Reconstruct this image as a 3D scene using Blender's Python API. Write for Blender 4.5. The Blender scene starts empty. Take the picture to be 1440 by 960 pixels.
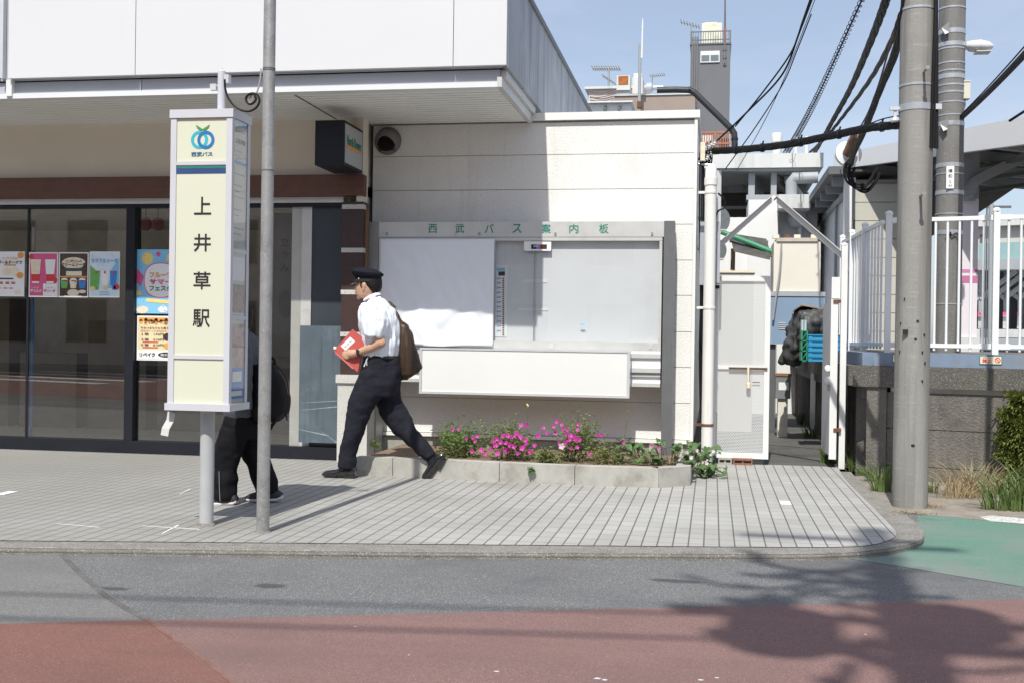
import bpy, bmesh, math, random
from mathutils import Vector, Matrix, noise
R = math.radians
rnd = random.Random(7)
sc = bpy.context.scene
C = sc.collection

# ------------------------------------------------------------------ camera
PSI, ROLL, PITCH, FPX, CAMZ = R(10), 0.0145, -6 / 1600, 1600.0, 1.17
fwd = Vector((-math.sin(PSI) * math.cos(PITCH), math.cos(PSI) * math.cos(PITCH), math.sin(PITCH)))
rgt = Vector((math.cos(PSI), math.sin(PSI), 0))
upv = rgt.cross(fwd).normalized()
r2 = rgt * math.cos(ROLL) + upv * math.sin(ROLL)
u2 = -rgt * math.sin(ROLL) + upv * math.cos(ROLL)
CAM = Vector((0, 0, CAMZ))
cd = bpy.data.cameras.new('camera'); cam = bpy.data.objects.new('camera', cd); C.objects.link(cam)
cd.sensor_width = 36; cd.lens = 40; cd.clip_start = 0.05; cd.clip_end = 2000
cam.matrix_world = Matrix(((r2.x, u2.x, -fwd.x, 0), (r2.y, u2.y, -fwd.y, 0), (r2.z, u2.z, -fwd.z, CAMZ), (0, 0, 0, 1)))
sc.camera = cam

# ------------------------------------------------------------------ light
AZ, EL = R(4.2), R(54)
SUN = Vector((-math.sin(AZ) * math.cos(EL), -math.cos(AZ) * math.cos(EL), math.sin(EL)))
ld = bpy.data.lights.new('sun', 'SUN'); sun = bpy.data.objects.new('sun', ld); C.objects.link(sun)
ld.energy = 4.2; ld.angle = R(0.53); ld.color = (1.0, 0.975, 0.895)
sun.rotation_euler = SUN.to_track_quat('Z', 'Y').to_euler()
W = bpy.data.worlds.new('World'); sc.world = W; W.use_nodes = True
wn, wl = W.node_tree.nodes, W.node_tree.links
sky = wn.new('ShaderNodeTexSky'); sky.sky_type = 'NISHITA'; sky.sun_disc = False
sky.sun_elevation = EL; sky.sun_rotation = math.atan2(SUN.x, SUN.y)
sky.air_density = 1.0; sky.dust_density = 1.6; sky.ozone_density = 1.6
wtc = wn.new('ShaderNodeTexCoord'); wmp = wn.new('ShaderNodeMapping'); wmp.inputs['Scale'].default_value = (1.2, 1.2, 4.5)
wno = wn.new('ShaderNodeTexNoise'); wno.inputs['Scale'].default_value = 2.2; wno.inputs['Detail'].default_value = 7; wno.inputs['Roughness'].default_value = .6
wrm = wn.new('ShaderNodeValToRGB'); wrm.color_ramp.elements[0].position = .42; wrm.color_ramp.elements[1].position = .8
wrm.color_ramp.elements[0].color = (.27, .27, .27, 1); wrm.color_ramp.elements[1].color = (.62, .62, .62, 1)
wmx = wn.new('ShaderNodeMix'); wmx.data_type = 'RGBA'; wmx.inputs['B'].default_value = (6.0, 6.3, 7.2, 1)
wl.new(wtc.outputs['Generated'], wmp.inputs['Vector']); wl.new(wmp.outputs['Vector'], wno.inputs['Vector'])
wl.new(wno.outputs['Fac'], wrm.inputs['Fac']); wl.new(wrm.outputs['Color'], wmx.inputs['Factor'])
wl.new(sky.outputs['Color'], wmx.inputs['A']); wl.new(wmx.outputs['Result'], wn['Background'].inputs['Color'])
wn['Background'].inputs['Strength'].default_value = 0.12
sc.view_settings.view_transform = 'Standard'; sc.view_settings.look = 'None'
sc.view_settings.exposure = 0.25; sc.view_settings.gamma = 1
sc.cycles.use_denoising = True
sc.cycles.max_bounces = 8; sc.cycles.transparent_max_bounces = 12

# ------------------------------------------------------------------ picture measurements -> real positions
def ray(px, py):
    x, d = px - 720, py - 480
    return (fwd * FPX + r2 * x - u2 * d)
def at_y(px, py, Y):
    v = ray(px, py); return CAM + v * (Y / v.y)
def at_z(px, py, Z=0.0):
    v = ray(px, py); return CAM + v * ((Z - CAMZ) / v.z)
def at_x(px, py, X):
    v = ray(px, py); return CAM + v * (X / v.x)
def zy(px, py, Y): return at_y(px, py, Y).z
def xy(px, py, Y): return at_y(px, py, Y).x
def V(*a): return Vector(a)

# ------------------------------------------------------------------ materials
def nd(nt, t, **k):
    n = nt.nodes.new(t)
    for a, b in k.items(): setattr(n, a, b)
    return n
def base_mat(name):
    m = bpy.data.materials.new(name); m.use_nodes = True
    nt = m.node_tree; b = nt.nodes['Principled BSDF']
    return m, nt, b
def col(c, k=1): return (min(1, c[0] * k), min(1, c[1] * k), min(1, c[2] * k), 1)
def mixn(nt, fac, a, b, bt='MIX'):
    n = nt.nodes.new('ShaderNodeMix'); n.data_type = 'RGBA'; n.blend_type = bt
    for s, v in (('Factor', fac), ('A', a), ('B', b)):
        if isinstance(v, bpy.types.NodeSocket): nt.links.new(v, n.inputs[s])
        else: n.inputs[s].default_value = v
    return n.outputs['Result']
def noisen(nt, vec, scale, detail=5, rough=.6):
    n = nt.nodes.new('ShaderNodeTexNoise'); n.inputs['Scale'].default_value = scale
    n.inputs['Detail'].default_value = detail; n.inputs['Roughness'].default_value = rough
    if vec is not None: nt.links.new(vec, n.inputs['Vector'])
    return n.outputs['Fac']
def rampn(nt, fac, p0, p1):
    n = nt.nodes.new('ShaderNodeMapRange'); n.inputs['From Min'].default_value = p0; n.inputs['From Max'].default_value = p1
    nt.links.new(fac, n.inputs['Value']); return n.outputs['Result']
def mathn(nt, op, a, b=0.0, c=None):
    n = nt.nodes.new('ShaderNodeMath'); n.operation = op
    for i, v in enumerate((a, b) if c is None else (a, b, c)):
        if isinstance(v, bpy.types.NodeSocket): nt.links.new(v, n.inputs[i])
        else: n.inputs[i].default_value = v
    return n.outputs[0]
def mapn(nt, vec, scale, loc=(0, 0, 0)):
    n = nt.nodes.new('ShaderNodeMapping'); n.inputs['Scale'].default_value = scale; n.inputs['Location'].default_value = loc
    nt.links.new(vec, n.inputs['Vector']); return n.outputs['Vector']
def mat(name, c, r=.6, metal=0, v=.1, s=5, bump=0, bs=90, bd=.004, stain=None, sr=(.5, .7), ss=3, streak=None, kr=(.5, .75), ks=(9, 9, .7), fleck=None, fs=260, fr=(.6, .68), spec=.5, coat=0):
    """painted / mineral surface: mottled base colour, optional stains, runs, flecks and relief"""
    m, nt, b = base_mat(name)
    g = nd(nt, 'ShaderNodeNewGeometry').outputs['Position']
    o = mixn(nt, rampn(nt, noisen(nt, g, s, 6), .25, .75), col(c, 1 - v), col(c, 1 + v))
    if stain: o = mixn(nt, rampn(nt, noisen(nt, g, ss, 7, .65), *sr), o, col(stain))
    if streak: o = mixn(nt, rampn(nt, noisen(nt, mapn(nt, g, ks), 1.0, 5, .65), *kr), o, col(streak))
    if fleck: o = mixn(nt, rampn(nt, noisen(nt, g, fs, 2, .5), *fr), o, col(fleck))
    nt.links.new(o, b.inputs['Base Color'])
    rr = nd(nt, 'ShaderNodeMapRange'); rr.inputs['To Min'].default_value = max(.02, r - .12); rr.inputs['To Max'].default_value = min(1, r + .12)
    nt.links.new(noisen(nt, g, s * 3, 3), rr.inputs['Value']); nt.links.new(rr.outputs['Result'], b.inputs['Roughness'])
    b.inputs['Metallic'].default_value = metal; b.inputs['Specular IOR Level'].default_value = spec; b.inputs['Coat Weight'].default_value = coat
    if bump:
        bn = nd(nt, 'ShaderNodeBump'); bn.inputs['Strength'].default_value = bump; bn.inputs['Distance'].default_value = bd
        nt.links.new(noisen(nt, g, bs, 4, .6), bn.inputs['Height']); nt.links.new(bn.outputs['Normal'], b.inputs['Normal'])
    return m
def leaf_mat(name, c, c2, r=.5, tr=.25, s=18):
    m, nt, b = base_mat(name)
    g = nd(nt, 'ShaderNodeNewGeometry').outputs['Position']
    o = mixn(nt, rampn(nt, noisen(nt, g, s, 3), .3, .7), col(c), col(c2))
    nt.links.new(o, b.inputs['Base Color']); b.inputs['Roughness'].default_value = r
    t = nd(nt, 'ShaderNodeBsdfTranslucent'); nt.links.new(o, t.inputs['Color'])
    mx = nd(nt, 'ShaderNodeMixShader'); mx.inputs['Fac'].default_value = tr
    nt.links.new(b.outputs[0], mx.inputs[1]); nt.links.new(t.outputs[0], mx.inputs[2])
    nt.links.new(mx.outputs[0], nt.nodes['Material Output'].inputs['Surface'])
    return m
def glass_mat(name, tint, ior=1.5, rough=0.0):
    m, nt, b = base_mat(name); nt.nodes.remove(b)
    t = nd(nt, 'ShaderNodeBsdfTransparent'); t.inputs['Color'].default_value = col(tint)
    gl = nd(nt, 'ShaderNodeBsdfGlossy'); gl.inputs['Roughness'].default_value = rough
    ge = nd(nt, 'ShaderNodeNewGeometry'); dt = nd(nt, 'ShaderNodeVectorMath', operation='DOT_PRODUCT')      # Schlick, the same from both faces
    nt.links.new(ge.outputs['Normal'], dt.inputs[0]); nt.links.new(ge.outputs['Incoming'], dt.inputs[1])
    f0 = ((ior - 1) / (ior + 1)) ** 2
    fr = mathn(nt, 'MULTIPLY_ADD', mathn(nt, 'POWER', mathn(nt, 'SUBTRACT', 1.0, mathn(nt, 'ABSOLUTE', dt.outputs['Value'])), 5.0), 1 - f0, f0)
    mx = nd(nt, 'ShaderNodeMixShader'); nt.links.new(fr, mx.inputs['Fac'])
    nt.links.new(t.outputs[0], mx.inputs[1]); nt.links.new(gl.outputs[0], mx.inputs[2])
    nt.links.new(mx.outputs[0], nt.nodes['Material Output'].inputs['Surface'])
    return m

# ------------------------------------------------------------------ mesh helpers
ORG = {}
class MB:
    def __init__(s): s.b = bmesh.new()
    def box(s, x0, x1, y0, y1, z0, z1):
        vs = [s.b.verts.new((x, y, z)) for x in (x0, x1) for y in (y0, y1) for z in (z0, z1)]
        for f in ((0, 1, 3, 2), (4, 6, 7, 5), (0, 4, 5, 1), (2, 3, 7, 6), (0, 2, 6, 4), (1, 5, 7, 3)): s.b.faces.new([vs[i] for i in f])
        return s
    def obox(s, c, ax, ay, az):
        """box from a centre and three half-axis vectors"""
        c = Vector(c); ax, ay, az = Vector(ax), Vector(ay), Vector(az)
        vs = [s.b.verts.new(c + ax * i + ay * j + az * k) for i in (-1, 1) for j in (-1, 1) for k in (-1, 1)]
        for f in ((0, 1, 3, 2), (4, 6, 7, 5), (0, 4, 5, 1), (2, 3, 7, 6), (0, 2, 6, 4), (1, 5, 7, 3)): s.b.faces.new([vs[i] for i in f])
        return s
    def bar(s, a, b, w, h, up=(0, 0, 1)):
        a, b = Vector(a), Vector(b); d = (b - a); t = d.normalized(); sd = t.cross(Vector(up))
        if sd.length < 1e-4: sd = t.cross(Vector((0, 1, 0)))
        sd.normalize(); u = sd.cross(t)
        return s.obox((a + b) / 2, d / 2, sd * w / 2, u * h / 2)
    def poly(s, pts): s.b.faces.new([s.b.verts.new(p) for p in pts]); return s
    def prism(s, pts, off):
        off = Vector(off); a = [s.b.verts.new(p) for p in pts]; b = [s.b.verts.new(Vector(p) + off) for p in pts]; n = len(a)
        s.b.faces.new(a[::-1]); s.b.faces.new(b)
        for i in range(n): s.b.faces.new((a[i], a[(i + 1) % n], b[(i + 1) % n], b[i]))
        return s
    def tube(s, pts, r, n=8, cap=True):
        pts = [Vector(p) for p in pts]; rs = r if isinstance(r, (list, tuple)) else [r] * len(pts); prev = None; rings = []
        for i, p in enumerate(pts):
            t = (pts[min(i + 1, len(pts) - 1)] - pts[max(i - 1, 0)]).normalized()
            if prev is None: a = t.cross(Vector((0, 0, 1)) if abs(t.z) < .9 else Vector((1, 0, 0))).normalized()
            else: a = (prev - t * prev.dot(t)).normalized()
            prev = a; bb = t.cross(a)
            rings.append([s.b.verts.new(p + (a * math.cos(2 * math.pi * k / n) + bb * math.sin(2 * math.pi * k / n)) * rs[i]) for k in range(n)])
        for q, w in zip(rings, rings[1:]):
            for k in range(n): s.b.faces.new((q[k], q[(k + 1) % n], w[(k + 1) % n], w[k]))
        if cap: s.b.faces.new(rings[0][::-1]); s.b.faces.new(rings[-1])
        return s
    def loft(s, rings, cap=True):
        rr = [[s.b.verts.new(p) for p in r] for r in rings]; n = len(rr[0])
        for q, w in zip(rr, rr[1:]):
            for k in range(n): s.b.faces.new((q[k], q[(k + 1) % n], w[(k + 1) % n], w[k]))
        if cap: s.b.faces.new(rr[0][::-1]); s.b.faces.new(rr[-1])
        return s
    def lathe(s, c, prof, n=20, axis=(0, 0, 1), ref=None):
        """prof = [(radius, height along axis)]"""
        c = Vector(c); ax = Vector(axis).normalized(); a = ax.cross(Vector((0, 1, 0)) if abs(ax.y) < .9 else Vector((1, 0, 0))).normalized(); b = ax.cross(a)
        return s.loft([[c + ax * h + (a * math.cos(2 * math.pi * k / n) + b * math.sin(2 * math.pi * k / n)) * max(r, 1e-4) for k in range(n)] for r, h in prof])
    def ball(s, c, rx, ry, rz, n=14, m=9):
        c = Vector(c); rings = []
        for i in range(m + 1):
            t = -math.pi / 2 + math.pi * (i + .02) / (m + .04)
            rings.append([c + Vector((rx * math.cos(t) * math.cos(2 * math.pi * k / n), ry * math.cos(t) * math.sin(2 * math.pi * k / n), rz * math.sin(t))) for k in range(n)])
        return s.loft(rings)
    def bevel(s, w, seg=1):
        bmesh.ops.bevel(s.b, geom=[e for e in s.b.edges if len(e.link_faces) == 2 and e.calc_face_angle(0) > .6], offset=w, segments=seg, affect='EDGES', clamp_overlap=True); return s
    def build(s, name, m, parent=None, smooth=False, root=None):
        bmesh.ops.recalc_face_normals(s.b, faces=s.b.faces)
        me = bpy.data.meshes.new(name)
        o = bpy.data.objects.new(name, me)
        org = ORG.get(parent.name) if parent else None
        if org is None and parent is None:
            lo = Vector([min(v.co[i] for v in s.b.verts) for i in range(3)]); hi = Vector([max(v.co[i] for v in s.b.verts) for i in range(3)])
            org = Vector(((lo.x + hi.x) / 2, (lo.y + hi.y) / 2, lo.z)); o.location = org
        bmesh.ops.translate(s.b, verts=s.b.verts, vec=-org)
        s.b.to_mesh(me); s.b.free(); me.materials.append(m)
        if smooth:
            for p in me.polygons: p.use_smooth = True
            try: me.set_sharp_from_angle(angle=R(40))
            except Exception: pass
        C.objects.link(o)
        if parent: o.parent = parent
        ORG[o.name] = org.copy()
        return o
def tag(o, label, cat, group=None, kind=None):
    if label: o['label'] = label
    if cat: o['category'] = cat
    if group: o['group'] = group
    if kind: o['kind'] = kind
    return o
def struct(o): o['kind'] = 'structure'; return o
def thing(name, label, cat, loc, group=None, kind=None):
    o = bpy.data.objects.new(name, None); C.objects.link(o); o.location = loc; o.empty_display_size = .1
    ORG[o.name] = Vector(loc); return tag(o, label, cat, group, kind)
def copy_thing(o, loc, rotz=0, scale=1, label=None):
    c = o.copy(); C.objects.link(c); c.location = loc; c.rotation_euler = (0, 0, rotz); c.scale = (scale,) * 3
    ORG[c.name] = Vector(loc)
    if label: c['label'] = label
    for ch in list(o.children):
        k = ch.copy(); C.objects.link(k); k.parent = c
        for g in list(ch.children):
            q = g.copy(); C.objects.link(q); q.parent = k
    return c
def text(body, c, height, m, parent, name='lettering', x=(1, 0, 0), up=(0, 0, 1), width=None, bold=0, depth=.003, flip=False):
    """letters as a thin mesh centred on c, facing x cross up"""
    cu = bpy.data.curves.new(name, 'FONT'); cu.body = body; cu.offset = bold; cu.resolution_u = 2; cu.extrude = .5
    t = bpy.data.objects.new(name, cu); C.objects.link(t)
    dg = bpy.context.evaluated_depsgraph_get(); me = bpy.data.meshes.new_from_object(t.evaluated_get(dg))
    bpy.data.objects.remove(t); bpy.data.curves.remove(cu)
    b = bmesh.new(); b.from_mesh(me); bpy.data.meshes.remove(me)
    xs = [v.co.x for v in b.verts]; ys = [v.co.y for v in b.verts]
    x0, x1, y0, y1 = min(xs), max(xs), min(ys), max(ys)
    sy = height / max(1e-6, y1 - y0); sx = sy if width is None else width / max(1e-6, x1 - x0)
    X, U = Vector(x).normalized(), Vector(up).normalized(); N = X.cross(U); c = Vector(c)
    for v in b.verts:
        p = v.co
        v.co = c + X * ((p.x - (x0 + x1) / 2) * sx) + U * ((p.y - (y0 + y1) / 2) * sy) + N * (p.z * depth)
    k = MB(); k.b.free(); k.b = b
    return k.build(name, m, parent)
def remesh(o, vox, it=3, fac=.5):
    a = o.modifiers.new('r', 'REMESH'); a.mode = 'VOXEL'; a.voxel_size = vox
    q = o.modifiers.new('s', 'SMOOTH'); q.iterations = it; q.factor = fac
    dg = bpy.context.evaluated_depsgraph_get(); me = bpy.data.meshes.new_from_object(o.evaluated_get(dg))
    o.modifiers.clear(); old = o.data; mats = list(old.materials); o.data = me; bpy.data.meshes.remove(old)
    if not me.materials:
        for mm in mats: me.materials.append(mm)
    for p in me.polygons: p.use_smooth = True
    return o
def wrinkle(o, amp, sx, sy, sz, seed=0, zlo=None, zhi=None):
    me = o.data; me.update(); ns = [v.normal.copy() for v in me.vertices]
    for v, n in zip(me.vertices, ns):
        p = Vector((v.co.x * sx + seed, v.co.y * sy, v.co.z * sz)); v.co += n * amp * (noise.noise(p) + .5 * noise.noise(p * 2.1))
    me.update()

# ================================================================== MATERIALS
def srgb(r, g, b): return tuple(((x / 255 / 12.92) if x / 255 <= .04045 else ((x / 255 + .055) / 1.055) ** 2.4) for x in (r, g, b))
m_white = mat('white_enamel', (.70, .71, .72), .35, v=.03, s=1.2)
m_fascia = mat('white_fascia_panel', (.645, .65, .665), .4, v=.02, s=.8, streak=(.58, .59, .60), kr=(.62, .95), ks=(5, 5, .5))
m_side = mat('weathered_side_cladding', (.36, .38, .42), .55, v=.12, s=1.6, stain=(.50, .52, .56), sr=(.5, .72), ss=1.3, streak=(.16, .17, .19), kr=(.5, .72), ks=(4, 4.5, .45))
m_band = mat('grey_metal_band', (.42, .44, .48), .45, v=.05, s=2)
m_soffit = mat('soffit_strip_metal', (.78, .79, .765), .6, v=.04, s=2)
m_sand = mat('sand_render', (.72, .655, .555), .9, v=.05, s=2, bump=.2, bs=120)
m_brown = mat('brown_board', (.125, .055, .037), .6, v=.15, s=9, streak=(.10, .045, .03), ks=(1, 30, 30))
m_navy = mat('dark_window_metal', (.013, .015, .021), .45, v=.15, s=4, spec=.3)
m_browntile = mat('dark_brown_tile', (.05, .026, .024), .45, v=.15, s=8, bump=.15, bs=70)
m_granite = mat('pale_granite', (.55, .54, .51), .7, v=.06, s=6, fleck=(.22, .21, .2), fs=150, fr=(.58, .63), bump=.1)
m_dark = mat('dark_interior', (.72, .69, .62), .8, v=.2)
m_dark2 = mat('dark_interior_floor', (.62, .59, .54), .5, v=.15)
m_wall = mat('stippled_white_siding', (.785, .783, .762), .85, v=.04, s=1.0, stain=(.69, .68, .64), sr=(.55, .85), ss=1.6, streak=(.66, .65, .615), kr=(.58, .85), ks=(7, 7, .6), fleck=(.56, .545, .51), fs=95, fr=(.58, .68), bump=.8, bs=80, bd=.006)
m_trimw = mat('white_trim_metal', (.78, .78, .76), .45, v=.03, stain=(.42, .30, .2), sr=(.72, .8), ss=9)
m_found = mat('grey_foundation_concrete', (.34, .33, .30), .9, v=.15, s=6, stain=(.2, .19, .17), bump=.3)
m_alu = mat('aged_aluminium', (.60, .60, .58), .45, metal=.35, v=.08, s=5, stain=(.42, .40, .36), sr=(.62, .8), ss=6)
m_alub = mat('silver_aluminium', (.68, .69, .71), .35, metal=.35, v=.05, s=5)
m_dgrey = mat('dark_grey_aluminium', (.15, .155, .16), .5, metal=.3, v=.1, s=6)
m_mgrey = mat('mid_grey_aluminium', (.30, .305, .30), .5, metal=.3, v=.1, s=6)
m_board = mat('grey_white_backboard', (.69, .70, .715), .8, v=.03, s=3, stain=(.62, .63, .645), ss=2)
m_vinyl = mat('white_vinyl_sheet', (.80, .83, .88), .35, v=.02, s=2)
m_cream = mat('cream_sign_face', (.655, .665, .535), .35, v=.015, s=2, stain=(.62, .60, .47), sr=(.66, .85), ss=4)
m_ivory = mat('ivory_sign_box', (.725, .73, .715), .4, v=.02, s=2)
m_conc = mat('planter_concrete', (.395, .385, .355), .9, v=.14, s=7, stain=(.24, .22, .19), sr=(.5, .75), ss=4.5, fleck=(.3, .28, .25), fs=170, bump=.35, bs=120)
m_soil = mat('dry_soil', (.20, .14, .095), .95, v=.35, s=18, fleck=(.34, .26, .18), fs=60, bump=.9, bs=40, bd=.02)
m_green = mat('green_ink', (.02, .22, .16), .5, v=.05)
m_black = mat('black_ink', (.02, .02, .02), .5, v=.05)
m_paper = mat('white_paper', (.80, .80, .80), .7, v=.02)
m_red = mat('red_ink', (.62, .04, .05), .5, v=.05)
m_pink = mat('pink_ink', (.66, .10, .24), .5, v=.1, s=20)
m_blue = mat('blue_ink', (.05, .22, .60), .5, v=.08, s=20)
m_sky = mat('light_blue_ink', (.22, .52, .78), .5, v=.06, s=12)
m_orange = mat('orange_ink', (.72, .32, .08), .5, v=.12, s=20)
m_yellow = mat('yellow_ink', (.80, .62, .20), .5, v=.08, s=20)
m_lime = mat('leaf_green_ink', (.14, .42, .10), .5, v=.15, s=25)
m_creamink = mat('cream_ink', (.78, .68, .52), .6, v=.12, s=25)
m_rust = mat('rust', (.15, .07, .042), .9, v=.35, s=30, bump=.4)
m_glass = glass_mat('shop_window_glass', (.93, .93, .91), 2.05)
m_bglass = glass_mat('board_glass', (.95, .955, .957), 1.45)

# ================================================================== GROUND AND ROADS
def tile_material():
    m, nt, b = base_mat('grey_pavers')
    g = nd(nt, 'ShaderNodeNewGeometry').outputs['Position']
    sx = nd(nt, 'ShaderNodeSeparateXYZ'); nt.links.new(g, sx.inputs[0])
    j = at_z(1011.5, 767); k = at_z(1000, 743.7)
    u = mathn(nt, 'DIVIDE', mathn(nt, 'SUBTRACT', sx.outputs['X'], j.x), .0875)
    w = mathn(nt, 'DIVIDE', mathn(nt, 'SUBTRACT', sx.outputs['Y'], k.y), .175)
    fu, fw = mathn(nt, 'FRACT', u), mathn(nt, 'FRACT', w)
    du = mathn(nt, 'MULTIPLY', mathn(nt, 'SUBTRACT', .5, mathn(nt, 'ABSOLUTE', mathn(nt, 'SUBTRACT', fu, .5))), .0875)
    dw = mathn(nt, 'MULTIPLY', mathn(nt, 'SUBTRACT', .5, mathn(nt, 'ABSOLUTE', mathn(nt, 'SUBTRACT', fw, .5))), .175)
    cb = nd(nt, 'ShaderNodeCombineXYZ'); nt.links.new(mathn(nt, 'FLOOR', u), cb.inputs[0]); nt.links.new(mathn(nt, 'FLOOR', w), cb.inputs[1])
    wn_ = nd(nt, 'ShaderNodeTexWhiteNoise'); nt.links.new(cb.outputs[0], wn_.inputs['Vector'])
    o = mixn(nt, wn_.outputs['Value'], (.335, .333, .320, 1), (.392, .389, .374, 1))
    o = mixn(nt, rampn(nt, noisen(nt, g, 1.1, 7, .65), .42, .78), o, (.255, .247, .228, 1))
    o = mixn(nt, mathn(nt, 'MULTIPLY', rampn(nt, noisen(nt, g, 190, 2), .42, .66), .35), o, (.50, .49, .48, 1))
    left_tone = mathn(nt, 'ADD', rampn(nt, sx.outputs['X'], -.6, -5.0), mathn(nt, 'MULTIPLY', mathn(nt, 'SUBTRACT', noisen(nt, g, .7, 5), .5), .8))    # pavers get darker towards the left, broken up by noise
    o = mixn(nt, mathn(nt, 'MULTIPLY', mathn(nt, 'MAXIMUM', mathn(nt, 'MINIMUM', left_tone, 1.0), 0.0), .8), o, (.235, .232, .215, 1))
    # grime that has gathered round the two posts and along the planter
    for q, rad in ((at_z(310, 738), .75), (at_z(700, 680), .35)):
        vd = nd(nt, 'ShaderNodeVectorMath', operation='DISTANCE'); nt.links.new(g, vd.inputs[0]); vd.inputs[1].default_value = (q.x, q.y, 0)
        f = mathn(nt, 'MULTIPLY', rampn(nt, mathn(nt, 'ADD', vd.outputs['Value'], mathn(nt, 'MULTIPLY', noisen(nt, g, 5, 5), .6)), rad + .25, .25), .5)
        o = mixn(nt, f, o, (.20, .185, .165, 1))
    jx = rampn(nt, mathn(nt, 'ADD', du, mathn(nt, 'MULTIPLY', noisen(nt, g, 30, 3), .0022)), .0060, .0042)
    jy = mathn(nt, 'MULTIPLY', rampn(nt, mathn(nt, 'ADD', dw, mathn(nt, 'MULTIPLY', noisen(nt, g, 22, 3), .005)), .0098, .0068), .50)
    jj = mathn(nt, 'MAXIMUM', jx, jy)
    o = mixn(nt, jj, o, (.125, .108, .096, 1))
    nt.links.new(o, b.inputs['Base Color']); b.inputs['Roughness'].default_value = .72
    bn = nd(nt, 'ShaderNodeBump'); bn.inputs['Strength'].default_value = .6; bn.inputs['Distance'].default_value = .004
    nt.links.new(mathn(nt, 'SUBTRACT', mathn(nt, 'MULTIPLY', noisen(nt, g, 160, 3), .25), jj), bn.inputs['Height']); nt.links.new(bn.outputs['Normal'], b.inputs['Normal'])
    return m
def road_material(name, c, lo, hi, dark, flk=.8, ps=260, stain_at=(), warm=None, st=(.55, .8)):
    m, nt, b = base_mat(name)
    g = nd(nt, 'ShaderNodeNewGeometry').outputs['Position']
    vo = nd(nt, 'ShaderNodeTexVoronoi'); vo.inputs['Scale'].default_value = ps; nt.links.new(g, vo.inputs['Vector'])
    bw = nd(nt, 'ShaderNodeSeparateColor'); nt.links.new(vo.outputs['Color'], bw.inputs[0])
    o = mixn(nt, bw.outputs[0], col(c, lo), col(c, hi))
    o = mixn(nt, mathn(nt, 'MULTIPLY', rampn(nt, bw.outputs[1], .86, .97), flk), o, (.62, .61, .60, 1))
    o = mixn(nt, mathn(nt, 'MULTIPLY', rampn(nt, noisen(nt, g, .9, 7, .62), *st), .75), o, col(dark))
    o = mixn(nt, mathn(nt, 'MULTIPLY', rampn(nt, noisen(nt, mapn(nt, g, (.35, 2.4, 1)), 2.0, 6, .6), .5, .8), .4), o, col(c, 1.35))
    for q, rx, ry in stain_at:      # damp or oily spots with their own outline
        mm = mapn(nt, g, (1 / rx, 1 / ry, 0), (-q.x / rx, -q.y / ry, 0))
        ln = nd(nt, 'ShaderNodeVectorMath', operation='LENGTH'); nt.links.new(mm, ln.inputs[0])
        f = rampn(nt, mathn(nt, 'ADD', ln.outputs['Value'], mathn(nt, 'MULTIPLY', noisen(nt, g, 9, 5), 1.1)), 1.55, 1.2)
        o = mixn(nt, mathn(nt, 'MULTIPLY', f, .8), o, col(warm or dark, .55 if not warm else .9))
    nt.links.new(o, b.inputs['Base Color']); b.inputs['Roughness'].default_value = .85
    bn = nd(nt, 'ShaderNodeBump'); bn.inputs['Strength'].default_value = .7; bn.inputs['Distance'].default_value = .004
    nt.links.new(vo.outputs['Distance'], bn.inputs['Height']); nt.links.new(bn.outputs['Normal'], b.inputs['Normal'])
    return m
m_tile = tile_material()
spots = [(at_z(380, 822, -.04), .09, .06), (at_z(10, 813, -.04), .14, .06), (at_z(160, 826, -.04), .09, .04), (at_z(950, 815, -.04), .16, .05)]
m_asph = road_material('asphalt', (.142, .143, .147), .6, 1.35, (.095, .095, .10), .6, 300, spots, st=(.45, .72))
m_asph2 = road_material('older_asphalt', (.172, .17, .168), .68, 1.28, (.125, .123, .12), .4, 320, st=(.45, .75))
rs = [(at_z(500, 885, -.03), .07, .025), (at_z(1090, 925, -.03), .12, .05)]
m_redp = road_material('faded_red_road_paint', (.215, .122, .110), .75, 1.22, (.165, .100, .09), .3, 320, (), (.19, .075, .06), st=(.45, .75))
m_redp2 = road_material('stronger_red_road_paint', (.205, .090, .074), .75, 1.22, (.155, .078, .066), .25, 320, st=(.45, .75))
m_greenp = road_material('worn_green_road_paint', (.115, .235, .18), .8, 1.15, (.23, .235, .225), .25, 320, st=(.38, .58))
m_kerb = mat('kerb_concrete', (.205, .195, .178), .92, v=.2, s=9, stain=(.15, .14, .125), ss=5, fleck=(.42, .40, .36), fs=130, fr=(.58, .66), bump=.8, bs=110, bd=.006)
m_ground = mat('far_ground', (.20, .19, .175), .95, v=.15, s=.4)
m_alley = mat('alley_asphalt', (.085, .082, .08), .9, v=.25, s=3, stain=(.05, .047, .045), ss=2.2, fleck=(.2, .19, .18), fs=160, bump=.5)
m_strip = mat('dirt_and_rubble', (.25, .22, .185), .95, v=.25, s=6, stain=(.15, .125, .10), ss=4, fleck=(.36, .33, .29), fs=110, bump=.6, bs=60, bd=.01)

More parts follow.
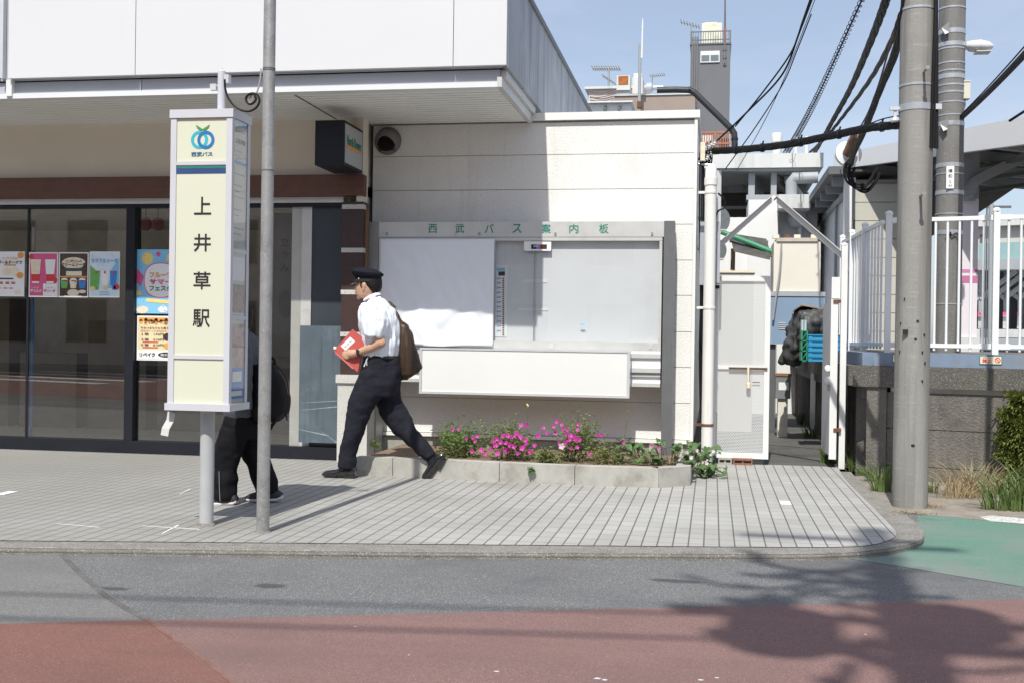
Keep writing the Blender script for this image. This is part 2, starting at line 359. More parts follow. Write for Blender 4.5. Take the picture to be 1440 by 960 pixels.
g = MB(); g.poly([(-500, -500, -.25), (500, -500, -.25), (500, 900, -.25), (-500, 900, -.25)]); struct(g.build('ground', m_ground))
g = MB(); g.poly([(-45, -13, -.044), (45, -13, -.044), (45, 9.7, -.044), (-45, 9.7, -.044)]); struct(g.build('road', m_asph))
def sheet(name, pts, z, m): 
    g = MB(); g.poly([(p[0], p[1], z) for p in pts]); return struct(g.build(name, m))
e0, e1 = at_z(0, 872, -.03), at_z(1440, 838, -.03); ed = (e1 - e0).normalized(); en = V(ed.y, -ed.x, 0)
j0, j1 = at_z(205, 868, -.03), at_z(330, 960, -.03); jd = (j1 - j0).normalized()
wdt = 9.0
def line_pt(t): return e0 + ed * t
jt = (j0 - e0).dot(ed)
jb = j0 + jd * (wdt / max(.2, jd.dot(en)))
sheet('red_road_paint', [line_pt(jt), jb, line_pt(40) + en * wdt, line_pt(40)], -.042, m_redp)
sheet('old_red_road_paint', [line_pt(-40), line_pt(-40) + en * wdt, jb, line_pt(jt)], -.042, m_redp2)
a0, a1 = at_z(75, 775, -.04), at_z(205, 868, -.04)
k_a, k_b = at_z(0, 759), at_z(1100, 768.5); kd = (k_b - k_a).normalized(); kn = V(kd.y, -kd.x, 0)
kl = k_a - kd * 45
sheet('older_road_surface', [kl + kn * .2, at_z(74, 770, -.04), at_z(98, 790, -.04), at_z(125, 812, -.04), at_z(165, 842, -.04), line_pt(jt), line_pt(-40)], -.042, m_asph2)
ck = MB(); ck2 = MB()
seam = [at_z(x, y, -.035) for x, y in ((88, 778), (105, 796), (118, 808), (150, 836), (178, 853), (206, 868), (240, 893), (262, 905), (300, 935), (334, 962), (420, 1030))]
for i_, (p, q) in enumerate(zip(seam, seam[1:])):
    d = (q - p).normalized(); n_ = V(d.y, -d.x, 0) * (.016 if i_ < 5 else .008)
    (ck if i_ < 5 else ck2).poly([p - n_, q - n_, q + n_, p + n_])
o = ck.build('road_joint_seal', mat('road_joint_seal', (.105, .10, .097), .9, v=.35, s=12, fleck=(.25, .22, .2), fs=140)); struct(o); o.location.z = -.0405
o = ck2.build('red_joint_seal', mat('orange_red_seal', (.205, .10, .078), .9, v=.3, s=12, stain=(.15, .095, .08), sr=(.5, .65), ss=14)); struct(o); o.location.z = -.0405
chip = mat('pale_paint_chip', (.55, .56, .56), .8, v=.2, s=40)
rp_ = bpy.data.objects['red_road_paint']
for px, py, w in ((500, 880, 3), (575, 920, 2.5), (698, 943, 5), (840, 953, 6), (850, 955, 5), (1008, 952, 4), (985, 955, 5), (1217, 891, 3)):
    c_ = at_z(px, py, -.041); k_ = w / 420; g = MB(); g.poly([c_ + V(-k_, -k_ * .5, 0), c_ + V(k_ * .6, -k_ * .7, 0), c_ + V(k_, k_ * .4, 0), c_ + V(-k_ * .3, k_ * .8, 0)]); g.build('paint_chip', chip, rp_)
# green painted side road
gp = [at_z(1294, 712, -.034), at_z(1340, 717, -.034), at_z(1440, 727, -.034), at_z(1600, 740, -.034), at_z(1600, 838, -.034), at_z(1440, 822, -.034), at_z(1340, 806, -.034), at_z(1270, 794, -.034), at_z(1196, 783, -.034), at_z(1250, 778, -.034), at_z(1300, 757, -.034), at_z(1288, 735, -.034)]
sheet('green_road_paint', gp, -.042, m_greenp)
sheet('white_road_line', [at_z(x, y, -.03) for x, y in ((1378, 724), (1395, 722), (1520, 733), (1520, 739), (1392, 730))], -.040, mat('worn_white_road_paint', (.58, .58, .55), .8, v=.15, s=30, stain=(.28, .29, .27), sr=(.5, .6), ss=24))

# pavement: kerb stone body and paved sheet
outer = [kl + kn * .19, k_a + kn * .19, at_z(560, 777.5, -.012), at_z(960, 779.5, -.012), at_z(1110, 780.5, -.012), at_z(1190, 778.5, -.012), at_z(1245, 773, -.012), at_z(1285, 765, -.012), at_z(1301, 757, -.012), at_z(1296, 742, -.012), at_z(1272, 722, -.012), V(1.247, 8.9, 0), V(1.25, 10.62, 0)]
def rounded(pts, k):
    a = pts[:k]; b = pts[k:]
    for _ in range(2): b = [b[0]] + [q for p_, r_ in zip(b, b[1:]) for q in (p_.lerp(r_, .25), p_.lerp(r_, .75))] + [b[-1]]
    return a + b
outer = rounded(outer, 2)
g = MB(); pts = outer + [V(1.26, 10.7, 0), V(-60, 10.7, 0), V(-60, kl.y, 0)]
g.prism([(p.x, p.y, -.2) for p in pts], (0, 0, .196)); kb = struct(g.build('kerb', m_kerb))
g = MB(); lp = outer[:-1]
lpn = [(lp[min(i + 1, len(lp) - 1)] - lp[max(i - 1, 0)]).normalized() for i in range(len(lp))]
g.tube([V(p.x - d.y * .018, p.y + d.x * .018, -.0215) for p, d in zip(lp, lpn)], .021, 10); g.build('kerb_nosing', m_kerb, kb, True)
inner = [kl, k_a, k_b, at_z(1180, 768.5), at_z(1225, 766), at_z(1252, 758.5), at_z(1262, 751), at_z(1257, 742), at_z(1215, 700), at_z(1190, 676), V(1.165, 10.85, 0)]
inner = rounded(inner, 2)
sw = sheet('pavement', inner + [V(1.165, 11.05, 0), V(-60, 11.05, 0)], 0, m_tile)
m_wt = mat('white_paver_surface', (.72, .72, .71), .6, v=.05, s=30)
jx0, jy0 = at_z(1011.5, 767).x, at_z(1000, 743.7).y
for px, py in ((1098, 707), (8, 692)):
    p = at_z(px, py); ix, iy = math.floor((p.x - jx0) / .0875), math.floor((p.y - jy0) / .175)
    x0, y0 = jx0 + ix * .0875, jy0 + iy * .175
    w = MB(); w.box(x0 + .005, x0 + .0825, y0 + .004, y0 + .171, -.01, .004); w.build('white_paver', m_wt, sw)
m_chalk = mat('white_chalk', (.66, .66, .65), .9, v=.15, s=60)
for a, b, wd in (((200, 739), (281, 744), .010), ((228, 750), (251, 738), .016), ((80, 736), (140, 741), .008), ((252, 695), (268, 687), .012)):
    p, q = at_z(*a), at_z(*b); d = (q - p).normalized(); n_ = V(d.y, -d.x, 0) * wd / 2; w = MB(); w.prism([(v.x, v.y, .001) for v in (p - n_ * .5, q - n_, q + n_, p + n_ * .7)], (0, 0, .002)); w.build('chalk_mark', m_chalk, sw)
sheet('alley_ground', [(-.6, 11.05), (1.45, 11.05), (1.45, 24), (-.6, 24)], -.004, m_alley)
sheet('roadside_soil', [at_z(1190, 664), at_z(1230, 660), (3.0, 10.7), (5, 9.2), at_z(1600, 742), at_z(1440, 728), at_z(1340, 718), at_z(1296, 715), (1.25, 8.75)], -.0405, m_strip)

# ================================================================== SHOP BUILDING
shop = thing('shop_building', 'station shop with white roof fascia, brown board and dark shop windows', 'building', (-4, 10.2, 0))
FX, RX = -34.0, -1.655           # left end far out of the picture, right corner of the roof
seams = [FX, -20, -12.0, xy(11, 100, 8.95), xy(190, 100, 8.95), xy(637, 95, 8.95), RX]
for i, (a, b) in enumerate(zip(seams, seams[1:])):
    if i == 2:
        MB().box(a, b - .10, 8.98, 9.04, 3.36, 4.17).bevel(.004).build('fascia_panel', m_band, shop)
        MB().box(b - .085, b - .05, 8.95, 9.0, 3.35, 4.17).build('fascia_post', m_alub, shop); continue
    MB().box(a + .003, b - .003, 8.95, 9.0, 3.345, 4.17).bevel(.004).build('fascia_panel', m_fascia, shop)
MB().box(FX, RX - .03, 9.002, 9.025, 3.335, 4.10).build('fascia_backing', m_band, shop)
g = MB()
for a, b in ((FX, -12), (-11.99, xy(18, 120, 9.03)), (xy(18, 120, 9.03) + .006, xy(199, 120, 9.03)), (xy(199, 120, 9.03) + .006, -1.722)): g.box(a, b, 9.03, 9.10, 3.225, 3.325)
g.build('fascia_beam', m_band, shop)
g = MB(); g.box(FX, -1.74, 9.0, 9.12, 3.18, 3.222); g.bevel(.006); g.build('eave_trim', m_white, shop)
g = MB(); g.box(xy(10, 120, 9.0), xy(18, 120, 9.0), 8.985, 9.03, 3.2, 3.34); g.bevel(.004); g.build('fascia_bracket', m_white, shop)
# right-hand return of the eave: stepped white trims running back to the wall
g = MB(); g.box(-1.74, -1.70, 9.0, 10.598, 3.18, 3.26); g.box(-1.72, -1.675, 9.06, 10.598, 3.262, 3.33); g.build('eave_return', m_alu, shop)
sd_ = MB(); sd_.box(-1.70, RX + .004, 9.003, 15.3, 3.335, 4.15); sd_.build('roof_side_wall', m_side, shop)
MB().box(-1.75, -1.63, 8.96, 15.35, 4.152, 4.20).bevel(.006).build('roof_coping', m_dgrey, shop)
MB().box(FX, -1.76, 9.12, 15.3, 4.05, 4.12).build('roof_deck', m_mgrey, shop)
g = MB(); y = 9.125
while y < 10.5: g.box(FX, -1.745, y, y + .072, 3.182, 3.20); y += .092
g.build('soffit', m_soffit, shop); MB().box(FX, -1.745, 9.12, 10.58, 3.203, 3.22).build('soffit_backing', m_band, shop)
xs_ = xy(413, 132, 9.1); g = MB(); g.box(xs_ - .008, xs_ + .008, 9.13, 10.2, 3.18, 3.188); g.build('soffit_joint', m_navy, shop)
g = MB(); g.box(FX, -3.27, 10.2, 10.32, 2.645, 3.19); g.build('upper_wall', m_sand, shop)
# vertical end strips beside the white wall
g = MB(); g.box(xy(512, 300, 10.2), -3.272, 10.14, 10.3, 2.35, 3.186); g.build('wall_end_strip', m_sand, shop)
g = MB(); g.box(xy(512, 300, 10.25), xy(517, 300, 10.25), 10.2, 10.3, .4, 2.35); g.build('timber_edge_strip', mat('timber_edge', (.20, .11, .06), .7, v=.2, s=20), shop)
g = MB(); g.box(FX, xy(511, 265, 10.1), 10.1, 10.2, 2.455, 2.645); g.bevel(.004); g.build('brown_board', m_brown, shop)
g = MB(); g.box(-12, xy(511, 265, 10.1) - .01, 10.115, 10.2, 2.646, 2.653); g.build('board_flashing', m_brown, shop)
# window front
WX0, WX1 = -12.0, xy(482, 450, 10.2)
g = MB(); g.box(FX, WX1, 10.17, 10.3, 2.40, 2.452); g.build('window_head', m_alu, shop)
g = MB(); g.box(FX, WX1, 10.19, 10.3, 2.365, 2.398); g.build('window_frame', m_navy, shop)
g = MB(); g.box(FX, WX1, 10.16, 10.32, 0, .118); g.bevel(.006); g.build('plinth', m_navy, shop)
mul = [(xy(178, 450, 10.2), xy(190, 450, 10.2), 10.17), (-10.2, -10.12, 10.17), (-14, -13.92, 10.17)]
for a, b, yy in mul: MB().box(a, b, yy, 10.3, .118, 2.365).bevel(.005).build('mullion', m_navy, shop)
px40 = xy(40, 450, 10.24)
panes = [(-13.92, -10.2), (-10.12, px40 - .004), (px40 + .004, mul[0][0]), (mul[0][1], xy(421, 450, 10.2))]
for a, b in panes: MB().box(a, b, 10.225, 10.235, .118, 2.366).build('window_pane', m_glass, shop)
MB().box(px40 - .012, px40 + .012, 10.222, 10.24, .118, 2.366).build('pane_joint', m_navy, shop)
MB().box(-3.93, xy(438, 400, 10.24) , 10.23, 10.28, .118, 2.366).build('door_jamb', m_alu, shop)
MB().box(xy(438, 400, 10.24) + .003, WX1, 10.24, 10.29, .118, 2.366).build('dark_door_panel', mat('blue_grey_panel', (.042, .052, .062), .35, v=.08, s=3), shop)
m_scuff = mat('scuffed_blue_grey_sheet', (.085, .112, .135), .5, v=.2, s=4, stain=(.17, .21, .235), sr=(.5, .75), ss=2.6, streak=(.05, .066, .08), kr=(.5, .7), ks=(26, 26, 1.1))
g = MB(); g.box(xy(421, 540, 10.15), xy(481, 540, 10.15), 10.145, 10.16, zy(450, 622, 10.15), zy(450, 458, 10.15)); sp = g.build('scuffed_screen', m_scuff, shop)
m_scr = mat('pale_scratches', (.30, .34, .36), .7, v=.3, s=30)
g = MB()
for a, b, w in (((420, 603), (462, 612), 2), ((425, 576), (478, 571), 1.4), ((422, 566), (476, 563), 1), ((452, 606), (474, 622), 1.4)):
    p, q = at_y(*a, 10.1445), at_y(*b, 10.1445); p.x = max(p.x, xy(421, 540, 10.15)); q.x = min(q.x, xy(480, 540, 10.15)); h_ = V(0, 0, w / 320); n0 = p - h_ * .3; g.poly([n0, q - h_, q + h_, p + h_ * .3])
g.build('scratch', m_scr, sp)
# corner pillar
PX0, PX1 = xy(482, 400, 10.17), xy(511, 400, 10.17)
g = MB(); g.box(PX0, PX1, 10.13, 10.3, .8, 2.40); pl = g.build('brown_pillar', m_browntile, shop)
for py in (291, 352, 411, 470): zc = zy(497, py, 10.13); MB().box(PX0 - .004, PX1 + .006, 10.125, 10.2, zc - .021, zc + .021).build('white_band', m_granite, pl)
g = MB(); zt = zy(495, 538, 10.1); g.box(xy(474, 600, 10.08), xy(516, 600, 10.08), 10.08, 10.33, 0, zt); bs_ = g.build('granite_base', m_granite, shop)
g = MB(); g.box(xy(472, 530, 10.06), xy(518, 530, 10.06), 10.06, 10.33, zt, zt + .075); g.bevel(.006); g.build('granite_cap', m_granite, bs_)
# dark room behind the glass
g = MB(); g.box(-20, -3.3, 10.33, 14.0, -.02, 0); g.build('room_floor', m_dark2, shop)
g = MB(); g.box(-20, -3.3, 13.9, 14.0, 0, 3.2); g.box(-3.4, -3.3, 10.33, 13.9, 0, 3.2); g.box(-20, -19.9, 10.33, 13.9, 0, 3.2); g.box(-20, -3.3, 10.33, 13.9, 2.5, 2.6); g.build('room_wall', m_dark, shop)
g = MB()
for i in range(9):
    x = -11 + i * .9; g.box(x, x + .75, 12.6, 13.0, 0, .9 + .4 * (i % 3))
g.build('room_counter', mat('brown_counter', (.16, .13, .10), .6, v=.3, s=2), shop)
g = MB(); g.box(-34, -1.9, 14.0, 15.2, 0, 4.1); g.build('rear_wall', m_side, shop)

# --- things in and on the shop window
t = thing('banner_pole', 'thin white and blue pole inside the left shop window', 'pole', (px40, 10.3, .05))
MB().tube([(px40 + .005, 10.3, .06), (px40 + .005, 10.3, zy(40, 353, 10.3))], .012).build('pole', m_blue, t)
MB().tube([(px40 + .005, 10.3, zy(40, 353, 10.3)), (px40 + .005, 10.3, zy(40, 320, 10.3))], .014).build('pole_tip', m_white, t)
for i, px in enumerate((205, 222, 370)):
    p = at_y(px, 316, 10.9); l = thing('paper_lantern', ['pink paper lantern hanging in the shop window beside the dark mullion', 'second pink paper lantern from the mullion, hanging left of the bus stop sign', 'pink paper lantern hanging in the window behind the grey steel pole'][i], 'lantern', p, 'paper lanterns in the shop window')
    MB().lathe(p - V(0, 0, .06), [(.03, 0), (.055, .03), (.06, .06), (.055, .10), (.03, .13)], 14).build('shade', mat('pink_lantern_paper', (.42, .15, .17), .8, v=.2, s=30), l, True)
    MB().tube([p + V(0, 0, .07), p + V(0, 0, .35)], .004, 6).build('cord', m_black, l)
def poster(px0, py0, px1, py1, label, bg=m_paper, edge=.012, Y=10.2215):
    a, b = at_y(px0, py0, Y), at_y(px1, py1, Y)
    t = thing('poster', label, 'poster', ((a.x + b.x) / 2, Y, b.z), 'posters in the shop window')
    MB().box(a.x, b.x, Y, Y + .002, b.z, a.z).build('sheet', m_paper, t)
    w, h = b.x - a.x, a.z - b.z
    if bg is not m_paper: MB().box(a.x + edge, b.x - edge, Y - .001, Y - .0002, b.z + edge, a.z - edge).build('print', bg, t)
    def P(u, v, k=1): return V(a.x + w * u, Y - .0012 * k, a.z - h * v)
    return t, P, w, h
def blob(P, t, u, v, ru, rv, m, name='picture', k=2, n=18, w=1, h=1, sq=1):
    g = MB(); c = P(u, v, k)
    g.poly([c + V(abs(math.cos(2 * math.pi * i / n)) ** sq * math.copysign(1, math.cos(2 * math.pi * i / n)) * ru * w, 0, abs(math.sin(2 * math.pi * i / n)) ** sq * math.copysign(1, math.sin(2 * math.pi * i / n)) * rv * h) for i in range(n)])
    return g.build(name, m, t)
def rect(P, t, u0, v0, u1, v1, m, name='picture', k=2):
    g = MB(); g.poly([P(u0, v0, k), P(u1, v0, k), P(u1, v1, k), P(u0, v1, k)]); return g.build(name, m, t)
def ptext(P, t, s, u, v, hh, wd, m, w, h, k=4, bold=.01): text(s, P(u, v, k), hh * h, m, t, width=wd * w, bold=bold, depth=.0004)
# doughnut poster
t, P, w, h = poster(-6, 354, 34, 417, 'doughnut poster with brown dumplings at the far left of the window')
blob(P, t, .87, .08, .11, .07, m_orange, w=w, h=h)
ptext(P, t, 'もっちりきみの', .52, .15, .06, .55, m_orange, w, h); ptext(P, t, 'ボールドーナツ', .5, .24, .085, .85, m_black, w, h, bold=.03)
rect(P, t, .3, .28, .7, .32, m_orange)
for u in (.38, .66): blob(P, t, u, .45, .15, .09, m_creamink, w=w, h=h)
blob(P, t, .85, .53, .12, .07, m_orange, w=w, h=h, k=3)
rect(P, t, .1, .59, .62, .62, m_black)
for u in (.2, .42, .62): rect(P, t, u - .07, .70, u + .07, .725, m_red); ptext(P, t, '260円', u, .735 - .05, .03, .13, m_brown, w, h)
for u in (.14, .36, .56): rect(P, t, u - .08, .81, u + .06, .83, m_red)
blob(P, t, .78, .91, .11, .04, m_creamink, w=w, h=h)
# pink and red drinks
t, P, w, h = poster(41, 355, 81, 418, 'pink poster with two tall red and white milk drinks', m_pink)
rect(P, t, .5, .7, .97, .97, m_paper, k=2)
for u in (.24, .74):
    g = MB(); g.poly([P(u - .18, .16, 3), P(u + .18, .16, 3), P(u + .14, .49, 3), P(u - .14, .49, 3)]); g.build('picture', m_creamink if u < .5 else m_paper, t)
    g = MB(); g.poly([P(u - .14, .49, 3), P(u + .14, .49, 3), P(u + .125, .65, 3), P(u - .125, .65, 3)]); g.build('picture', m_red, t)
    rect(P, t, u - .12, .65, u + .12, .69, m_paper, k=3)
blob(P, t, .08, .1, .08, .06, m_red, w=w, h=h); blob(P, t, .9, .62, .09, .06, m_red, w=w, h=h)
ptext(P, t, '苺ミルク', .26, .865, .075, .38, m_paper, w, h, bold=.04); ptext(P, t, '苺ソーダ', .73, .865, .075, .40, m_pink, w, h, bold=.04); ptext(P, t, 'いちごの', .24, .79, .04, .25, m_paper, w, h); ptext(P, t, 'いちごの', .72, .79, .04, .25, m_pink, w, h)
# cream soda, dark shop picture
t, P, w, h = poster(83, 355, 124, 418.5, 'dark brown cream soda poster with three drinks and a cream arch', mat('dark_poster_print', (.07, .045, .03), .5, v=.5, s=30))
blob(P, t, .5, .24, .40, .13, m_creamink, w=w, h=h)
ptext(P, t, 'パン屋さんの', .5, .20, .06, .55, m_brown, w, h); ptext(P, t, 'クリームソーダ', .5, .275, .09, .82, m_browntile, w, h, bold=.03)
rect(P, t, .22, .35, .8, .39, mat('teal_banner', (.03, .10, .14), .5), k=3)
rect(P, t, .25, .42, .78, .52, m_creamink, k=2); rect(P, t, .05, .53, .95, .56, m_orange, k=2)
for u, mm in ((.2, m_lime), (.5, m_creamink), (.8, m_blue)):
    g = MB(); g.poly([P(u - .13, .62, 3), P(u + .13, .62, 3), P(u + .09, .8, 3), P(u - .09, .8, 3)]); g.build('picture', mm, t)
    blob(P, t, u, .605, .11, .035, m_paper, w=w, h=h, k=3); blob(P, t, u + .08, .65, .03, .02, m_red, w=w, h=h, k=5)
blob(P, t, .5, .9, .2, .08, m_creamink, w=w, h=h, k=3); blob(P, t, .8, .87, .13, .04, m_creamink, w=w, h=h, k=3)
rect(P, t, .2, .965, .78, 1.0, m_paper, k=4)
# colourful soda
t, P, w, h = poster(126, 354, 168, 418.5, 'white and pale blue soda poster with green, clear and blue glasses', mat('pale_blue_poster_print', (.62, .74, .84), .5, v=.15, s=9))
g = MB(); g.poly([P(.03, .3, 2), P(.2, .4, 2), P(.3, .8, 2), P(.03, .78, 2)]); g.build('picture', m_lime, t)
g = MB(); g.poly([P(.97, .16, 2), P(.97, .8, 2), P(.62, .8, 2), P(.72, .4, 2)]); g.build('picture', m_sky, t)
ptext(P, t, 'カラフルソーダ', .5, .20, .10, .86, m_blue, w, h, bold=.01)
for u, mm in ((.24, m_lime), (.52, m_creamink), (.8, m_blue)):
    g = MB(); g.poly([P(u - .12, .42, 3), P(u + .12, .42, 3), P(u + .09, .74, 3), P(u - .09, .74, 3)]); g.build('picture', m_paper if u == .52 else mm, t)
    blob(P, t, u, .455, .035, .03, m_red, w=w, h=h, k=5)
    blob(P, t, u + .02, .79, .07, .05, {0: m_lime, 1: m_yellow, 2: m_blue}[round((u - .24) / .28)], w=w, h=h, k=5)
blob(P, t, .9, .77, .09, .065, m_red, w=w, h=h, k=5); blob(P, t, .12, .80, .08, .045, m_yellow, w=w, h=h, k=5)
for v in (.88, .93): rect(P, t, .35, v, .66, v + .012, m_blue, k=3)
# summer fair, light blue
t, P, w, h = poster(192, 351, 247, 441.5, 'light blue fruit festival poster with pineapple and melon beside the mullion', m_sky, .0)
blob(P, t, .28, .14, .14, .1, m_yellow, w=w, h=h); blob(P, t, .9, .14, .14, .1, m_yellow, w=w, h=h); blob(P, t, .55, .07, .06, .035, m_pink, w=w, h=h)
g = MB(); g.poly([P(.02, .3, 2), P(.2, .42, 2), P(.12, .58, 2), P(.02, .52, 2)]); g.build('picture', m_pink, t)
blob(P, t, .62, .48, .40, .26, m_paper, w=w, h=h, k=3, n=40, sq=.8); blob(P, t, .62, .48, .42, .275, m_pink, w=w, h=h, k=2, n=40, sq=.8)
for s, v, mm in (('フルーツ', .40, m_orange), ('サマー', .505, m_pink), ('フェスタ', .605, m_green)): ptext(P, t, s, .62, v, .085, .56, mm, w, h, 5, .045)
g = MB(); g.poly([P(.26, .76, 3), P(.95, .8, 3), P(.95, .85, 3), P(.28, .82, 3)]); g.build('picture', m_yellow, t)
blob(P, t, .17, .94, .15, .06, m_creamink, w=w, h=h); blob(P, t, .68, .93, .12, .05, m_paper, w=w, h=h); blob(P, t, .07, .68, .08, .04, m_yellow, w=w, h=h)
for i in range(22): blob(P, t, rnd.uniform(.05, .95), rnd.choice((rnd.uniform(.03, .2), rnd.uniform(.8, .97))), .012, .008, rnd.choice((m_paper, m_blue, m_yellow, m_pink)), 'dot', w=w, h=h, n=6)
# butter cake price poster
t, P, w, h = poster(193, 444, 247, 507, 'cream price poster with orange drips below the fruit festival poster', mat('cream_poster_print', (.72, .62, .38), .5, v=.06))
rect(P, t, .05, .04, .95, .12, m_orange, k=2)
for i in range(7): blob(P, t, .1 + i * .13, .13, .05, .05 + .03 * (i % 2), m_orange, w=w, h=h, k=2, n=12)
ptext(P, t, 'バター餅', .5, .13, .10, .62, m_brown, w, h, 5, .03)
for s, v in (('やみつきもちもち新食感', .27), ('１個　170円', .41), ('３個　510円', .53), ('５個　810円', .65)): ptext(P, t, s, .40 if v > .3 else .5, v, .055, .58 if v > .3 else .8, m_browntile, w, h, 5)
ptext(P, t, '外はさくっと中はもちっと', .5, .335, .04, .8, m_red, w, h, 5)
for v in (.59, .71): rect(P, t, .15, v - .012, .55, v + .012, m_red, k=3)
rect(P, t, .03, .77, .97, .97, m_paper, k=2); blob(P, t, .8, .47, .13, .09, m_browntile, w=w, h=h, k=3); blob(P, t, .8, .67, .11, .07, m_orange, w=w, h=h, k=3)
ptext(P, t, 'リベイク', .28, .87, .10, .4, m_black, w, h, 5, .03); blob(P, t, .75, .87, .2, .06, m_black, w=w, h=h, k=3); ptext(P, t, '焼き餅', .75, .87, .06, .26, m_paper, w, h, 6)
# standing-bar notice deep in the window
t, P, w, h = poster(386, 300, 418, 470, 'dim grey notice with upright lettering behind the steel pole', mat('dim_grey_print', (.10, .10, .10), .6, v=.1), .0, Y=10.5)
for i, s in enumerate('立飲み'): ptext(P, t, s, .45, .24 + i * .11, .07, .38, m_black, w, h, 4, .02)
blob(P, t, .5, .75, .3, .12, mat('dim_portrait_grey', (.05, .05, .05), .6), w=w, h=h)
# projecting sign box
X0, X1 = xy(443, 200, 9.62), xy(484, 200, 9.62)
X0 = at_y(443, 200, 9.55).x; X1 = at_y(484, 200, 9.55).x; ye = at_x(510, 200, X1).y
sg = thing('projecting_sign', 'dark navy box sign with white side face under the eave', 'sign', ((X0 + X1) / 2, ye, 2.8))
zt_, zb_ = zy(484, 169, 9.55), zy(484, 232, 9.55)
MB().box(X0, X1, 9.55, ye, zb_, zt_).bevel(.006).build('box', m_navy, sg)
MB().box((X0 + X1) / 2 - .05, (X0 + X1) / 2 + .05, ye, 10.2, 2.75, 2.85).build('arm', m_navy, sg)
MB().box(X1, X1 + .004, 9.57, ye - .02, zb_ + .025, zt_ - .025).build('face', mat('white_sign_face', (.40, .42, .42), .4, v=.03), sg)
zc = (zb_ + zt_) / 2
text('North Bower', (X1 + .006, (9.55 + ye) / 2, zc + .035), .085, m_green, sg, x=(0, 1, 0), width=(ye - 9.55) * .78, bold=.01)
MB().box(X1 + .004, X1 + .007, 9.60, ye - .06, zc - .035, zc - .008).build('underline', m_orange, sg)

# ================================================================== WHITE BLOCK BUILDING
wb = thing('white_block_building', 'low white building clad in stippled horizontal panels', 'building', (-1.7, 12, 0))
WL, WR = -3.258, -.165
gz = [3.19] + [zy(975, py, 10.6) for py in (215, 265, 315.5, 366, 415.7, 466.7, 516.3, 567)] + [.25]
g = MB()
for a, b in zip(gz, gz[1:]): g.box(WL, WR - .03, 10.6, 10.66, b + .0028, a - .0028)
g.bevel(.003); g.build('wall_cladding', m_wall, wb)
MB().box(WL, WR - .004, 10.612, 17.0, .2, 3.2).build('wall', mat('shadow_joint_grey', (.40, .38, .35), .9, v=.1), wb)
MB().box(WL + .01, WR - .03, 10.605, 17, -.05, .2).build('foundation', m_found, wb)
g = MB(); g.box(WL - .9, WR + .02, 10.56, 17.05, 3.205, 3.275); g.bevel(.006); g.build('roof_edge', m_trimw, wb)
g = MB(); g.box(WR - .028, WR, 10.575, 17, .24, 3.2); g.bevel(.003); g.build('corner_trim', m_trimw, wb)
g = MB(); g.box(WL, WR - .03, 10.57, 10.61, .215, .246); g.build('base_flashing', m_trimw, wb)
c = at_y(546, 199, 10.6)
vt = thing('vent_hood', 'round grey dome vent hood on the shaded white wall', 'vent', (c.x, 10.6, c.z))
m_hood = mat('grey_vent_metal', (.22, .21, .195), .55, metal=.2, v=.1, s=9)
MB().lathe((c.x, 10.6, c.z), [(.13, 0), (.135, .012), (.12, .02)], 28, axis=(0, -1, 0)).build('flange', m_hood, vt, True)
g = MB(); N_, M_ = 22, 10; rows = []
for i in range(M_ + 1):     # hood: three quarters of a dome, mouth cut open below
    th = math.radians(-25) + math.radians(205) * 0
for i in range(M_ + 1):
    ph = (math.pi / 2) * i / M_
    rows.append([V(c.x + .122 * math.cos(ph) * math.cos(a), 10.585 - .125 * math.sin(ph), c.z + .122 * math.cos(ph) * math.sin(a)) for a in [math.radians(-20 + 220 * k / N_) for k in range(N_ + 1)]])
N_ = 44; rows = [[V(c.x + .122 * math.cos(ph) * math.cos(2 * math.pi * k / N_), 10.585 - .125 * math.sin(ph), c.z + .122 * math.cos(ph) * math.sin(2 * math.pi * k / N_)) for k in range(N_)] for ph in [math.pi / 2 * i / 22.001 for i in range(23)]]
vr = [[g.b.verts.new(p) for p in r] for r in rows]
for a, b in zip(vr, vr[1:]):
    for k in range(N_):
        m_ = (a[k].co + b[(k + 1) % N_].co) / 2
        if m_.z < c.z + .03 - 1.0 * (m_.x - c.x) ** 2 / .122 and ((m_.x - c.x) / .108) ** 2 + ((m_.z - c.z) / .11) ** 2 < 1: continue      # the mouth, open downwards
        g.b.faces.new((a[k], a[(k + 1) % N_], b[(k + 1) % N_], b[k]))
bmesh.ops.delete(g.b, geom=[v for v in g.b.verts if not v.link_faces], context='VERTS')
hd = g.build('hood', m_hood, vt, True); sm = hd.modifiers.new('t', 'SOLIDIFY'); sm.thickness = .004
g = MB()
for i in range(9): g.box(c.x - .085, c.x + .085, 10.53, 10.585, c.z - .1 + i * .016, c.z - .095 + i * .016)
g.build('louvre', mat('dark_louvre', (.03, .03, .03), .6), vt)

# ================================================================== NOTICE BOARD
NB = 10.33
nb = thing('notice_board', 'wide aluminium bus notice board with green lettering on the white wall', 'notice board', (-1.7, NB, .4))
H0, H1 = at_y(528, 313, NB), at_y(937, 333, NB)
zhT, zhB = zy(730, 312, NB), zy(730, 333.5, NB)
g = MB(); g.box(H0.x, H1.x, NB, NB + .22, zhB, zhT); g.bevel(.005); g.build('header', m_alu, nb)
for s, px in zip('西武バス案内板', (608.5, 646.5, 688, 727, 768, 807, 849)): text(s, at_y(px, 321.7, NB - .0015) , .085, m_green, nb, bold=.009, width=.084)
PT = zy(940, 311, NB); 
g = MB(); g.box(xy(932, 450, NB), xy(947, 450, NB), NB - .012, NB + .21, .12, PT + .0); g.bevel(.004); g.build('post', m_dgrey, nb)
g = MB(); g.box(xy(516, 450, NB), xy(531, 450, NB), NB - .012, NB + .21, .05, PT + .0); g.bevel(.004); g.build('post', m_mgrey, nb)
BX0, BX1 = xy(531, 400, NB) + .003, xy(931, 400, NB) - .003
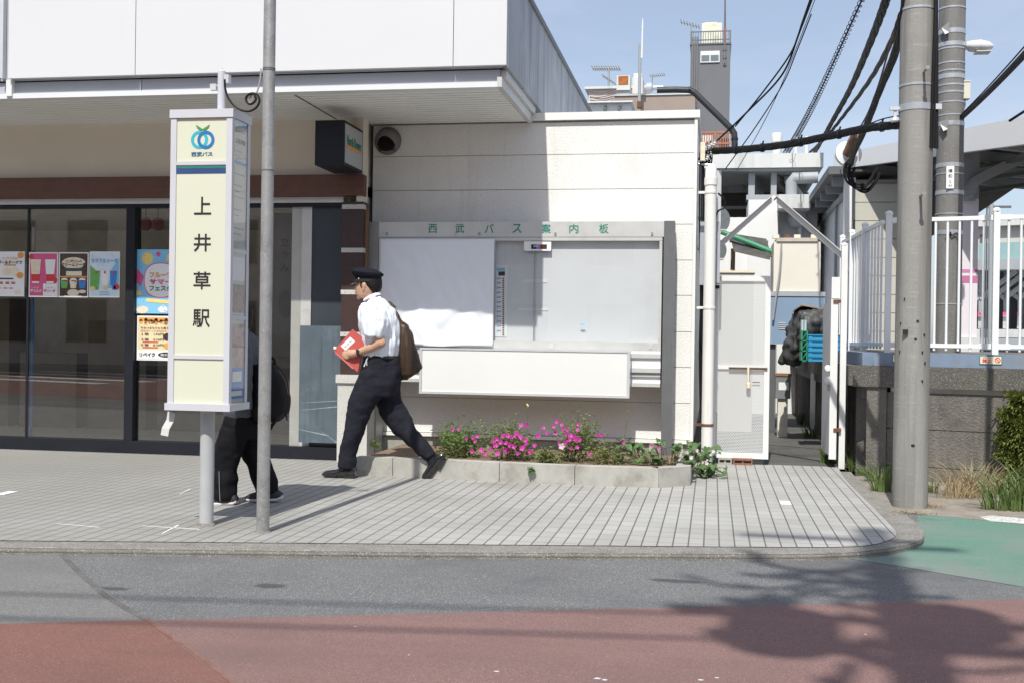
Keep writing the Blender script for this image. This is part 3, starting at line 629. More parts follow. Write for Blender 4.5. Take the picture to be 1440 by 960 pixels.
zfT, zfB = zhB - .004, zy(730, 487, NB)
g = MB(); zi0, zi1 = zfB + .05, zfT - .03
g.box(BX0, BX1, NB + .002, NB + .05, zi1, zfT); g.box(BX0, BX1, NB + .002, NB + .05, zfB, zi0)
g.box(BX0, BX0 + .03, NB + .004, NB + .05, zi0, zi1); g.box(BX1 - .025, BX1, NB + .004, NB + .05, zi0, zi1); g.bevel(.003); g.build('frame', m_alu, nb)
MB().box(BX0, BX1, NB + .055, NB + .08, zfB, zfT).build('backboard', m_board, nb)
MB().box(BX0, BX1, NB + .0805, NB + .2, zfB + .01, zfT - .01).build('case_back', m_mgrey, nb)
xm = xy(752, 400, NB); MB().box(BX0 + .03, xm + .01, NB + .024, NB + .028, zi0, zi1).build('glass_pane', m_bglass, nb)
MB().box(xm - .01, BX1 - .025, NB + .016, NB + .021, zi0, zi1).build('glass_pane', m_bglass, nb)
MB().box(xm - .012, xm - .008, NB + .012, NB + .027, zi0, zi1).build('pane_edge', m_mgrey, nb)
xc_ = xy(693, 400, NB); MB().box(xc_ - .02, xc_ + .016, NB + .012, NB + .026, zi0, zi1).build('frame_strip', m_alu, nb)
for px in (776, 915): 
    p = at_y(px, 486, NB - .004); MB().box(p.x - .012, p.x + .012, NB - .006, NB + .002, p.z - .03, p.z + .014).build('lock_plate', m_alub, nb)
for px in (544, 674, 781, 917):
    p = at_y(px, 329, NB - .004); MB().box(p.x - .01, p.x + .01, NB - .008, NB, p.z - .012, p.z + .012).build('latch', m_mgrey, nb)
# vinyl sheet over the left half
g = MB(); cx0, cx1 = xy(533, 400, NB) , xy(695, 400, NB); cz0, cz1 = zy(695, 487, NB) , zfT - .015; nx, nz = 46, 44; grid = []
for j in range(nz + 1):
    row = []
    for i in range(nx + 1):
        u, v_ = i / nx, j / nz
        x = cx0 + (cx1 - cx0) * u; z = cz0 + (cz1 - cz0) * v_
        f = max(0, math.sin(math.pi * u)) ** .6 * (1 - v_ ** 3)
        diag = (u * 1.2 - v_ * .9)
        y_ = NB - .02 - .024 * f - .026 * f * noise.noise((diag * 6, (u + v_) * 1.1, 2)) - .024 * math.sin((u * .9 + v_ * .8) * 24) * noise.noise((u * 3, v_ * 3, 8)) * f - .010 * noise.noise((u * 17 + v_ * 6, v_ * 4, 1)) * min(1, f * 2)
        row.append(g.b.verts.new((x, y_, z + .006 * math.sin(u * 9) * (1 - v_))))
    grid.append(row)
for a, b in zip(grid, grid[1:]):
    for i in range(nx): g.b.faces.new((a[i], a[i + 1], b[i + 1], b[i]))
cv = g.build('vinyl_sheet', m_vinyl, None, True); tag(cv, 'white wrinkled vinyl sheet hung over the left half of the notice board', 'vinyl sheet')
sm = cv.modifiers.new('t', 'SOLIDIFY'); sm.thickness = .002
# timetable strip inside the glass
TB = NB + .05
a, b = at_y(697, 375, TB), at_y(711, 472, TB)
tt = thing('timetable_strip', 'narrow timetable strip with blue and black marks inside the notice board', 'timetable', ((a.x + b.x) / 2, TB, b.z))
MB().box(a.x, b.x + .012, TB, TB + .004, b.z - .01, a.z + .015).build('sheet', m_paper, tt)
def tq(px0, py0, px1, py1, m, nm='mark', k=.001):
    p, q = at_y(px0, py0, TB - k), at_y(px1, py1, TB - k); MB().box(p.x, q.x, TB - k, TB - k + .0005, q.z, p.z).build(nm, m, tt)
tq(699, 377, 710, 381, m_sky); tq(701, 382, 710, 388, m_black)
for i in range(12): y = 390 + i * 6.7; tq(698.5, y, 701.5, y + 3, m_sky); tq(702, y + .5, 704.5, y + 2.2, m_pink, 'mark')
for i in range(26): y = 391 + i * 3.15; tq(706.5, y, 709, y + 1.9, m_black)
for k, (x0, y0, x1, y1) in enumerate(((735, 393, 769, 397.5), (728, 433, 771, 437))):
    p, q = at_y(x0, y0, TB), at_y(x1, y1, TB); o = MB().prism([(p.x, TB, q.z), (q.x, TB, q.z), (q.x - .01, TB, p.z), (p.x + .01, TB, p.z)], (0, .004, 0)).build('tape_strip', m_paper)
    tag(o, ['upper short pale tape strip stuck on the grey backboard', 'lower longer pale tape strip stuck on the grey backboard'][k], 'tape')
p, q = at_y(737, 339.5, NB + .012), at_y(775, 353, NB + .012)
pn = thing('paper_notice', 'small white paper with a coloured badge print at the board top', 'notice', ((p.x + q.x) / 2, NB + .012, q.z))
MB().box(p.x, q.x, NB + .010, NB + .012, q.z, p.z).build('sheet', m_paper, pn)
for x0, x1, m_ in ((747, 754, m_navy), (754, 758.5, m_blue), (758.5, 761, m_red), (761, 769, m_browntile)):
    a, b = at_y(x0, 344, NB + .009), at_y(x1, 350.5, NB + .009); MB().box(a.x, b.x, NB + .0085, NB + .0095, b.z, a.z).build('print', m_, pn)
text('2021', at_y(754, 346.5, NB + .0075), .018, m_paper, pn, width=.055)
p = at_y(819, 456, NB + .012); tag(MB().box(p.x - .022, p.x + .022, NB + .010, NB + .013, p.z - .008, p.z + .008).build('sticker', m_sky), 'tiny light blue sticker low on the right glass pane', 'sticker')
# rails and long blank light box underneath
g = MB()
for y0, y1, d in ((489, 493, .01), (497, 503, .03), (517, 523, .05), (526, 529, .03), (538, 543, .045)):
    g.box(BX0, BX1, NB + .01 - d, NB - .001, zy(900, y1, NB), zy(900, y0, NB))
g.build('rail', m_alu, nb)
MB().box(BX0, BX1, NB + .0, NB + .14, zy(900, 543, NB) + .003, zy(900, 490, NB) - .003).build('lower_backboard', m_white, nb)
LB = 10.16
a, b = at_y(590, 490, LB), at_y(885, 557, LB)
lb = thing('blank_sign_box', 'long blank white sign box fixed below the notice board', 'sign', ((a.x + b.x) / 2, LB, b.z))
zlt, zlb = zy(735, 491, LB), zy(735, 556, LB)
g = MB(); g.box(a.x, b.x, LB + .012, NB - .022, zlb, zlt); g.bevel(.004); g.build('box', m_alub, lb)
MB().box(a.x + .025, b.x - .025, LB + .006, LB + .014, zlb + .022, zlt - .018).build('face', m_ivory, lb)
g = MB(); g.box(a.x, b.x, LB, LB + .012, zlb, zlb + .022); g.box(a.x, b.x, LB, LB + .012, zlt - .016, zlt); g.box(a.x, a.x + .022, LB, LB + .012, zlb + .022, zlt - .016); g.box(b.x - .022, b.x, LB, LB + .012, zlb + .022, zlt - .016); g.build('edge_frame', m_alub, lb)

# ================================================================== PLANTER
PH = .155
fr_ = [at_z(500, 668), at_z(552, 669.5), at_z(702, 677), at_z(808, 682), at_z(916, 685.5), at_z(926, 685.5), at_z(971, 682)]
ptr = thing('planter', 'low concrete planter kerb filled with soil below the notice board', 'planter', (fr_[2].x, fr_[2].y, 0))
pth = fr_ + [V(fr_[-1].x + .01, 10.55, 0)]
nrm = []
for i, p in enumerate(pth):
    d = ((pth[min(i + 1, len(pth) - 1)]) - pth[max(i - 1, 0)]).normalized(); nrm.append(V(-d.y, d.x, 0))
for i in range(len(pth) - 1):
    if i == 4: continue
    j = 6 if i == 5 else i + 1
    p, q = pth[i], pth[j]
    if i == 3: q = pth[5]
    d = (q - p).normalized() * .0025
    g = MB(); g.prism([p + d, q - d, q - d + nrm[j] * .12, p + d + nrm[i] * .12], (0, 0, PH)); g.bevel(.012, 2); g.build('kerb_block', m_conc, ptr, True)
g = MB(); g.prism([p + nrm[i] * .118 + V(0, 0, -.02) for i, p in enumerate(pth)] + [V(fr_[0].x, 10.6, -.02)], (0, 0, PH - .005)); g.build('soil', m_soil, ptr)

# ================================================================== PLANTS
m_lf = leaf_mat('feathery_green_leaf', (.11, .19, .045), (.21, .28, .085), tr=.35, s=30)
m_lf2 = leaf_mat('petunia_leaf', (.125, .18, .05), (.26, .29, .11), tr=.35, s=40)
m_vine = leaf_mat('morning_glory_leaf', (.065, .13, .04), (.13, .21, .075), r=.42, tr=.2, s=14)
m_stem = leaf_mat('green_stem', (.11, .15, .045), (.16, .18, .06), tr=.1)
m_petal = leaf_mat('magenta_petal', (.50, .03, .30), (.62, .06, .40), r=.5, tr=.3, s=60)
m_petalp = leaf_mat('pale_pink_petal', (.70, .38, .55), (.80, .62, .70), r=.5, tr=.3, s=60)
m_petalw = leaf_mat('white_pink_petal', (.70, .45, .58), (.80, .70, .74), r=.5, tr=.3, s=60)
def leaf(g, c, d, up, l, w, fold=.25, heart=False):
    """one leaf: bent along its midrib"""
    d = d.normalized(); s = d.cross(up).normalized(); n = s.cross(d)
    if heart: prof = [(0, .0), (-.12, .55), (.15, .98), (.5, .8), (.8, .35), (1, 0)]
    else: prof = [(0, .08), (.3, .8), (.6, .9), (.85, .45), (1, 0)]
    mid = [g.b.verts.new(c + d * (l * max(0, t)) - n * (fold * l * max(0, t) ** 2)) for t, k in prof]
    for sg_ in (-1, 1):
        e = [g.b.verts.new(c + d * (l * t) + s * (sg_ * w * k * .5) - n * (fold * l * max(0, t) ** 2 - .18 * w * k)) for t, k in prof]
        for i in range(len(prof) - 1):
            f = (mid[i], mid[i + 1], e[i + 1], e[i]); g.b.faces.new(f if sg_ > 0 else f[::-1])
def rdir(zmin=-.2, zmax=1.0):
    a = rnd.uniform(0, 2 * math.pi); z = rnd.uniform(zmin, zmax); r = math.sqrt(max(0, 1 - z * z)); return V(r * math.cos(a), r * math.sin(a), z)
fl_mesh = {}
def flower(parent, c, facing, r, m, name='flower'):
    key = m.name
    if key not in fl_mesh:
        g = MB(); ce = g.b.verts.new((0, 0, -.25)); n = 25; rim = []
        for i in range(n):
            a = 2 * math.pi * i / n; k = .86 + .14 * math.cos(5 * a); rim.append(g.b.verts.new((k * math.cos(a), k * math.sin(a), .06 * math.sin(3 * a + 1))))
        inn = [g.b.verts.new((.3 * math.cos(2 * math.pi * i / n), .3 * math.sin(2 * math.pi * i / n), -.1)) for i in range(n)]
        for i in range(n): g.b.faces.new((rim[i], rim[(i + 1) % n], inn[(i + 1) % n], inn[i])); g.b.faces.new((inn[i], inn[(i + 1) % n], ce))
        me = bpy.data.meshes.new(name); g.b.to_mesh(me); g.b.free(); me.materials.append(m)
        for p in me.polygons: p.use_smooth = True
        fl_mesh[key] = me
    o = bpy.data.objects.new(name, fl_mesh[key]); C.objects.link(o); o.parent = parent
    o.location = c - ORG[parent.name]; o.rotation_euler = facing.to_track_quat('Z', 'Y').to_euler(); o.scale = (r * .88,) * 3
def bush(name, label, c, rx, ry, rz, n, lsize, m, group=None, stems=26, thin=.45, cat='plant'):
    t = thing(name, label, cat, c, group); g = MB(); s = MB()
    lumps = [(V(c[0] + rnd.uniform(-.75, .75) * rx, c[1] + rnd.uniform(-.6, .6) * ry, c[2] + rnd.uniform(.15, .65) * rz), rnd.uniform(.32, .55)) for _ in range(9)]
    for i in range(n):
        lc, k = rnd.choice(lumps); p = lc + Vector((rnd.gauss(0, .5) * rx * k, rnd.gauss(0, .5) * ry * k, rnd.gauss(0, .5) * rz * k))
        if p.z < c[2]: p.z = c[2] + rnd.uniform(0, .05)
        if p.y > 10.52: p.y = 10.5 - rnd.uniform(0, .1)
        leaf(g, p, rdir(-.3, .8), rdir(.2, 1), lsize * rnd.uniform(.6, 1.3), lsize * thin * rnd.uniform(.7, 1.2))
    for i in range(stems):
        lc, k = rnd.choice(lumps); b = V(c[0] + rnd.uniform(-.5, .5) * rx, c[1] + rnd.uniform(-.4, .4) * ry, c[2]); e = lc + Vector((rnd.uniform(-.4, .4) * rx, rnd.uniform(-.3, .3) * ry, rnd.uniform(0, .55) * rz))
        if e.y > 10.5: e.y = 10.48
        s.tube([b, (b + e) / 2 + V(rnd.uniform(-.02, .02), rnd.uniform(-.02, .02), .02), e], [.003, .0025, .0015], 5)
        for q in range(5): leaf(g, b.lerp(e, .5 + q * .12), rdir(-.1, .7), V(0, 0, 1), lsize, lsize * thin)
    g.build('foliage', m, t); s.build('stem', m_stem, t)
    return t
ZS = PH - .03
def gp_(px, py, Y): p = at_y(px, py, Y); return p
b1 = bush('feathery_bush', 'fine-leaved green bush at the left of the planter beside the walking man', (xy(648, 640, 9.55), 9.62, ZS), .24, .24, .28, 1300, .032, m_lf)
for px, py in ((636, 603), (645, 603), (656, 616), (668, 620), (665, 615), (672, 613)): flower(b1, at_y(px, py, 9.48), V(rnd.uniform(-.5, .5), -1, rnd.uniform(.0, .6)), .021, m_petal)
b2 = bush('petunia', 'petunia with a dense cluster of magenta flowers', (xy(722, 640, 9.5), 9.58, ZS), .25, .2, .30, 900, .030, m_lf2, 'petunias in the planter', thin=.6)
pts = [(699, 617), (707, 612), (714, 612), (694, 619), (711, 622), (716, 625), (704, 621), (725, 612), (732, 614), (727, 609), (739, 618), (740, 623), (723, 627), (734, 630), (728, 637), (714, 632), (710, 632), (677, 632), (682, 638), (690, 630), (733, 597), (741, 597), (664, 634), (745, 634), (752, 626), (757, 612), (697, 626), (719, 615), (700, 637), (736, 628)]
for px, py in pts: flower(b2, at_y(px, py, 9.36 + rnd.uniform(-.03, .06)), V(rnd.uniform(-.7, .5), -1, rnd.uniform(-.1, .7)), rnd.uniform(.021, .030), m_petal)
b3 = bush('petunia', 'taller petunia with scattered magenta flowers and one pale pink bloom', (xy(800, 640, 9.5), 9.58, ZS), .26, .2, .36, 900, .030, m_lf2, 'petunias in the planter', thin=.6)
pts = [(764, 601), (769, 608), (779, 599), (781, 608), (790, 597), (792, 603), (798, 604), (783, 592), (813, 596), (812, 604), (802, 612), (808, 613), (800, 618), (815, 618), (809, 617), (840, 611), (846, 611), (812, 628), (830, 637), (803, 630), (796, 610), (786, 622), (795, 622)]
for px, py in pts: flower(b3, at_y(px, py, 9.36 + rnd.uniform(-.03, .06)), V(rnd.uniform(-.7, .5), -1, rnd.uniform(-.1, .7)), rnd.uniform(.019, .027), m_petal)
flower(b3, at_y(790, 627, 9.32), V(-.1, -1, .1), .034, m_petalp)
b4 = bush('low_weed', 'low yellow-green weeds between the petunias and the vine', (xy(850, 650, 9.45), 9.5, ZS), .16, .2, .16, 600, .03, leaf_mat('yellow_green_leaf', (.14, .16, .04), (.22, .22, .08)), stems=14, thin=.35)
b5 = bush('low_weed', 'pale seedlings at the front edge between the two petunias', (xy(762, 655, 9.4), 9.36, ZS), .16, .07, .14, 420, .026, m_lf2, stems=14, thin=.5)
# morning glory with big heart leaves, trailing over the right end
t = thing('morning_glory', 'morning glory vine with heart leaves and pink flowers over the planter end', 'plant', (xy(940, 650, 9.35), 9.4, ZS)); g = MB(); s = MB()
pts = [(rnd.uniform(868, 985), rnd.uniform(618, 656)) for _ in range(70)] + [(rnd.uniform(984, 1010), rnd.uniform(622, 670)) for _ in range(26)] + [(rnd.uniform(990, 1024), rnd.uniform(655, 672)) for _ in range(14)]
prev = None
for i, (px, py) in enumerate(pts):
    Yb = 9.40 + .25 * rnd.random() if px < 975 else 9.75 + .3 * rnd.random()
    p = at_y(px, py, Yb); p.z = max(p.z, .03)
    sz = rnd.uniform(.045, .085) * (.8 if px > 1005 else 1)
    leaf(g, p, V(rnd.uniform(-.8, .8), rnd.uniform(-1, -.1), rnd.uniform(-.7, .45)), V(rnd.uniform(-.3, .3), -.35, 1), sz, sz * 1.05, .3, True)
    root = V(p.x * .6 + t.location.x * .4 + rnd.uniform(-.05, .05), p.y + .08, ZS if px < 975 else .02)
    s.tube([root, root.lerp(p, .5) + V(0, 0, .04), p], .0022, 5)
g.build('foliage', m_vine, t); s.build('stem', m_stem, t)
for px, py in ((1003, 634), (972, 643), (994, 651), (927, 629), (917, 626), (877, 622), (980, 633)): flower(t, at_y(px, py, 9.36 if px < 980 else 9.7), V(rnd.uniform(-.4, .4), -1, .3), .02, m_petalw if px > 960 else m_petal)
# tendrils and tall weeds
for k, (base, tip, lab) in enumerate((((868, 640), (884, 578), 'tall thin weed with seed heads beside the vine against the wall'), ((748, 640), (741, 568), 'thin yellow flowered weed rising above the petunia cluster'), ((790, 640), (789, 583), 'short pale weed stalk behind the scattered petunias'))):
    a, b = at_y(base[0], base[1], 9.7), at_y(tip[0], tip[1], 9.7); t = thing('tall_weed', lab, 'weed', a)
    md = a.lerp(b, .5) + V(.02 * (-1) ** k, 0, 0); MB().tube([a, md, b], [.0035, .0028, .0015], 5).build('stem', m_stem, t)
    g = MB()
    for i in range(16): q = a.lerp(b, rnd.uniform(.3, 1)); leaf(g, q, rdir(-.1, .6), V(0, 0, 1), .022, .008)
    g.build('leaf', m_lf2, t)
    g = MB(); 
    for i in range(5): g.ball(b + V(rnd.uniform(-.012, .012), 0, rnd.uniform(-.02, .01)), .007, .007, .006, 7, 5)
    g.build('flower_head', m_yellow if k == 1 else m_stem, t)
p = at_z(748, 672); q = at_y(748, 660, 9.02); t = thing('wall_weed', 'small green weed sprouting from the planter front', 'weed', q); g = MB()
for i in range(14): leaf(g, q + V(rnd.uniform(-.02, .02), 0, rnd.uniform(-.03, .04)), V(rnd.uniform(-.8, .8), -1, rnd.uniform(-.6, .5)), V(0, -.3, 1), .04, .03)
g.build('foliage', m_vine, t)
q = at_z(560, 652); t = bush('small_weed', 'tiny green weed on the bare soil behind the walking man', (xy(525, 632, 10.2), 10.2, ZS), .05, .05, .08, 50, .03, m_lf, stems=4)

# ================================================================== BUS STOP PYLON
m_pyl = mat('white_grey_sign_frame', (.56, .57, .61), .42, v=.04, s=4, stain=(.52, .50, .46), sr=(.68, .85), ss=5)
m_post = mat('grey_painted_steel', (.42, .43, .44), .5, v=.08, s=5, stain=(.28, .26, .23), sr=(.6, .78), ss=5)
YF = 6.36
bx0, bx1 = xy(236.5, 460, YF), xy(323, 460, YF); yb = YF + .27
bz0, bz1 = zy(280, 577, YF), zy(280, 154, YF)
bs = thing('bus_stop_sign', 'tall cream and white box bus stop sign on a grey post', 'sign', ((bx0 + bx1) / 2, 6.5, 0))
pc = at_z(290, 738)
MB().tube([(pc.x, pc.y, -.02), (pc.x, pc.y, bz0 + .01)], .043, 20).build('post', m_post, bs, True)
MB().lathe((pc.x, pc.y, 0), [(.056, 0), (.05, .012), (.0435, .018)], 20).build('collar', m_kerb, bs, True)
g = MB(); fw = .037
for x in (bx0, bx1 - fw):
    for y in (YF, yb - fw): g.box(x, x + fw, y, y + fw, bz0 + .04, bz1 - .05)
g.bevel(.008, 2); g.build('frame', m_pyl, bs, True)
g = MB(); g.box(bx0 - .006, bx1 + .006, YF - .006, yb + .006, bz1 - .05, bz1); g.bevel(.008, 2); g.build('top_cap', m_pyl, bs)
g = MB(); g.box(bx0 - .012, bx1 + .012, YF - .012, yb + .012, bz0, bz0 + .042); g.bevel(.006); g.build('bottom_tray', m_pyl, bs)
MB().box(bx0 + fw, bx1 - fw, YF + .008, YF + .016, bz0 + .042, bz1 - .05).build('front_panel', m_cream, bs)
MB().box(bx0 + .006, bx0 + .014, YF + fw, yb - fw, bz0 + .042, bz1 - .05).build('side_panel', m_cream, bs)
MB().box(bx0 + fw, bx1 - fw, yb - .014, yb - .008, bz0 + .042, bz1 - .05).build('back_panel', m_cream, bs)
for py in (229.5, 502): zc = zy(283, py, YF); MB().box(bx0 + fw, bx1 - fw, YF + .001, YF + .01, zc - .011, zc + .011).build('crossbar', m_pyl, bs)
fp = YF + .0065
def fz(py): return zy(283, py, fp)
MB().box(bx0 + fw + .001, bx1 - fw - .001, fp, fp + .001, fz(236.5), fz(233.8)).build('green_stripe', m_green, bs)
MB().box(bx0 + fw + .001, bx1 - fw - .001, fp, fp + .001, fz(244.6), fz(236.7)).build('blue_stripe', mat('navy_stripe', (.03, .07, .20), .45), bs)
for s, (px, py) in zip('上井草駅', ((285, 289.5), (284.5, 341.5), (284, 394.5), (283, 447.5))): text(s, at_y(px, py, fp), .105, m_black, bs, bold=.008, width=.108)
text('西武バス', at_y(284, 217, fp), .026, mat('blue_grey_ink', (.05, .15, .27), .5), bs, width=.135, bold=.012)
def ring(c, r0, r1, m, nm, dy):
    g = MB(); n = 40
    for i in range(n):
        a, b = 2 * math.pi * i / n, 2 * math.pi * (i + 1) / n
        g.poly([c + V(r0 * math.cos(a), dy, r0 * math.sin(a)), c + V(r1 * math.cos(a), dy, r1 * math.sin(a)), c + V(r1 * math.cos(b), dy, r1 * math.sin(b)), c + V(r0 * math.cos(b), dy, r0 * math.sin(b))])
    g.build(nm, m, bs)
pxm = 6.6 / 1600
ring(at_y(280.5, 197, fp), 8.6 * pxm, 13.2 * pxm, mat('teal_ink', (.04, .42, .52), .45), 'emblem_ring', 0); ring(at_y(289.5, 197, fp), 8.6 * pxm, 13.2 * pxm, mat('deep_blue_ink', (.02, .17, .42), .45), 'emblem_ring', -.001)
g = MB()
for s in (-1, 1):
    c0 = at_y(285.2, 182, fp); L = 11 * pxm; pr_ = [(0, 0), (.35, .22), (.7, .42), (1, .62), (.8, .18), (.45, -.10), (0, -.12)]
    f = [c0 + V(s * L * u, -.002, L * v) for u, v in pr_]; g.poly(f if s > 0 else f[::-1])
g.build('emblem_leaf', mat('leaf_green_emblem', (.07, .30, .06), .45), bs)
# timetable side facing the shop road end
xs = bx1 - .009
MB().box(xs - .006, xs, YF + fw, yb - fw, bz0 + .042, bz1 - .05).build('timetable_panel', mat('pale_timetable_sheet', (.58, .58, .53), .4, v=.04), bs)
for py in (354, 447): zc = zy(338, py, YF + .13); MB().box(xs - .002, xs + .007, YF + fw, yb - fw, zc - .011, zc + .011).build('crossbar', m_pyl, bs)
def srect(y0, y1, z0, z1, m, nm, k=.002): MB().box(xs, xs + k, y0, y1, z0, z1).build(nm, m, bs)
def sz(py): return zy(336, py, YF + .13)
y0, y1 = YF + fw + .006, yb - fw - .006
srect(y0, y1, sz(178), sz(172), m_sky, 'heading_stripe'); srect(y0, y1, sz(232), sz(228), m_blue, 'heading_stripe')
text('上井草駅', (xs + .003, (y0 + y1) / 2, sz(200)), .032, m_black, bs, x=(0, 1, 0), width=.15, bold=.02, depth=.001)
for i, py in enumerate((186, 214, 221, 246, 262, 270, 278, 296, 304, 322, 330)): srect(y0 + .012, y1 - .02 - .04 * (i % 3), sz(py) - .003, sz(py) + .003, m_mgrey, 'timetable_line', .0015)
srect(y0, y1, sz(440), sz(400), mat('photo_print', (.30, .20, .18), .4, v=.5, s=25), 'notice'); srect(y0, y1, sz(395), sz(362), m_paper, 'notice')
srect(y0, y1, sz(515), sz(455), mat('faded_photo_print', (.45, .30, .27), .4, v=.5, s=18), 'notice'); srect(y0, y1, sz(560), sz(516), m_blue, 'notice'); srect(y0 + .02, y1 - .03, sz(536), sz(522), m_paper, 'notice', .0035); srect(y0 + .01, y1 - .02, sz(556), sz(549), m_paper, 'notice', .0035)
MB().box(xs + .004, xs + .006, YF + fw, yb - fw, bz0 + .042, bz1 - .05).build('side_glass', m_bglass, bs)
# hazard tape down the left edge and loose tape under the tray
g = MB(); g2 = MB(); n = 12; za, zb_ = zy(237, 350, YF), zy(237, 508, YF)
for i in range(n):
    (g if i % 2 else g2).box(bx0 - .003, bx0 - .0005, YF + .18, YF + .26, zb_ + (za - zb_) * i / n, zb_ + (za - zb_) * (i + 1) / n)
g.build('hazard_tape', m_orange, bs); g2.build('hazard_tape', m_black, bs)
a = at_y(241, 579, YF + .05); b = at_y(231, 612, YF + .02)
g = MB(); q = [a, a.lerp(b, .35) + V(.006, .004, 0), a.lerp(b, .7) + V(-.004, -.003, 0), b]
for u, w in zip(q, q[1:]): g.prism([u + V(-.024, 0, .004), u + V(.024, 0, -.004), w + V(.024, 0, -.004), w + V(-.024, 0, .004)], (0, .0012, 0))
tag(g.build('loose_tape', mat('dull_white_tape', (.52, .52, .51), .6)), 'strip of loose white tape dangling under the bus stop sign', 'tape')
# mast with small fittings
mp = at_y(311.5, 130, 6.5); zm0, zm1 = bz1, zy(311.5, 101, 6.5)
MB().tube([(mp.x, 6.5, zm0), (mp.x, 6.5, zm1)], .0235, 16).build('mast', m_pyl, bs, True)
MB().lathe((mp.x, 6.5, zm1), [(.0235, 0), (.018, .008), (.005, .012), (.005, .02)], 14).build('mast_cap', m_pyl, bs, True)
MB().box(mp.x + .024, mp.x + .052, 6.48, 6.52, zy(316, 118, 6.5), zy(316, 106, 6.5)).bevel(.006).build('sensor_box', m_alub, bs)
g = MB(); q = at_y(301, 123, 6.5); g.box(q.x - .02, q.x + .018, 6.485, 6.515, q.z - .02, q.z + .018); g.box(q.x, mp.x, 6.495, 6.505, q.z + .004, q.z + .014); g.build('junction_box', m_alub, bs)
def curve_pts(ctrl, n=8):
    out = []; P_ = [ctrl[0]] + ctrl + [ctrl[-1]]
    for i in range(1, len(P_) - 2):
        for k in range(n):
            t = k / n; a, b, c, d = P_[i - 1], P_[i], P_[i + 1], P_[i + 2]
            out.append(.5 * ((2 * b) + (c - a) * t + (2 * a - 5 * b + 4 * c - d) * t * t + (3 * b - a - 3 * c + d) * t ** 3))
    out.append(P_[-1]); return out
m_cable = mat('black_cable', (.009, .009, .010), .6, v=.2, s=9, spec=.25)
m_gcable = mat('grey_cable', (.35, .35, .36), .5, v=.1)
Yc = 6.42
cc = [at_y(x, y, Yc) for x, y in ((316, 112), (317, 126), (322, 140), (333, 152), (348, 157), (360, 152), (365, 142), (361, 133), (352, 132), (346, 138), (348, 145), (355, 146), (360, 140), (357, 133), (349, 134), (346, 141), (351, 147), (358, 144))]
tag(MB().tube(curve_pts(cc), .0065, 6).build('coiled_cable', m_cable, None, True), 'black cable coiled between the sign mast and the steel pole', 'cable')
cc = [at_y(x, y, Yc + .01) for x, y in ((367, 97), (366, 112), (362, 128), (356, 140), (352, 146), (350, 140), (354, 134))]
tag(MB().tube(curve_pts(cc), .005, 6).build('cable_tail', m_gcable, None, True), 'thin grey cable running from the steel pole into the coil', 'cable')

# ================================================================== STEEL POLE
m_galv = mat('galvanised_steel', (.36, .36, .355), .5, metal=.45, v=.12, s=8, stain=(.22, .21, .20), sr=(.5, .75), ss=7, fleck=(.52, .52, .52), fs=110, fr=(.6, .7))
pb = at_z(369.5, 748); st = thing('steel_pole', 'tall thin galvanised steel pole beside the bus stop sign', 'pole', (pb.x, pb.y, 0))
MB().tube([(pb.x, pb.y, -.03), (pb.x, pb.y, 1.0), (pb.x, pb.y, 4.9)], [.038, .0365, .0345], 20).build('shaft', m_galv, st, True)
g = MB()
for py in (98, 100.5): z = zy(374, py, pb.y); g.lathe((pb.x, pb.y, z), [(.037, 0), (.038, .004), (.037, .008)], 20)
z = zy(372, 241, pb.y); g.lathe((pb.x, pb.y, z), [(.037, 0), (.0378, .004), (.037, .008)], 20); g.build('clamp_band', m_dgrey, st, True)
MB().lathe((pb.x, pb.y, 0), [(.048, 0), (.044, .006), (.039, .010)], 20).build('base_collar', m_kerb, st, True)

# ================================================================== PEOPLE
m_skin = mat('skin', (.52, .31, .21), .5, v=.06, s=30)
m_shirt = mat('white_shirt_cotton', (.76, .80, .87), .85, v=.02, s=20, bump=.15, bs=300, bd=.001)
m_trou = mat('navy_wool_trousers', (.016, .016, .024), .9, spec=.2, v=.15, s=40, bump=.2, bs=400, bd=.001)
m_capm = mat('navy_cap_cloth', (.012, .013, .020), .85, spec=.15, v=.1, s=40)
m_lea = mat('black_polished_leather', (.012, .012, .013), .16, coat=.6, v=.1, s=20)
m_hair = mat('black_hair', (.010, .008, .007), .6, spec=.2, v=.4, s=90, bump=.6, bs=260, bd=.003)
def prings(pairs, Y, rys, n=16, yoff=None, sq=1.0):
    out = []
    for i, ((ax, ay), (bx, by)) in enumerate(pairs):
        Yi = Y + (yoff[i] if yoff else 0); a, b = at_y(ax, ay, Yi), at_y(bx, by, Yi); c, h = (a + b) / 2, (b - a) / 2; r = []
        for k in range(n):
            t = 2 * math.pi * k / n; ct, st_ = math.cos(t), math.sin(t)
            ct = math.copysign(abs(ct) ** sq, ct); st_ = math.copysign(abs(st_) ** sq, st_)
            r.append(c + h * ct + V(0, -rys[i] * st_, 0))
        out.append(r)
    return out
def crings(pts, rs, n=10):
    return pts, rs
MP = 9.03
man = thing('person', 'man in navy cap, white short-sleeved shirt and dark trousers striding left', 'person', (xy(540, 640, MP), MP, 0))
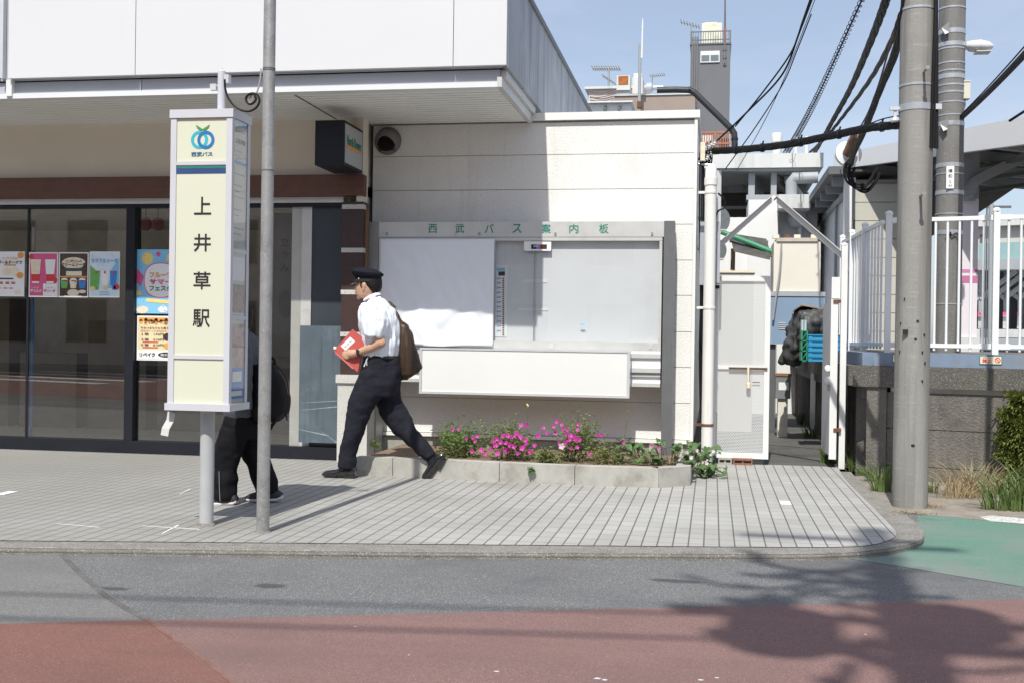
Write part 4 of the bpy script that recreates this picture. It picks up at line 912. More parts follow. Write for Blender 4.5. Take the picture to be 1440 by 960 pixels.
# body: head, neck, arms, hands, hidden torso and legs grown into one skin
g = MB()
hd = [((513, 419), (520, 424)), ((504, 419.5), (519, 420)), ((501.5, 415), (525, 416)), ((500.5, 410), (530, 411)), ((499.8, 405), (533.5, 406)), ((500.6, 400), (534.5, 401)), ((501.2, 396), (535, 396)), ((503, 390), (534, 390)), ((508, 383), (529, 383))]
g.loft(prings(hd, MP, [.030, .042, .056, .066, .072, .075, .076, .072, .045], 20))
nose = [at_y(x, y, MP) for x, y in ((501.5, 399.5), (500.4, 403), (498.6, 406.2), (501, 408.2))]; g.tube(nose, [.006, .009, .0115, .007], 8)
for yy in (-.0,):
    lp = at_y(500.6, 411.3, MP); g.ball(lp, .010, .02, .0055, 10, 7); lp = at_y(501.2, 413.8, MP); g.ball(lp, .009, .018, .0055, 10, 7)
ck_ = at_y(504.5, 419, MP); g.ball(ck_, .018, .024, .014, 10, 7)
for s in (-1, 1):
    e = at_y(512.2, 401.5, MP + s * .074); g.ball(e, .014, .012, .027, 10, 7); e = at_y(511, 407, MP + s * .074); g.ball(e, .008, .009, .012, 8, 6)
g.tube([at_y(519, 412, MP), at_y(522, 422, MP), at_y(525, 434, MP)], [.055, .052, .06], 14)
g.tube([at_y(525, 434, MP), at_y(533, 460, MP), at_y(536, 500, MP), at_y(538, 525, MP)], [.07, .11, .11, .10], 14)
for s in (-1, 1):
    ya = MP + s * .185
    g.tube([at_y(528, 441, ya * .5 + MP * .5), at_y(527, 441, ya)], [.05, .05], 10)
    if s < 0:
        g.tube([at_y(527, 440, ya), at_y(528, 460, ya), at_y(536, 481, ya - .01)], [.052, .047, .040], 12)
        g.ball(at_y(535.5, 481.5, ya - .01), .044, .042, .044, 12, 8); g.tube([at_y(535, 481.5, ya - .01), at_y(521, 489, ya), at_y(503, 495.5, ya + .03)], [.040, .037, .026], 12)
        W_ = at_y(503, 495.5, ya + .03); H_ = at_y(491, 498, ya + .05)
        g.tube([W_, W_.lerp(H_, .5), H_], [.026, .036, .032], 10)
        for k, (q, r) in enumerate((((485.5, 496.5), (480, 495.0)), ((484.5, 499.3), (479.6, 498.6)), ((485, 502), (481, 502)), ((487, 504), (484, 504.5)))):
            g.tube([at_y(491, 496.2 + 2.2 * k, ya + .045), at_y(q[0], q[1], ya + .055), at_y(r[0], r[1], ya + .072)], [.0105, .0095, .0075], 8)
        g.tube([at_y(497, 494.3, ya + .03), at_y(490.5, 492.4, ya + .05), at_y(484, 493, ya + .065)], [.0115, .0105, .0085], 8)
    else:
        g.tube([at_y(530, 440, ya), at_y(545, 470, ya), at_y(552, 492, ya)], [.052, .045, .04], 12)
        g.tube([at_y(552, 492, ya), at_y(548, 515, ya - .01), at_y(540, 535, ya - .03)], [.04, .034, .026], 12)
        H_ = at_y(538, 543, ya - .03); g.tube([at_y(540, 535, ya - .03), H_], [.028, .034], 10)
        for k in range(4): g.tube([H_ + V(-.02 + .013 * k, 0, 0), H_ + V(-.025 + .014 * k, 0, -.05), H_ + V(-.02 + .012 * k, -.01, -.085)], [.0095, .009, .007], 8)
        g.tube([H_ + V(-.02, -.01, .02), H_ + V(-.045, -.012, -.025)], [.011, .008], 8)
for pa in (((530, 532), (503.5, 590), (488, 648)), ((546, 532), (556, 586), (602, 640))):
    yy = MP + (-.09 if pa[0][0] == 530 else .09); g.tube([at_y(x, y, yy) for x, y in pa], [.065, .045, .034], 12)
body = remesh(g.build('body', m_skin, man), .0055, 2, .4)
eye = MB(); ee = at_y(502.6, 400.6, MP - .045); eye.ball(ee, .007, .005, .0045, 8, 6); eye.build('eye', m_black, man, True)
eb = MB(); eb.tube([at_y(501, 397.6, MP - .035), at_y(505.5, 397.8, MP - .062)], .003, 6); eb.build('eyebrow', m_hair, man)
# hair below the cap
g = MB()
hh = [((526, 412.5), (533.5, 412)), ((521, 409), (534.8, 409)), ((515, 404), (536.5, 405)), ((509, 400), (537, 400)), ((505, 396.5), (537, 396)), ((505, 390), (536, 390))]
g.loft(prings(hh, MP, [.05, .066, .079, .081, .081, .078], 20))
g.tube([at_y(508.5, 397, MP - .066), at_y(507.5, 402, MP - .068), at_y(509, 405.5, MP - .069)], [.010, .008, .003], 7); g.tube([at_y(503, 396, MP - .04), at_y(503.8, 400.5, MP - .045)], [.008, .003], 7)
g.build('hair', m_hair, man, True)
# cap: band, soft crown and peak
g = MB(); g.loft(prings([((499.5, 397), (534.5, 397.5)), ((499, 390), (536, 391)), ((499, 388), (536.5, 389))], MP, [.082, .084, .084], 28)); cap_ = g.build('cap', m_capm, man, True)
g = MB(); g.loft(prings([((499, 389), (536, 390)), ((495.5, 385.5), (538.6, 388)), ((494.6, 381.5), (539, 385.5)), ((496.5, 378), (535, 382.5)), ((502, 376.3), (526, 378.3)), ((510, 376), (516, 376.6))], MP, [.085, .108, .113, .10, .065, .015], 28)); g.build('crown', m_capm, cap_, True)
g = MB(); g.loft(prings([((498.8, 396.5), (535.2, 397)), ((498.6, 392.8), (535.8, 393.3))], MP, [.0845, .0855], 28)); g.build('band', m_black, cap_, True)
g = MB(); rp = []
for u in [i / 10 for i in range(11)]:
    a = math.pi * (u - .5); rp.append((V(-.073 * math.cos(a), -.080 * math.sin(a), 0), V(-.118 * math.cos(a) - .0, -.082 * math.sin(a), -.022 * math.cos(a))))
cb = at_y(515.5, 396, MP)
for (a, b), (c_, d) in zip(rp, rp[1:]): g.prism([cb + a + V(-.02, 0, 0), cb + b + V(-.02, 0, 0), cb + d + V(-.02, 0, 0), cb + c_ + V(-.02, 0, 0)], (0, 0, -.004))
g.build('peak', m_lea, cap_, True)
bq = at_y(504.5, 392, MP - .074); MB().ball(bq, .006, .006, .006, 8, 6).build('button', m_alub, cap_, True)
# shirt
g = MB()
tp = [((515.5, 423), (532.5, 414)), ((508.5, 429), (537, 420)), ((506.5, 433), (547, 427)), ((507, 440), (554, 437)), ((507.5, 452), (558.5, 450)), ((508.5, 468), (561, 467)), ((510, 484), (562, 484)), ((511, 496), (560.5, 496)), ((512.5, 501.5), (558.5, 501.5))]
g.loft(prings(tp, MP, [.068, .085, .155, .19, .192, .18, .172, .165, .158], 26))
for s in (-1, 1):
    ya = MP + s * .185
    sl = [((514, 430), (543, 438)), ((509, 440), (547, 450)), ((507.5, 455), (545, 463)), ((510, 471.5), (540.5, 475))]
    if s > 0: sl = [((514, 430), (543, 438)), ((514, 442), (552, 446)), ((520, 458), (556, 458)), ((530, 474), (559, 470))]
    g.loft(prings(sl, ya, [.07, .088, .088, .080], 16))
shirt = remesh(g.build('shirt', m_shirt, man), .009, 4, .5); wrinkle(shirt, .014, 17, 13, 5, 3); wrinkle(shirt, .008, 34, 26, 11, 9)
g = MB(); cl = prings([((513, 426), (535.5, 414.5)), ((511.5, 421.5), (534, 410.5)), ((510.8, 424.5), (536, 414.5))], MP, [.072, .066, .078], 24); g.loft(cl, cap=False); g.build('collar', m_shirt, shirt, True)
# trousers
g = MB()
g.loft(prings([((511, 499.5), (560, 500)), ((509.5, 510), (562, 510)), ((505.5, 525), (563.5, 524)), ((502, 540), (563, 540)), ((503, 556), (556, 556))], MP, [.155, .165, .172, .170, .15], 24))
fl = [((505, 520), (548, 524)), ((499, 540), (543, 546)), ((491.5, 560), (531, 566)), ((487, 588), (518.5, 591)), ((480.8, 618.5), (506.8, 621)), ((476, 638), (501, 641)), ((473.5, 653), (499.8, 657)), ((473.6, 656.5), (499.6, 659))]
g.loft(prings(fl, MP - .085, [.085, .098, .098, .085, .075, .07, .068, .066], 20))
rl = [((522, 524), (563, 520)), ((526, 545), (562.5, 540)), ((528, 567), (565, 563)), ((541, 593), (574, 578)), ((559, 613), (584, 599)), ((578.5, 631), (598.5, 618.5)), ((596, 647.5), (610.5, 635)), ((597.8, 649.3), (611.6, 636.7))]
g.loft(prings(rl, MP + .085, [.085, .10, .098, .088, .078, .072, .068, .066], 20))
trou = remesh(g.build('trousers', m_trou, man), .009, 4, .5); wrinkle(trou, .014, 9, 6, 4, 5); wrinkle(trou, .006, 14, 9, 17, 2)
bl = MB(); bl.loft(prings([((511, 503.5), (560.5, 504)), ((511.2, 499.8), (560.2, 500.3))], MP, [.158, .156], 24)); bl.build('belt', m_black, man, True)
kc = MB(); kp = [at_y(x, y, MP - .16) for x, y in ((517.5, 502), (515.5, 506), (514.5, 509), (512, 515))]; kc.tube(kp, [.004, .006, .005, .007], 6); kc.tube([kp[1], kp[1] + V(.004, 0, -.045)], [.005, .004], 6); kc.build('key_clip', m_alub, man)
# shoes
def shoe(pairs, Y, rys, heel, nm='shoe'):
    g = MB(); g.loft(prings(pairs, Y, rys, 16, sq=.8)); s = g.build(nm, m_lea, man, True)
    h = MB(); h.prism([at_y(x, y, Y) + V(0, -.036, 0) for x, y in heel], (0, .072, 0)); h.bevel(.004); h.build('heel', m_black, s); return s
shoe([((453.5, 667.5), (454, 664)), ((457, 669.5), (457.5, 661.5)), ((464, 671), (465, 660)), ((473, 671.5), (474, 659)), ((480, 671), (480, 654.5)), ((488, 671), (487, 652)), ((496, 671), (496.5, 653)), ((500.5, 669), (500.5, 656))], MP - .085, [.022, .038, .047, .048, .043, .038, .037, .028], [(485, 668), (500.5, 668), (501, 673.6), (485.5, 674)])
shoe([((594, 673.5), (593.8, 669)), ((597.5, 675), (594.6, 665.5)), ((605, 672.5), (598, 660.5)), ((611, 666.5), (601, 655)), ((617, 659), (605, 649)), ((623, 650), (611, 641)), ((627, 643), (615, 637.5)), ((628, 640), (619, 636.5))], MP + .085, [.022, .038, .046, .046, .041, .038, .036, .026], [(616, 656), (623, 645), (628.5, 645), (620, 659)])
for px, py, Y in ((478.5, 657, MP - .13),): MB().tube([at_y(px, py, Y), at_y(px - 3, py + 4, Y)], .006, 6).build('shoe_buckle', m_lea, man)
for Y, a, b in ((MP - .085, (478, 651), (496, 652)), (MP + .085, (599, 650), (612, 638))):
    g = MB(); pa, pb_ = at_y(*a, Y), at_y(*b, Y); c = (pa + pb_) / 2; d = V(-.0, 0, -1) if a[0] < 500 else V(.45, 0, -.9); g.tube([c - d * .05, c + d * .055], [.042, .040], 12); g.build('sock', m_trou, man, True)
wt = MB(); wc, wd_ = at_y(505, 494.8, MP - .158), (at_y(503, 495.5, MP - .155) - at_y(521, 489, MP - .185)).normalized(); wt.lathe(wc - wd_ * .006, [(.030, 0), (.0315, .004), (.0315, .014), (.030, .018)], 16, axis=wd_); wt.obox(wc + V(0, -.03, .004), (.012, 0, 0), (0, .004, 0), (0, 0, .014)); wt.build('wristwatch', m_black, man, True)
# clipboard folder held under the arm
FY = 8.905
fo = thing('folder', "red folder with a white label tucked under the walking man's arm", 'folder', at_y(490, 493, FY))
fc = [at_y(x, y, FY) for x, y in ((495.5, 463), (513, 477), (503, 523), (469, 493))]
g = MB(); g.prism(fc, (0, .014, 0)); g.bevel(.005, 2); g.build('cover', mat('red_folder_plastic', (.50, .10, .09), .4, v=.05), fo)
g = MB(); g.prism([at_y(x, y, FY - .0005) for x, y in ((492.5, 473.5), (499.5, 480), (486, 492.5), (479, 486.5))], (0, -.001, 0)); lb_ = g.build('label', m_paper, fo)
g = MB()
for i in range(3): c = at_y(493 - i * 3.6, 480.5 + i * 3.4, FY - .002); g.obox(c, (.008, 0, .007), (0, .0005, 0), (.002, 0, -.0025))
g.build('print', m_mgrey, lb_)
g = MB(); g.prism([at_y(x, y, FY - .0005) for x, y in ((471, 496), (472, 495), (497, 517), (496, 518.4))], (0, -.0015, 0)); g.build('spine_edge', mat('pale_red', (.6, .2, .18), .4), fo)
c = at_y(471, 489, FY - .004); MB().box(c.x - .012, c.x + .012, FY - .006, FY + .016, c.z - .01, c.z + .012).build('clip', m_white, fo)
# shoulder bag
bg = thing('shoulder_bag', "slouchy brown shoulder bag hanging behind the walking man", 'bag', at_y(575, 533, MP + .1))
g = MB(); bp = [((552.5, 428), (555.5, 429.5)), ((555, 438), (559.5, 440)), ((557, 447), (565, 450)), ((558, 457), (574, 458)), ((557.5, 470), (580, 471)), ((557, 487), (585.5, 487)), ((556.5, 503), (590, 503)), ((557.5, 517), (593.5, 516)), ((559, 528), (588, 524)), ((562, 536), (574, 532))]
g.loft(prings(bp, MP + .07, [.012, .02, .035, .05, .065, .078, .085, .085, .075, .04], 20)); ob = remesh(g.build('bag_body', mat('brown_nylon', (.046, .027, .017), .45, v=.12, s=8, spec=.35), bg), .008, 2, .5); wrinkle(ob, .010, 24, 10, 2.5, 12); wrinkle(ob, .003, 50, 20, 6, 4)
g = MB(); sp_ = [at_y(x, y, Y) for x, y, Y in ((555, 432, MP + .07), (547, 424.5, MP + .10), (538, 424, MP + .12), (526, 431, MP + .15), (517, 450, MP + .17))]
for a, b in zip(sp_, sp_[1:]): g.bar(a, b, .035, .006)
g.build('strap', mat('brown_strap', (.07, .048, .03), .6), bg)

# --- second pedestrian, mostly behind the sign
KP = 7.42
kid = thing('person', 'person in black trousers and grey top walking left behind the bus stop sign', 'person', (xy(345, 640, KP), KP, 0))
g = MB()
g.loft(prings([((329, 460), (342, 461)), ((324, 452), (346, 455)), ((322, 441), (350, 443)), ((323, 431), (350, 432)), ((328, 424), (345, 425))], KP, [.045, .06, .075, .072, .045], 18))
g.tube([at_y(322, 441, KP), at_y(319, 445, KP), at_y(322, 447, KP)], [.008, .012, .007], 7)
for s in (-1, 1): g.ball(at_y(335, 443, KP + s * .072), .012, .01, .024, 8, 6)
g.tube([at_y(337, 456, KP), at_y(340, 474, KP)], [.05, .055], 12); g.tube([at_y(341, 475, KP), at_y(342, 530, KP), at_y(344, 590, KP)], [.09, .10, .10], 12)
for s in (-1, 1):
    ya = KP + s * .15; g.tube([at_y(341, 478, ya), at_y(341, 525, ya), at_y(342, 560, ya), at_y(341, 574, ya - .03 * s)], [.042, .036, .028, .028], 10)
    ya = KP + s * .10; H_ = at_y(340, 584, ya); g.tube([at_y(341, 574, ya + .02 * s), H_], [.026, .03], 10)
    for k in range(4): g.tube([H_ + V(-.02 + .012 * k, 0, 0), H_ + V(-.03 + .012 * k, 0, -.045), H_ + V(-.022 + .012 * k, 0, -.07)], [.009, .008, .006], 7)
    g.tube([H_ + V(-.02, 0, .01), H_ + V(-.04, 0, -.02)], [.01, .008], 7)
for pa, s in ((((340, 590), (322, 645), (318, 700)), -1), (((344, 590), (362, 645), (378, 698)), 1)): g.tube([at_y(x, y, KP + .08 * s) for x, y in pa], [.07, .045, .035], 10)
remesh(g.build('body', m_skin, kid), .007, 2, .4)
g = MB(); g.loft(prings([((336, 462), (350, 463)), ((332, 452), (353, 454)), ((326, 440), (354, 442)), ((321, 431), (353, 431)), ((324, 423), (348, 424)), ((333, 420), (341, 420))], KP, [.06, .082, .088, .084, .06, .02], 18)); g.build('hair', m_hair, kid, True)
m_hood2 = mat('grey_blue_sweatshirt', (.085, .09, .105), .9, v=.12, s=15, bump=.3, bs=200, bd=.002)
g = MB(); g.loft(prings([((332, 468), (350, 466)), ((325, 477), (358, 474)), ((321, 500), (364, 500)), ((320, 540), (366, 540)), ((319, 575), (366, 578)), ((322, 586), (362, 588))], KP, [.07, .15, .17, .165, .17, .155], 22))
for s in (-1, 1): g.loft(prings([((330, 474), (352, 478)), ((330, 500), (354, 503)), ((328, 530), (355, 535)), ((326, 570), (354, 576))], KP + s * .16, [.06, .066, .062, .05], 14))
sh = remesh(g.build('sweatshirt', m_hood2, kid), .010, 4, .5); wrinkle(sh, .012, 9, 8, 9, 21)
m_trk = mat('black_track_trousers', (.008, .008, .010), .8, spec=.15, v=.2, s=30)
g = MB(); g.loft(prings([((321, 576), (364, 578)), ((316, 595), (366, 598)), ((315, 615), (364, 617))], KP, [.15, .165, .14], 20))
g.loft(prings([((312, 600), (352, 605)), ((304, 622), (342, 628)), ((301, 655), (335, 660)), ((301, 688), (333, 691)), ((302, 700), (332, 702))], KP - .08, [.09, .092, .085, .078, .07], 18))
g.loft(prings([((330, 600), (366, 600)), ((338, 630), (372, 624)), ((350, 660), (381, 652)), ((361, 686), (390, 680)), ((364, 697), (392, 692))], KP + .08, [.09, .092, .085, .078, .07], 18))
tr2 = remesh(g.build('trousers', m_trk, kid), .010, 4, .5); wrinkle(tr2, .014, 8, 8, 10, 31)
g = MB(); za_ = [at_y(x, y, KP - .172) for x, y in ((308, 662), (308.5, 685), (309.5, 704))]; g.tube(za_, .0022, 5); g.build('zip', m_mgrey, tr2)
def trainer(pairs, Y, rys):
    g = MB(); g.loft(prings(pairs, Y, rys, 16, sq=.8)); s = g.build('shoe', mat('dark_mesh_trainer', (.03, .03, .04), .7), kid, True)
    g = MB(); lo = [((a[0], a[1] + 1.4), (a[0], a[1] - 3.6)) for a, b in pairs]; g.loft(prings(lo, Y, [r * 1.06 for r in rys], 16, sq=.7)); g.build('sole', mat('white_pink_sole', (.62, .58, .58), .6), s, True)
trainer([((288, 706), (289, 700)), ((294, 707), (295, 696)), ((304, 708), (305, 693)), ((316, 708), (317, 691)), ((330, 707.5), (331, 693)), ((334, 705), (334, 698))], KP - .09, [.025, .04, .045, .042, .038, .026])
trainer([((345, 701), (346, 697)), ((351, 702.5), (352, 693)), ((362, 703), (363, 690)), ((376, 703), (377, 688)), ((392, 702), (392, 689)), ((397, 699), (396, 692))], KP + .09, [.025, .04, .045, .042, .038, .026])
bk = thing('backpack', 'black backpack worn by the person behind the bus stop sign', 'backpack', at_y(385, 595, KP))
g = MB(); g.loft(prings([((358, 512), (380, 508)), ((356, 520), (391, 514)), ((356, 535), (400, 530)), ((356, 560), (405, 558)), ((358, 580), (404, 580)), ((360, 592), (392, 592))], KP, [.09, .13, .14, .145, .14, .11], 22, sq=.75))
m_bp = mat('black_backpack_nylon', (.007, .007, .008), .7, spec=.2, v=.2, s=30, bump=.3, bs=300, bd=.002)
ob = remesh(g.build('bag_body', m_bp, bk), .01, 3, .5); wrinkle(ob, .008, 12, 8, 9, 41)
g = MB(); g.tube(curve_pts([at_y(x, y, KP) for x, y in ((378, 510), (380, 503), (385, 505), (387, 513))]), .010, 7); g.build('grab_loop', m_bp, bk, True)
g = MB(); g.tube(curve_pts([at_y(x, y, KP - .12) for x, y in ((392, 520), (401, 535), (405.5, 555))]), .0035, 5); g.build('zip', mat('brown_zip', (.12, .08, .05), .5), bk)
g = MB(); g.tube([at_y(x, y, KP - .1) for x, y in ((388, 590), (383, 597), (380, 603))], .012, 6); g.tube([at_y(x, y, KP - .12) for x, y in ((401, 575), (403, 586), (404, 591))], .004, 5); g.build('strap_end', m_bp, bk)

# ================================================================== ALLEY MOUTH
m_pvc = mat('white_pvc', (.74, .73, .70), .4, v=.04, s=3, streak=(.55, .50, .44), kr=(.6, .85), ks=(30, 30, 1.2))
m_rw = mat('white_paint_with_rust', (.74, .74, .73), .5, v=.04, s=4, stain=(.26, .11, .05), sr=(.69, .74), ss=11)
m_galvp = mat('blue_grey_box_metal', (.40, .43, .46), .5, metal=.15, v=.06, s=5)
YP = 10.47
pp = at_y(996, 500, YP); dp = thing('drain_pipe', 'thick white drain pipe at the right corner of the white wall', 'pipe', (pp.x, YP, 0))
zt = zy(998, 246, YP)
MB().tube([(pp.x, YP, .02), (pp.x, YP, zt - .06), (pp.x, YP, zt), (pp.x - .0, YP + .05, zt + .045), (pp.x, YP + .16, zt + .055)], .052, 20).build('pipe', m_pvc, dp, True)
g = MB(); g.lathe((pp.x, YP, zt - .10), [(.053, 0), (.059, .005), (.059, .07), (.053, .075)], 20); g.build('socket', m_pvc, dp, True)
for k, py in enumerate((271, 433, 597)):
    z = zy(996, py, YP); g = MB(); g.lathe((pp.x, YP, z - .012), [(.053, 0), (.057, .002), (.057, .022), (.053, .024)], 20); g.box(pp.x - .11, pp.x - .05, YP - .01, YP + .02, z - .01, z + .012); g.build('bracket', m_rust if k == 2 else m_pvc, dp, True)
bx = thing('meter_box', 'tall blue-grey meter box behind the white drain pipe', 'box', (xy(1005, 360, 10.75), 10.75, 1.5))
MB().box(xy(984, 360, 10.7), xy(1012, 360, 10.7), 10.7, 10.86, zy(1000, 401, 10.7), zy(1000, 312, 10.7)).bevel(.008).build('case', m_galvp, bx)
MB().box(xy(1003, 360, 10.7), xy(1012, 360, 10.7) + .003, 10.69, 10.7, zy(1000, 398, 10.7), zy(1000, 318, 10.7)).build('cover', m_galvp, bx)
MB().box(xy(1003, 400, 10.7), xy(1012, 400, 10.7), 10.72, 10.84, zy(1000, 401, 10.7) - .03, zy(1000, 401, 10.7)).build('cable_gland', m_navy, bx)
bx = thing('terminal_box', 'light grey terminal box high behind the drain pipe top', 'box', (xy(1008, 280, 10.8), 10.8, 2.3))
MB().box(xy(1003, 280, 10.8), xy(1014, 280, 10.8), 10.8, 10.95, zy(1008, 318, 10.8), zy(1008, 240, 10.8)).bevel(.01).build('case', m_alub, bx)
MB().tube(curve_pts([at_y(x, y, 10.8) for x, y in ((1010, 272), (1018, 280), (1019, 292), (1010, 297), (1006, 310), (1010, 318))]), .008, 6).build('cable', m_cable, bx, True)
bx = thing('junction_box', 'small beige box on the wall corner beneath the black cables', 'box', at_y(988, 225, 10.7))
MB().box(xy(985, 210, 10.7), xy(991.5, 210, 10.7), 10.7, 10.8, zy(988, 226, 10.7), zy(988, 200, 10.7)).bevel(.005).build('case', m_creamink, bx)
cl = thing('cable_anchor', 'tangle of grey clamps and looped wires at the white wall corner', 'anchor', at_y(998, 235, 10.8))
g = MB()
for i in range(12):
    a = at_y(rnd.uniform(988, 1000), rnd.uniform(198, 215), 10.8); b = at_y(rnd.uniform(986, 1004), rnd.uniform(225, 245), 10.85); m_ = a.lerp(b, .5) + V(rnd.uniform(-.06, .06), -.03, rnd.uniform(-.03, .03)); g.tube(curve_pts([a, m_, b], 6), rnd.uniform(.004, .008), 6)
g.build('wire', m_cable, cl, True); g = MB()
for px, py in ((992, 208), (1000, 204), (1005, 202), (995, 222), (1001, 214)): q = at_y(px, py, 10.78); g.lathe(q, [(.012, -.03), (.02, -.02), (.012, -.01), (.02, 0), (.012, .01), (.018, .025)], 10, axis=(rnd.uniform(-1, 1), 0, 1))
g.build('clamp', m_alub, cl, True)
MB().tube([at_y(981, 231, 10.75), at_y(1004, 233, 10.75)], .012, 8).build('bracket', m_alub, cl)
g = MB()
for i, px in enumerate((984.5, 986.5, 988.5)): g.tube(curve_pts([at_y(px, y, 10.72 + .03 * i) + V(.006 * math.sin(y * .11 + i), 0, 0) for y in (228, 280, 340, 420, 500, 590)], 5), .009, 6)
g.build('down_cable', m_cable, cl, True)
for k, (px, py, rr, lab) in enumerate(((1004, 309, .145, 'round dark grey metal shade sticking out behind the meter boxes'), (1003, 352, .12, 'lower round grey shade partly hidden under the gable frame'))):
    c = at_y(px, py, 11.6); t = thing('metal_shade', lab, 'shade', c)
    g = MB(); n = 22; arc = [c + V(.16 * math.cos(a) * rr / .145, 0, rr * math.sin(a)) for a in [math.pi / 2 - math.pi * .95 * i / n for i in range(n + 1)]]
    arc = [p for p in arc if p.z > c.z - rr * .75]; g.prism(arc + [V(c.x - .02, c.y, arc[-1].z), V(c.x - .02, c.y, c.z + rr)], (0, .12, 0)); g.build('shell', mat('blue_grey_zinc', (.16, .175, .19), .5, metal=.2, v=.2, s=25), t)
    MB().box(arc[-1].x - .18, arc[-1].x + .004, c.y - .008, c.y + .125, arc[-1].z - .012, arc[-1].z).build('rim', m_alub, t)
    MB().box(-.17, c.x, c.y + .03, c.y + .06, c.z, c.z + .03).build('bracket', m_galvp, t)
# perforated gate leaf
def perforated():
    m, nt, b = base_mat('perforated_white_sheet')
    b.inputs['Base Color'].default_value = (.56, .57, .58, 1); b.inputs['Roughness'].default_value = .5
    g_ = nd(nt, 'ShaderNodeNewGeometry').outputs['Position']; s = nd(nt, 'ShaderNodeSeparateXYZ'); nt.links.new(g_, s.inputs[0])
    P_ = .0155
    r_ = mathn(nt, 'DIVIDE', s.outputs['Z'], P_ * .866); fl_ = mathn(nt, 'FLOOR', r_)
    off = mathn(nt, 'MULTIPLY', mathn(nt, 'MODULO', fl_, 2.0), .5)
    u = mathn(nt, 'SUBTRACT', mathn(nt, 'FRACT', mathn(nt, 'ADD', mathn(nt, 'DIVIDE', s.outputs['X'], P_), off)), .5)
    w = mathn(nt, 'MULTIPLY', mathn(nt, 'SUBTRACT', mathn(nt, 'FRACT', r_), .5), .866)
    d = mathn(nt, 'SQRT', mathn(nt, 'ADD', mathn(nt, 'MULTIPLY', u, u), mathn(nt, 'MULTIPLY', w, w)))
    t = nd(nt, 'ShaderNodeBsdfTransparent'); mx = nd(nt, 'ShaderNodeMixShader')
    nt.links.new(mathn(nt, 'LESS_THAN', d, .29), mx.inputs['Fac']); nt.links.new(b.outputs[0], mx.inputs[1]); nt.links.new(t.outputs[0], mx.inputs[2])
    nt.links.new(mx.outputs[0], nt.nodes['Material Output'].inputs['Surface']); return m
YG = 10.98
gx0, gx1 = xy(1001, 500, YG), xy(1082.5, 500, YG); gz0, gz1 = zy(1040, 644, YG), zy(1040, 388, YG)
gt = thing('perforated_gate', 'white perforated metal gate leaf with rusty bolt beside the drain pipe', 'gate', ((gx0 + gx1) / 2, YG, gz0))
g = MB(); f = .05
g.box(gx0, gx0 + f, YG, YG + .04, gz0, gz1); g.box(gx1 - f, gx1, YG, YG + .04, gz0, gz1); g.box(gx0 + f, gx1 - f, YG, YG + .04, gz1 - f, gz1); g.box(gx0 + f, gx1 - f, YG, YG + .04, gz0, gz0 + f)
zb = zy(1040, 517, YG); g.box(gx0 + f, gx1 - f, YG + .002, YG + .036, zb - .012, zb + .022); g.bevel(.003); g.build('frame', m_rw, gt)
g = MB(); g.poly([(gx0 + f, YG + .02, gz0 + f), (gx1 - f, YG + .02, gz0 + f), (gx1 - f, YG + .02, gz1 - f), (gx0 + f, YG + .02, gz1 - f)]); g.build('perforated_sheet', perforated(), gt)
MB().tube([(gx0 + .16, YG - .012, zb), (gx1 - .02, YG - .012, zb)], .008, 8).build('bolt', m_rust, gt, True)
c = at_y(1052, 530, YG - .02); g = MB(); g.tube([c + V(0, 0, .10), c + V(.004, 0, -.06)], .011, 8); g.lathe(c + V(.004, -.006, -.08), [(.008, -.03), (.02, -.02), (.02, .02), (.008, .03)], 10, axis=(0, 0, 1)); g.build('hasp', m_creamink, gt, True)
g = MB(); q = at_y(1058, 537, YG - .003); g.box(q.x, q.x + .07, YG - .004, YG, q.z - .004, q.z + .004); g.tube([c + V(.012, .003, .07), c + V(.014, .003, -.05)], .004, 6); g.build('rust_mark', m_rust, gt)
for k, (a, b, m_, lab) in enumerate(((1010, 1029, m_found, 'grey vent brick lying under the perforated gate'), (1031, 1058, mat('red_brick', (.26, .12, .085), .9, v=.25, s=30), 'reddish vent brick lying under the perforated gate'))):
    x0, x1 = xy(a, 650, 10.95), xy(b, 650, 10.95); t = thing('vent_brick', lab, 'brick', ((x0 + x1) / 2, 10.98, 0)); g = MB()
    g.box(x0, x1, 10.93, 11.05, 0, .018); g.box(x0, x1, 10.93, 11.05, .045, .062); g.box(x0, x0 + .012, 10.93, 11.05, .018, .045); g.box(x1 - .012, x1, 10.93, 11.05, .018, .045); g.box((x0 + x1) / 2 - .008, (x0 + x1) / 2 + .008, 10.94, 11.05, .018, .045); g.build('block', m_, t)
    MB().box(x0 + .012, x1 - .012, 11.0, 11.04, .018, .045).build('louvre', m_dark, t)
# right-hand jamb and the second leaf seen edge on
YJ = 10.96
j0, j1 = xy(1181.5, 500, YJ), xy(1190, 500, YJ)
jb_ = thing('gate_post', 'tall white gate post with peeling paint at the alley corner', 'post', ((j0 + j1) / 2, YJ, 0))
g = MB(); g.box(j0, j1, YJ, YJ + .06, -.01, zy(1185, 345, YJ)); g.bevel(.004); g.build('post', m_rw, jb_)
MB().lathe(((j0 + j1) / 2, YJ + .03, zy(1185, 345, YJ)), [(.034, 0), (.036, .006), (.02, .022), (.004, .028)], 16).build('post_cap', m_rw, jb_, True)
l0, l1 = xy(1165.5, 500, YJ), xy(1177.5, 500, YJ)
lf = thing('gate_leaf', 'narrow white gate leaf seen edge-on with padlock lugs', 'gate', ((l0 + l1) / 2, YJ, 0))
g = MB(); g.box(l0 + .012, l1, YJ - .02, YJ + .02, zy(1172, 645, YJ), zy(1172, 420, YJ)); g.box(l0 + .012, l0 + .03, YJ + .02, YJ + .75, zy(1172, 640, YJ), zy(1172, 425, YJ)); g.bevel(.003); g.build('frame', m_rw, lf)
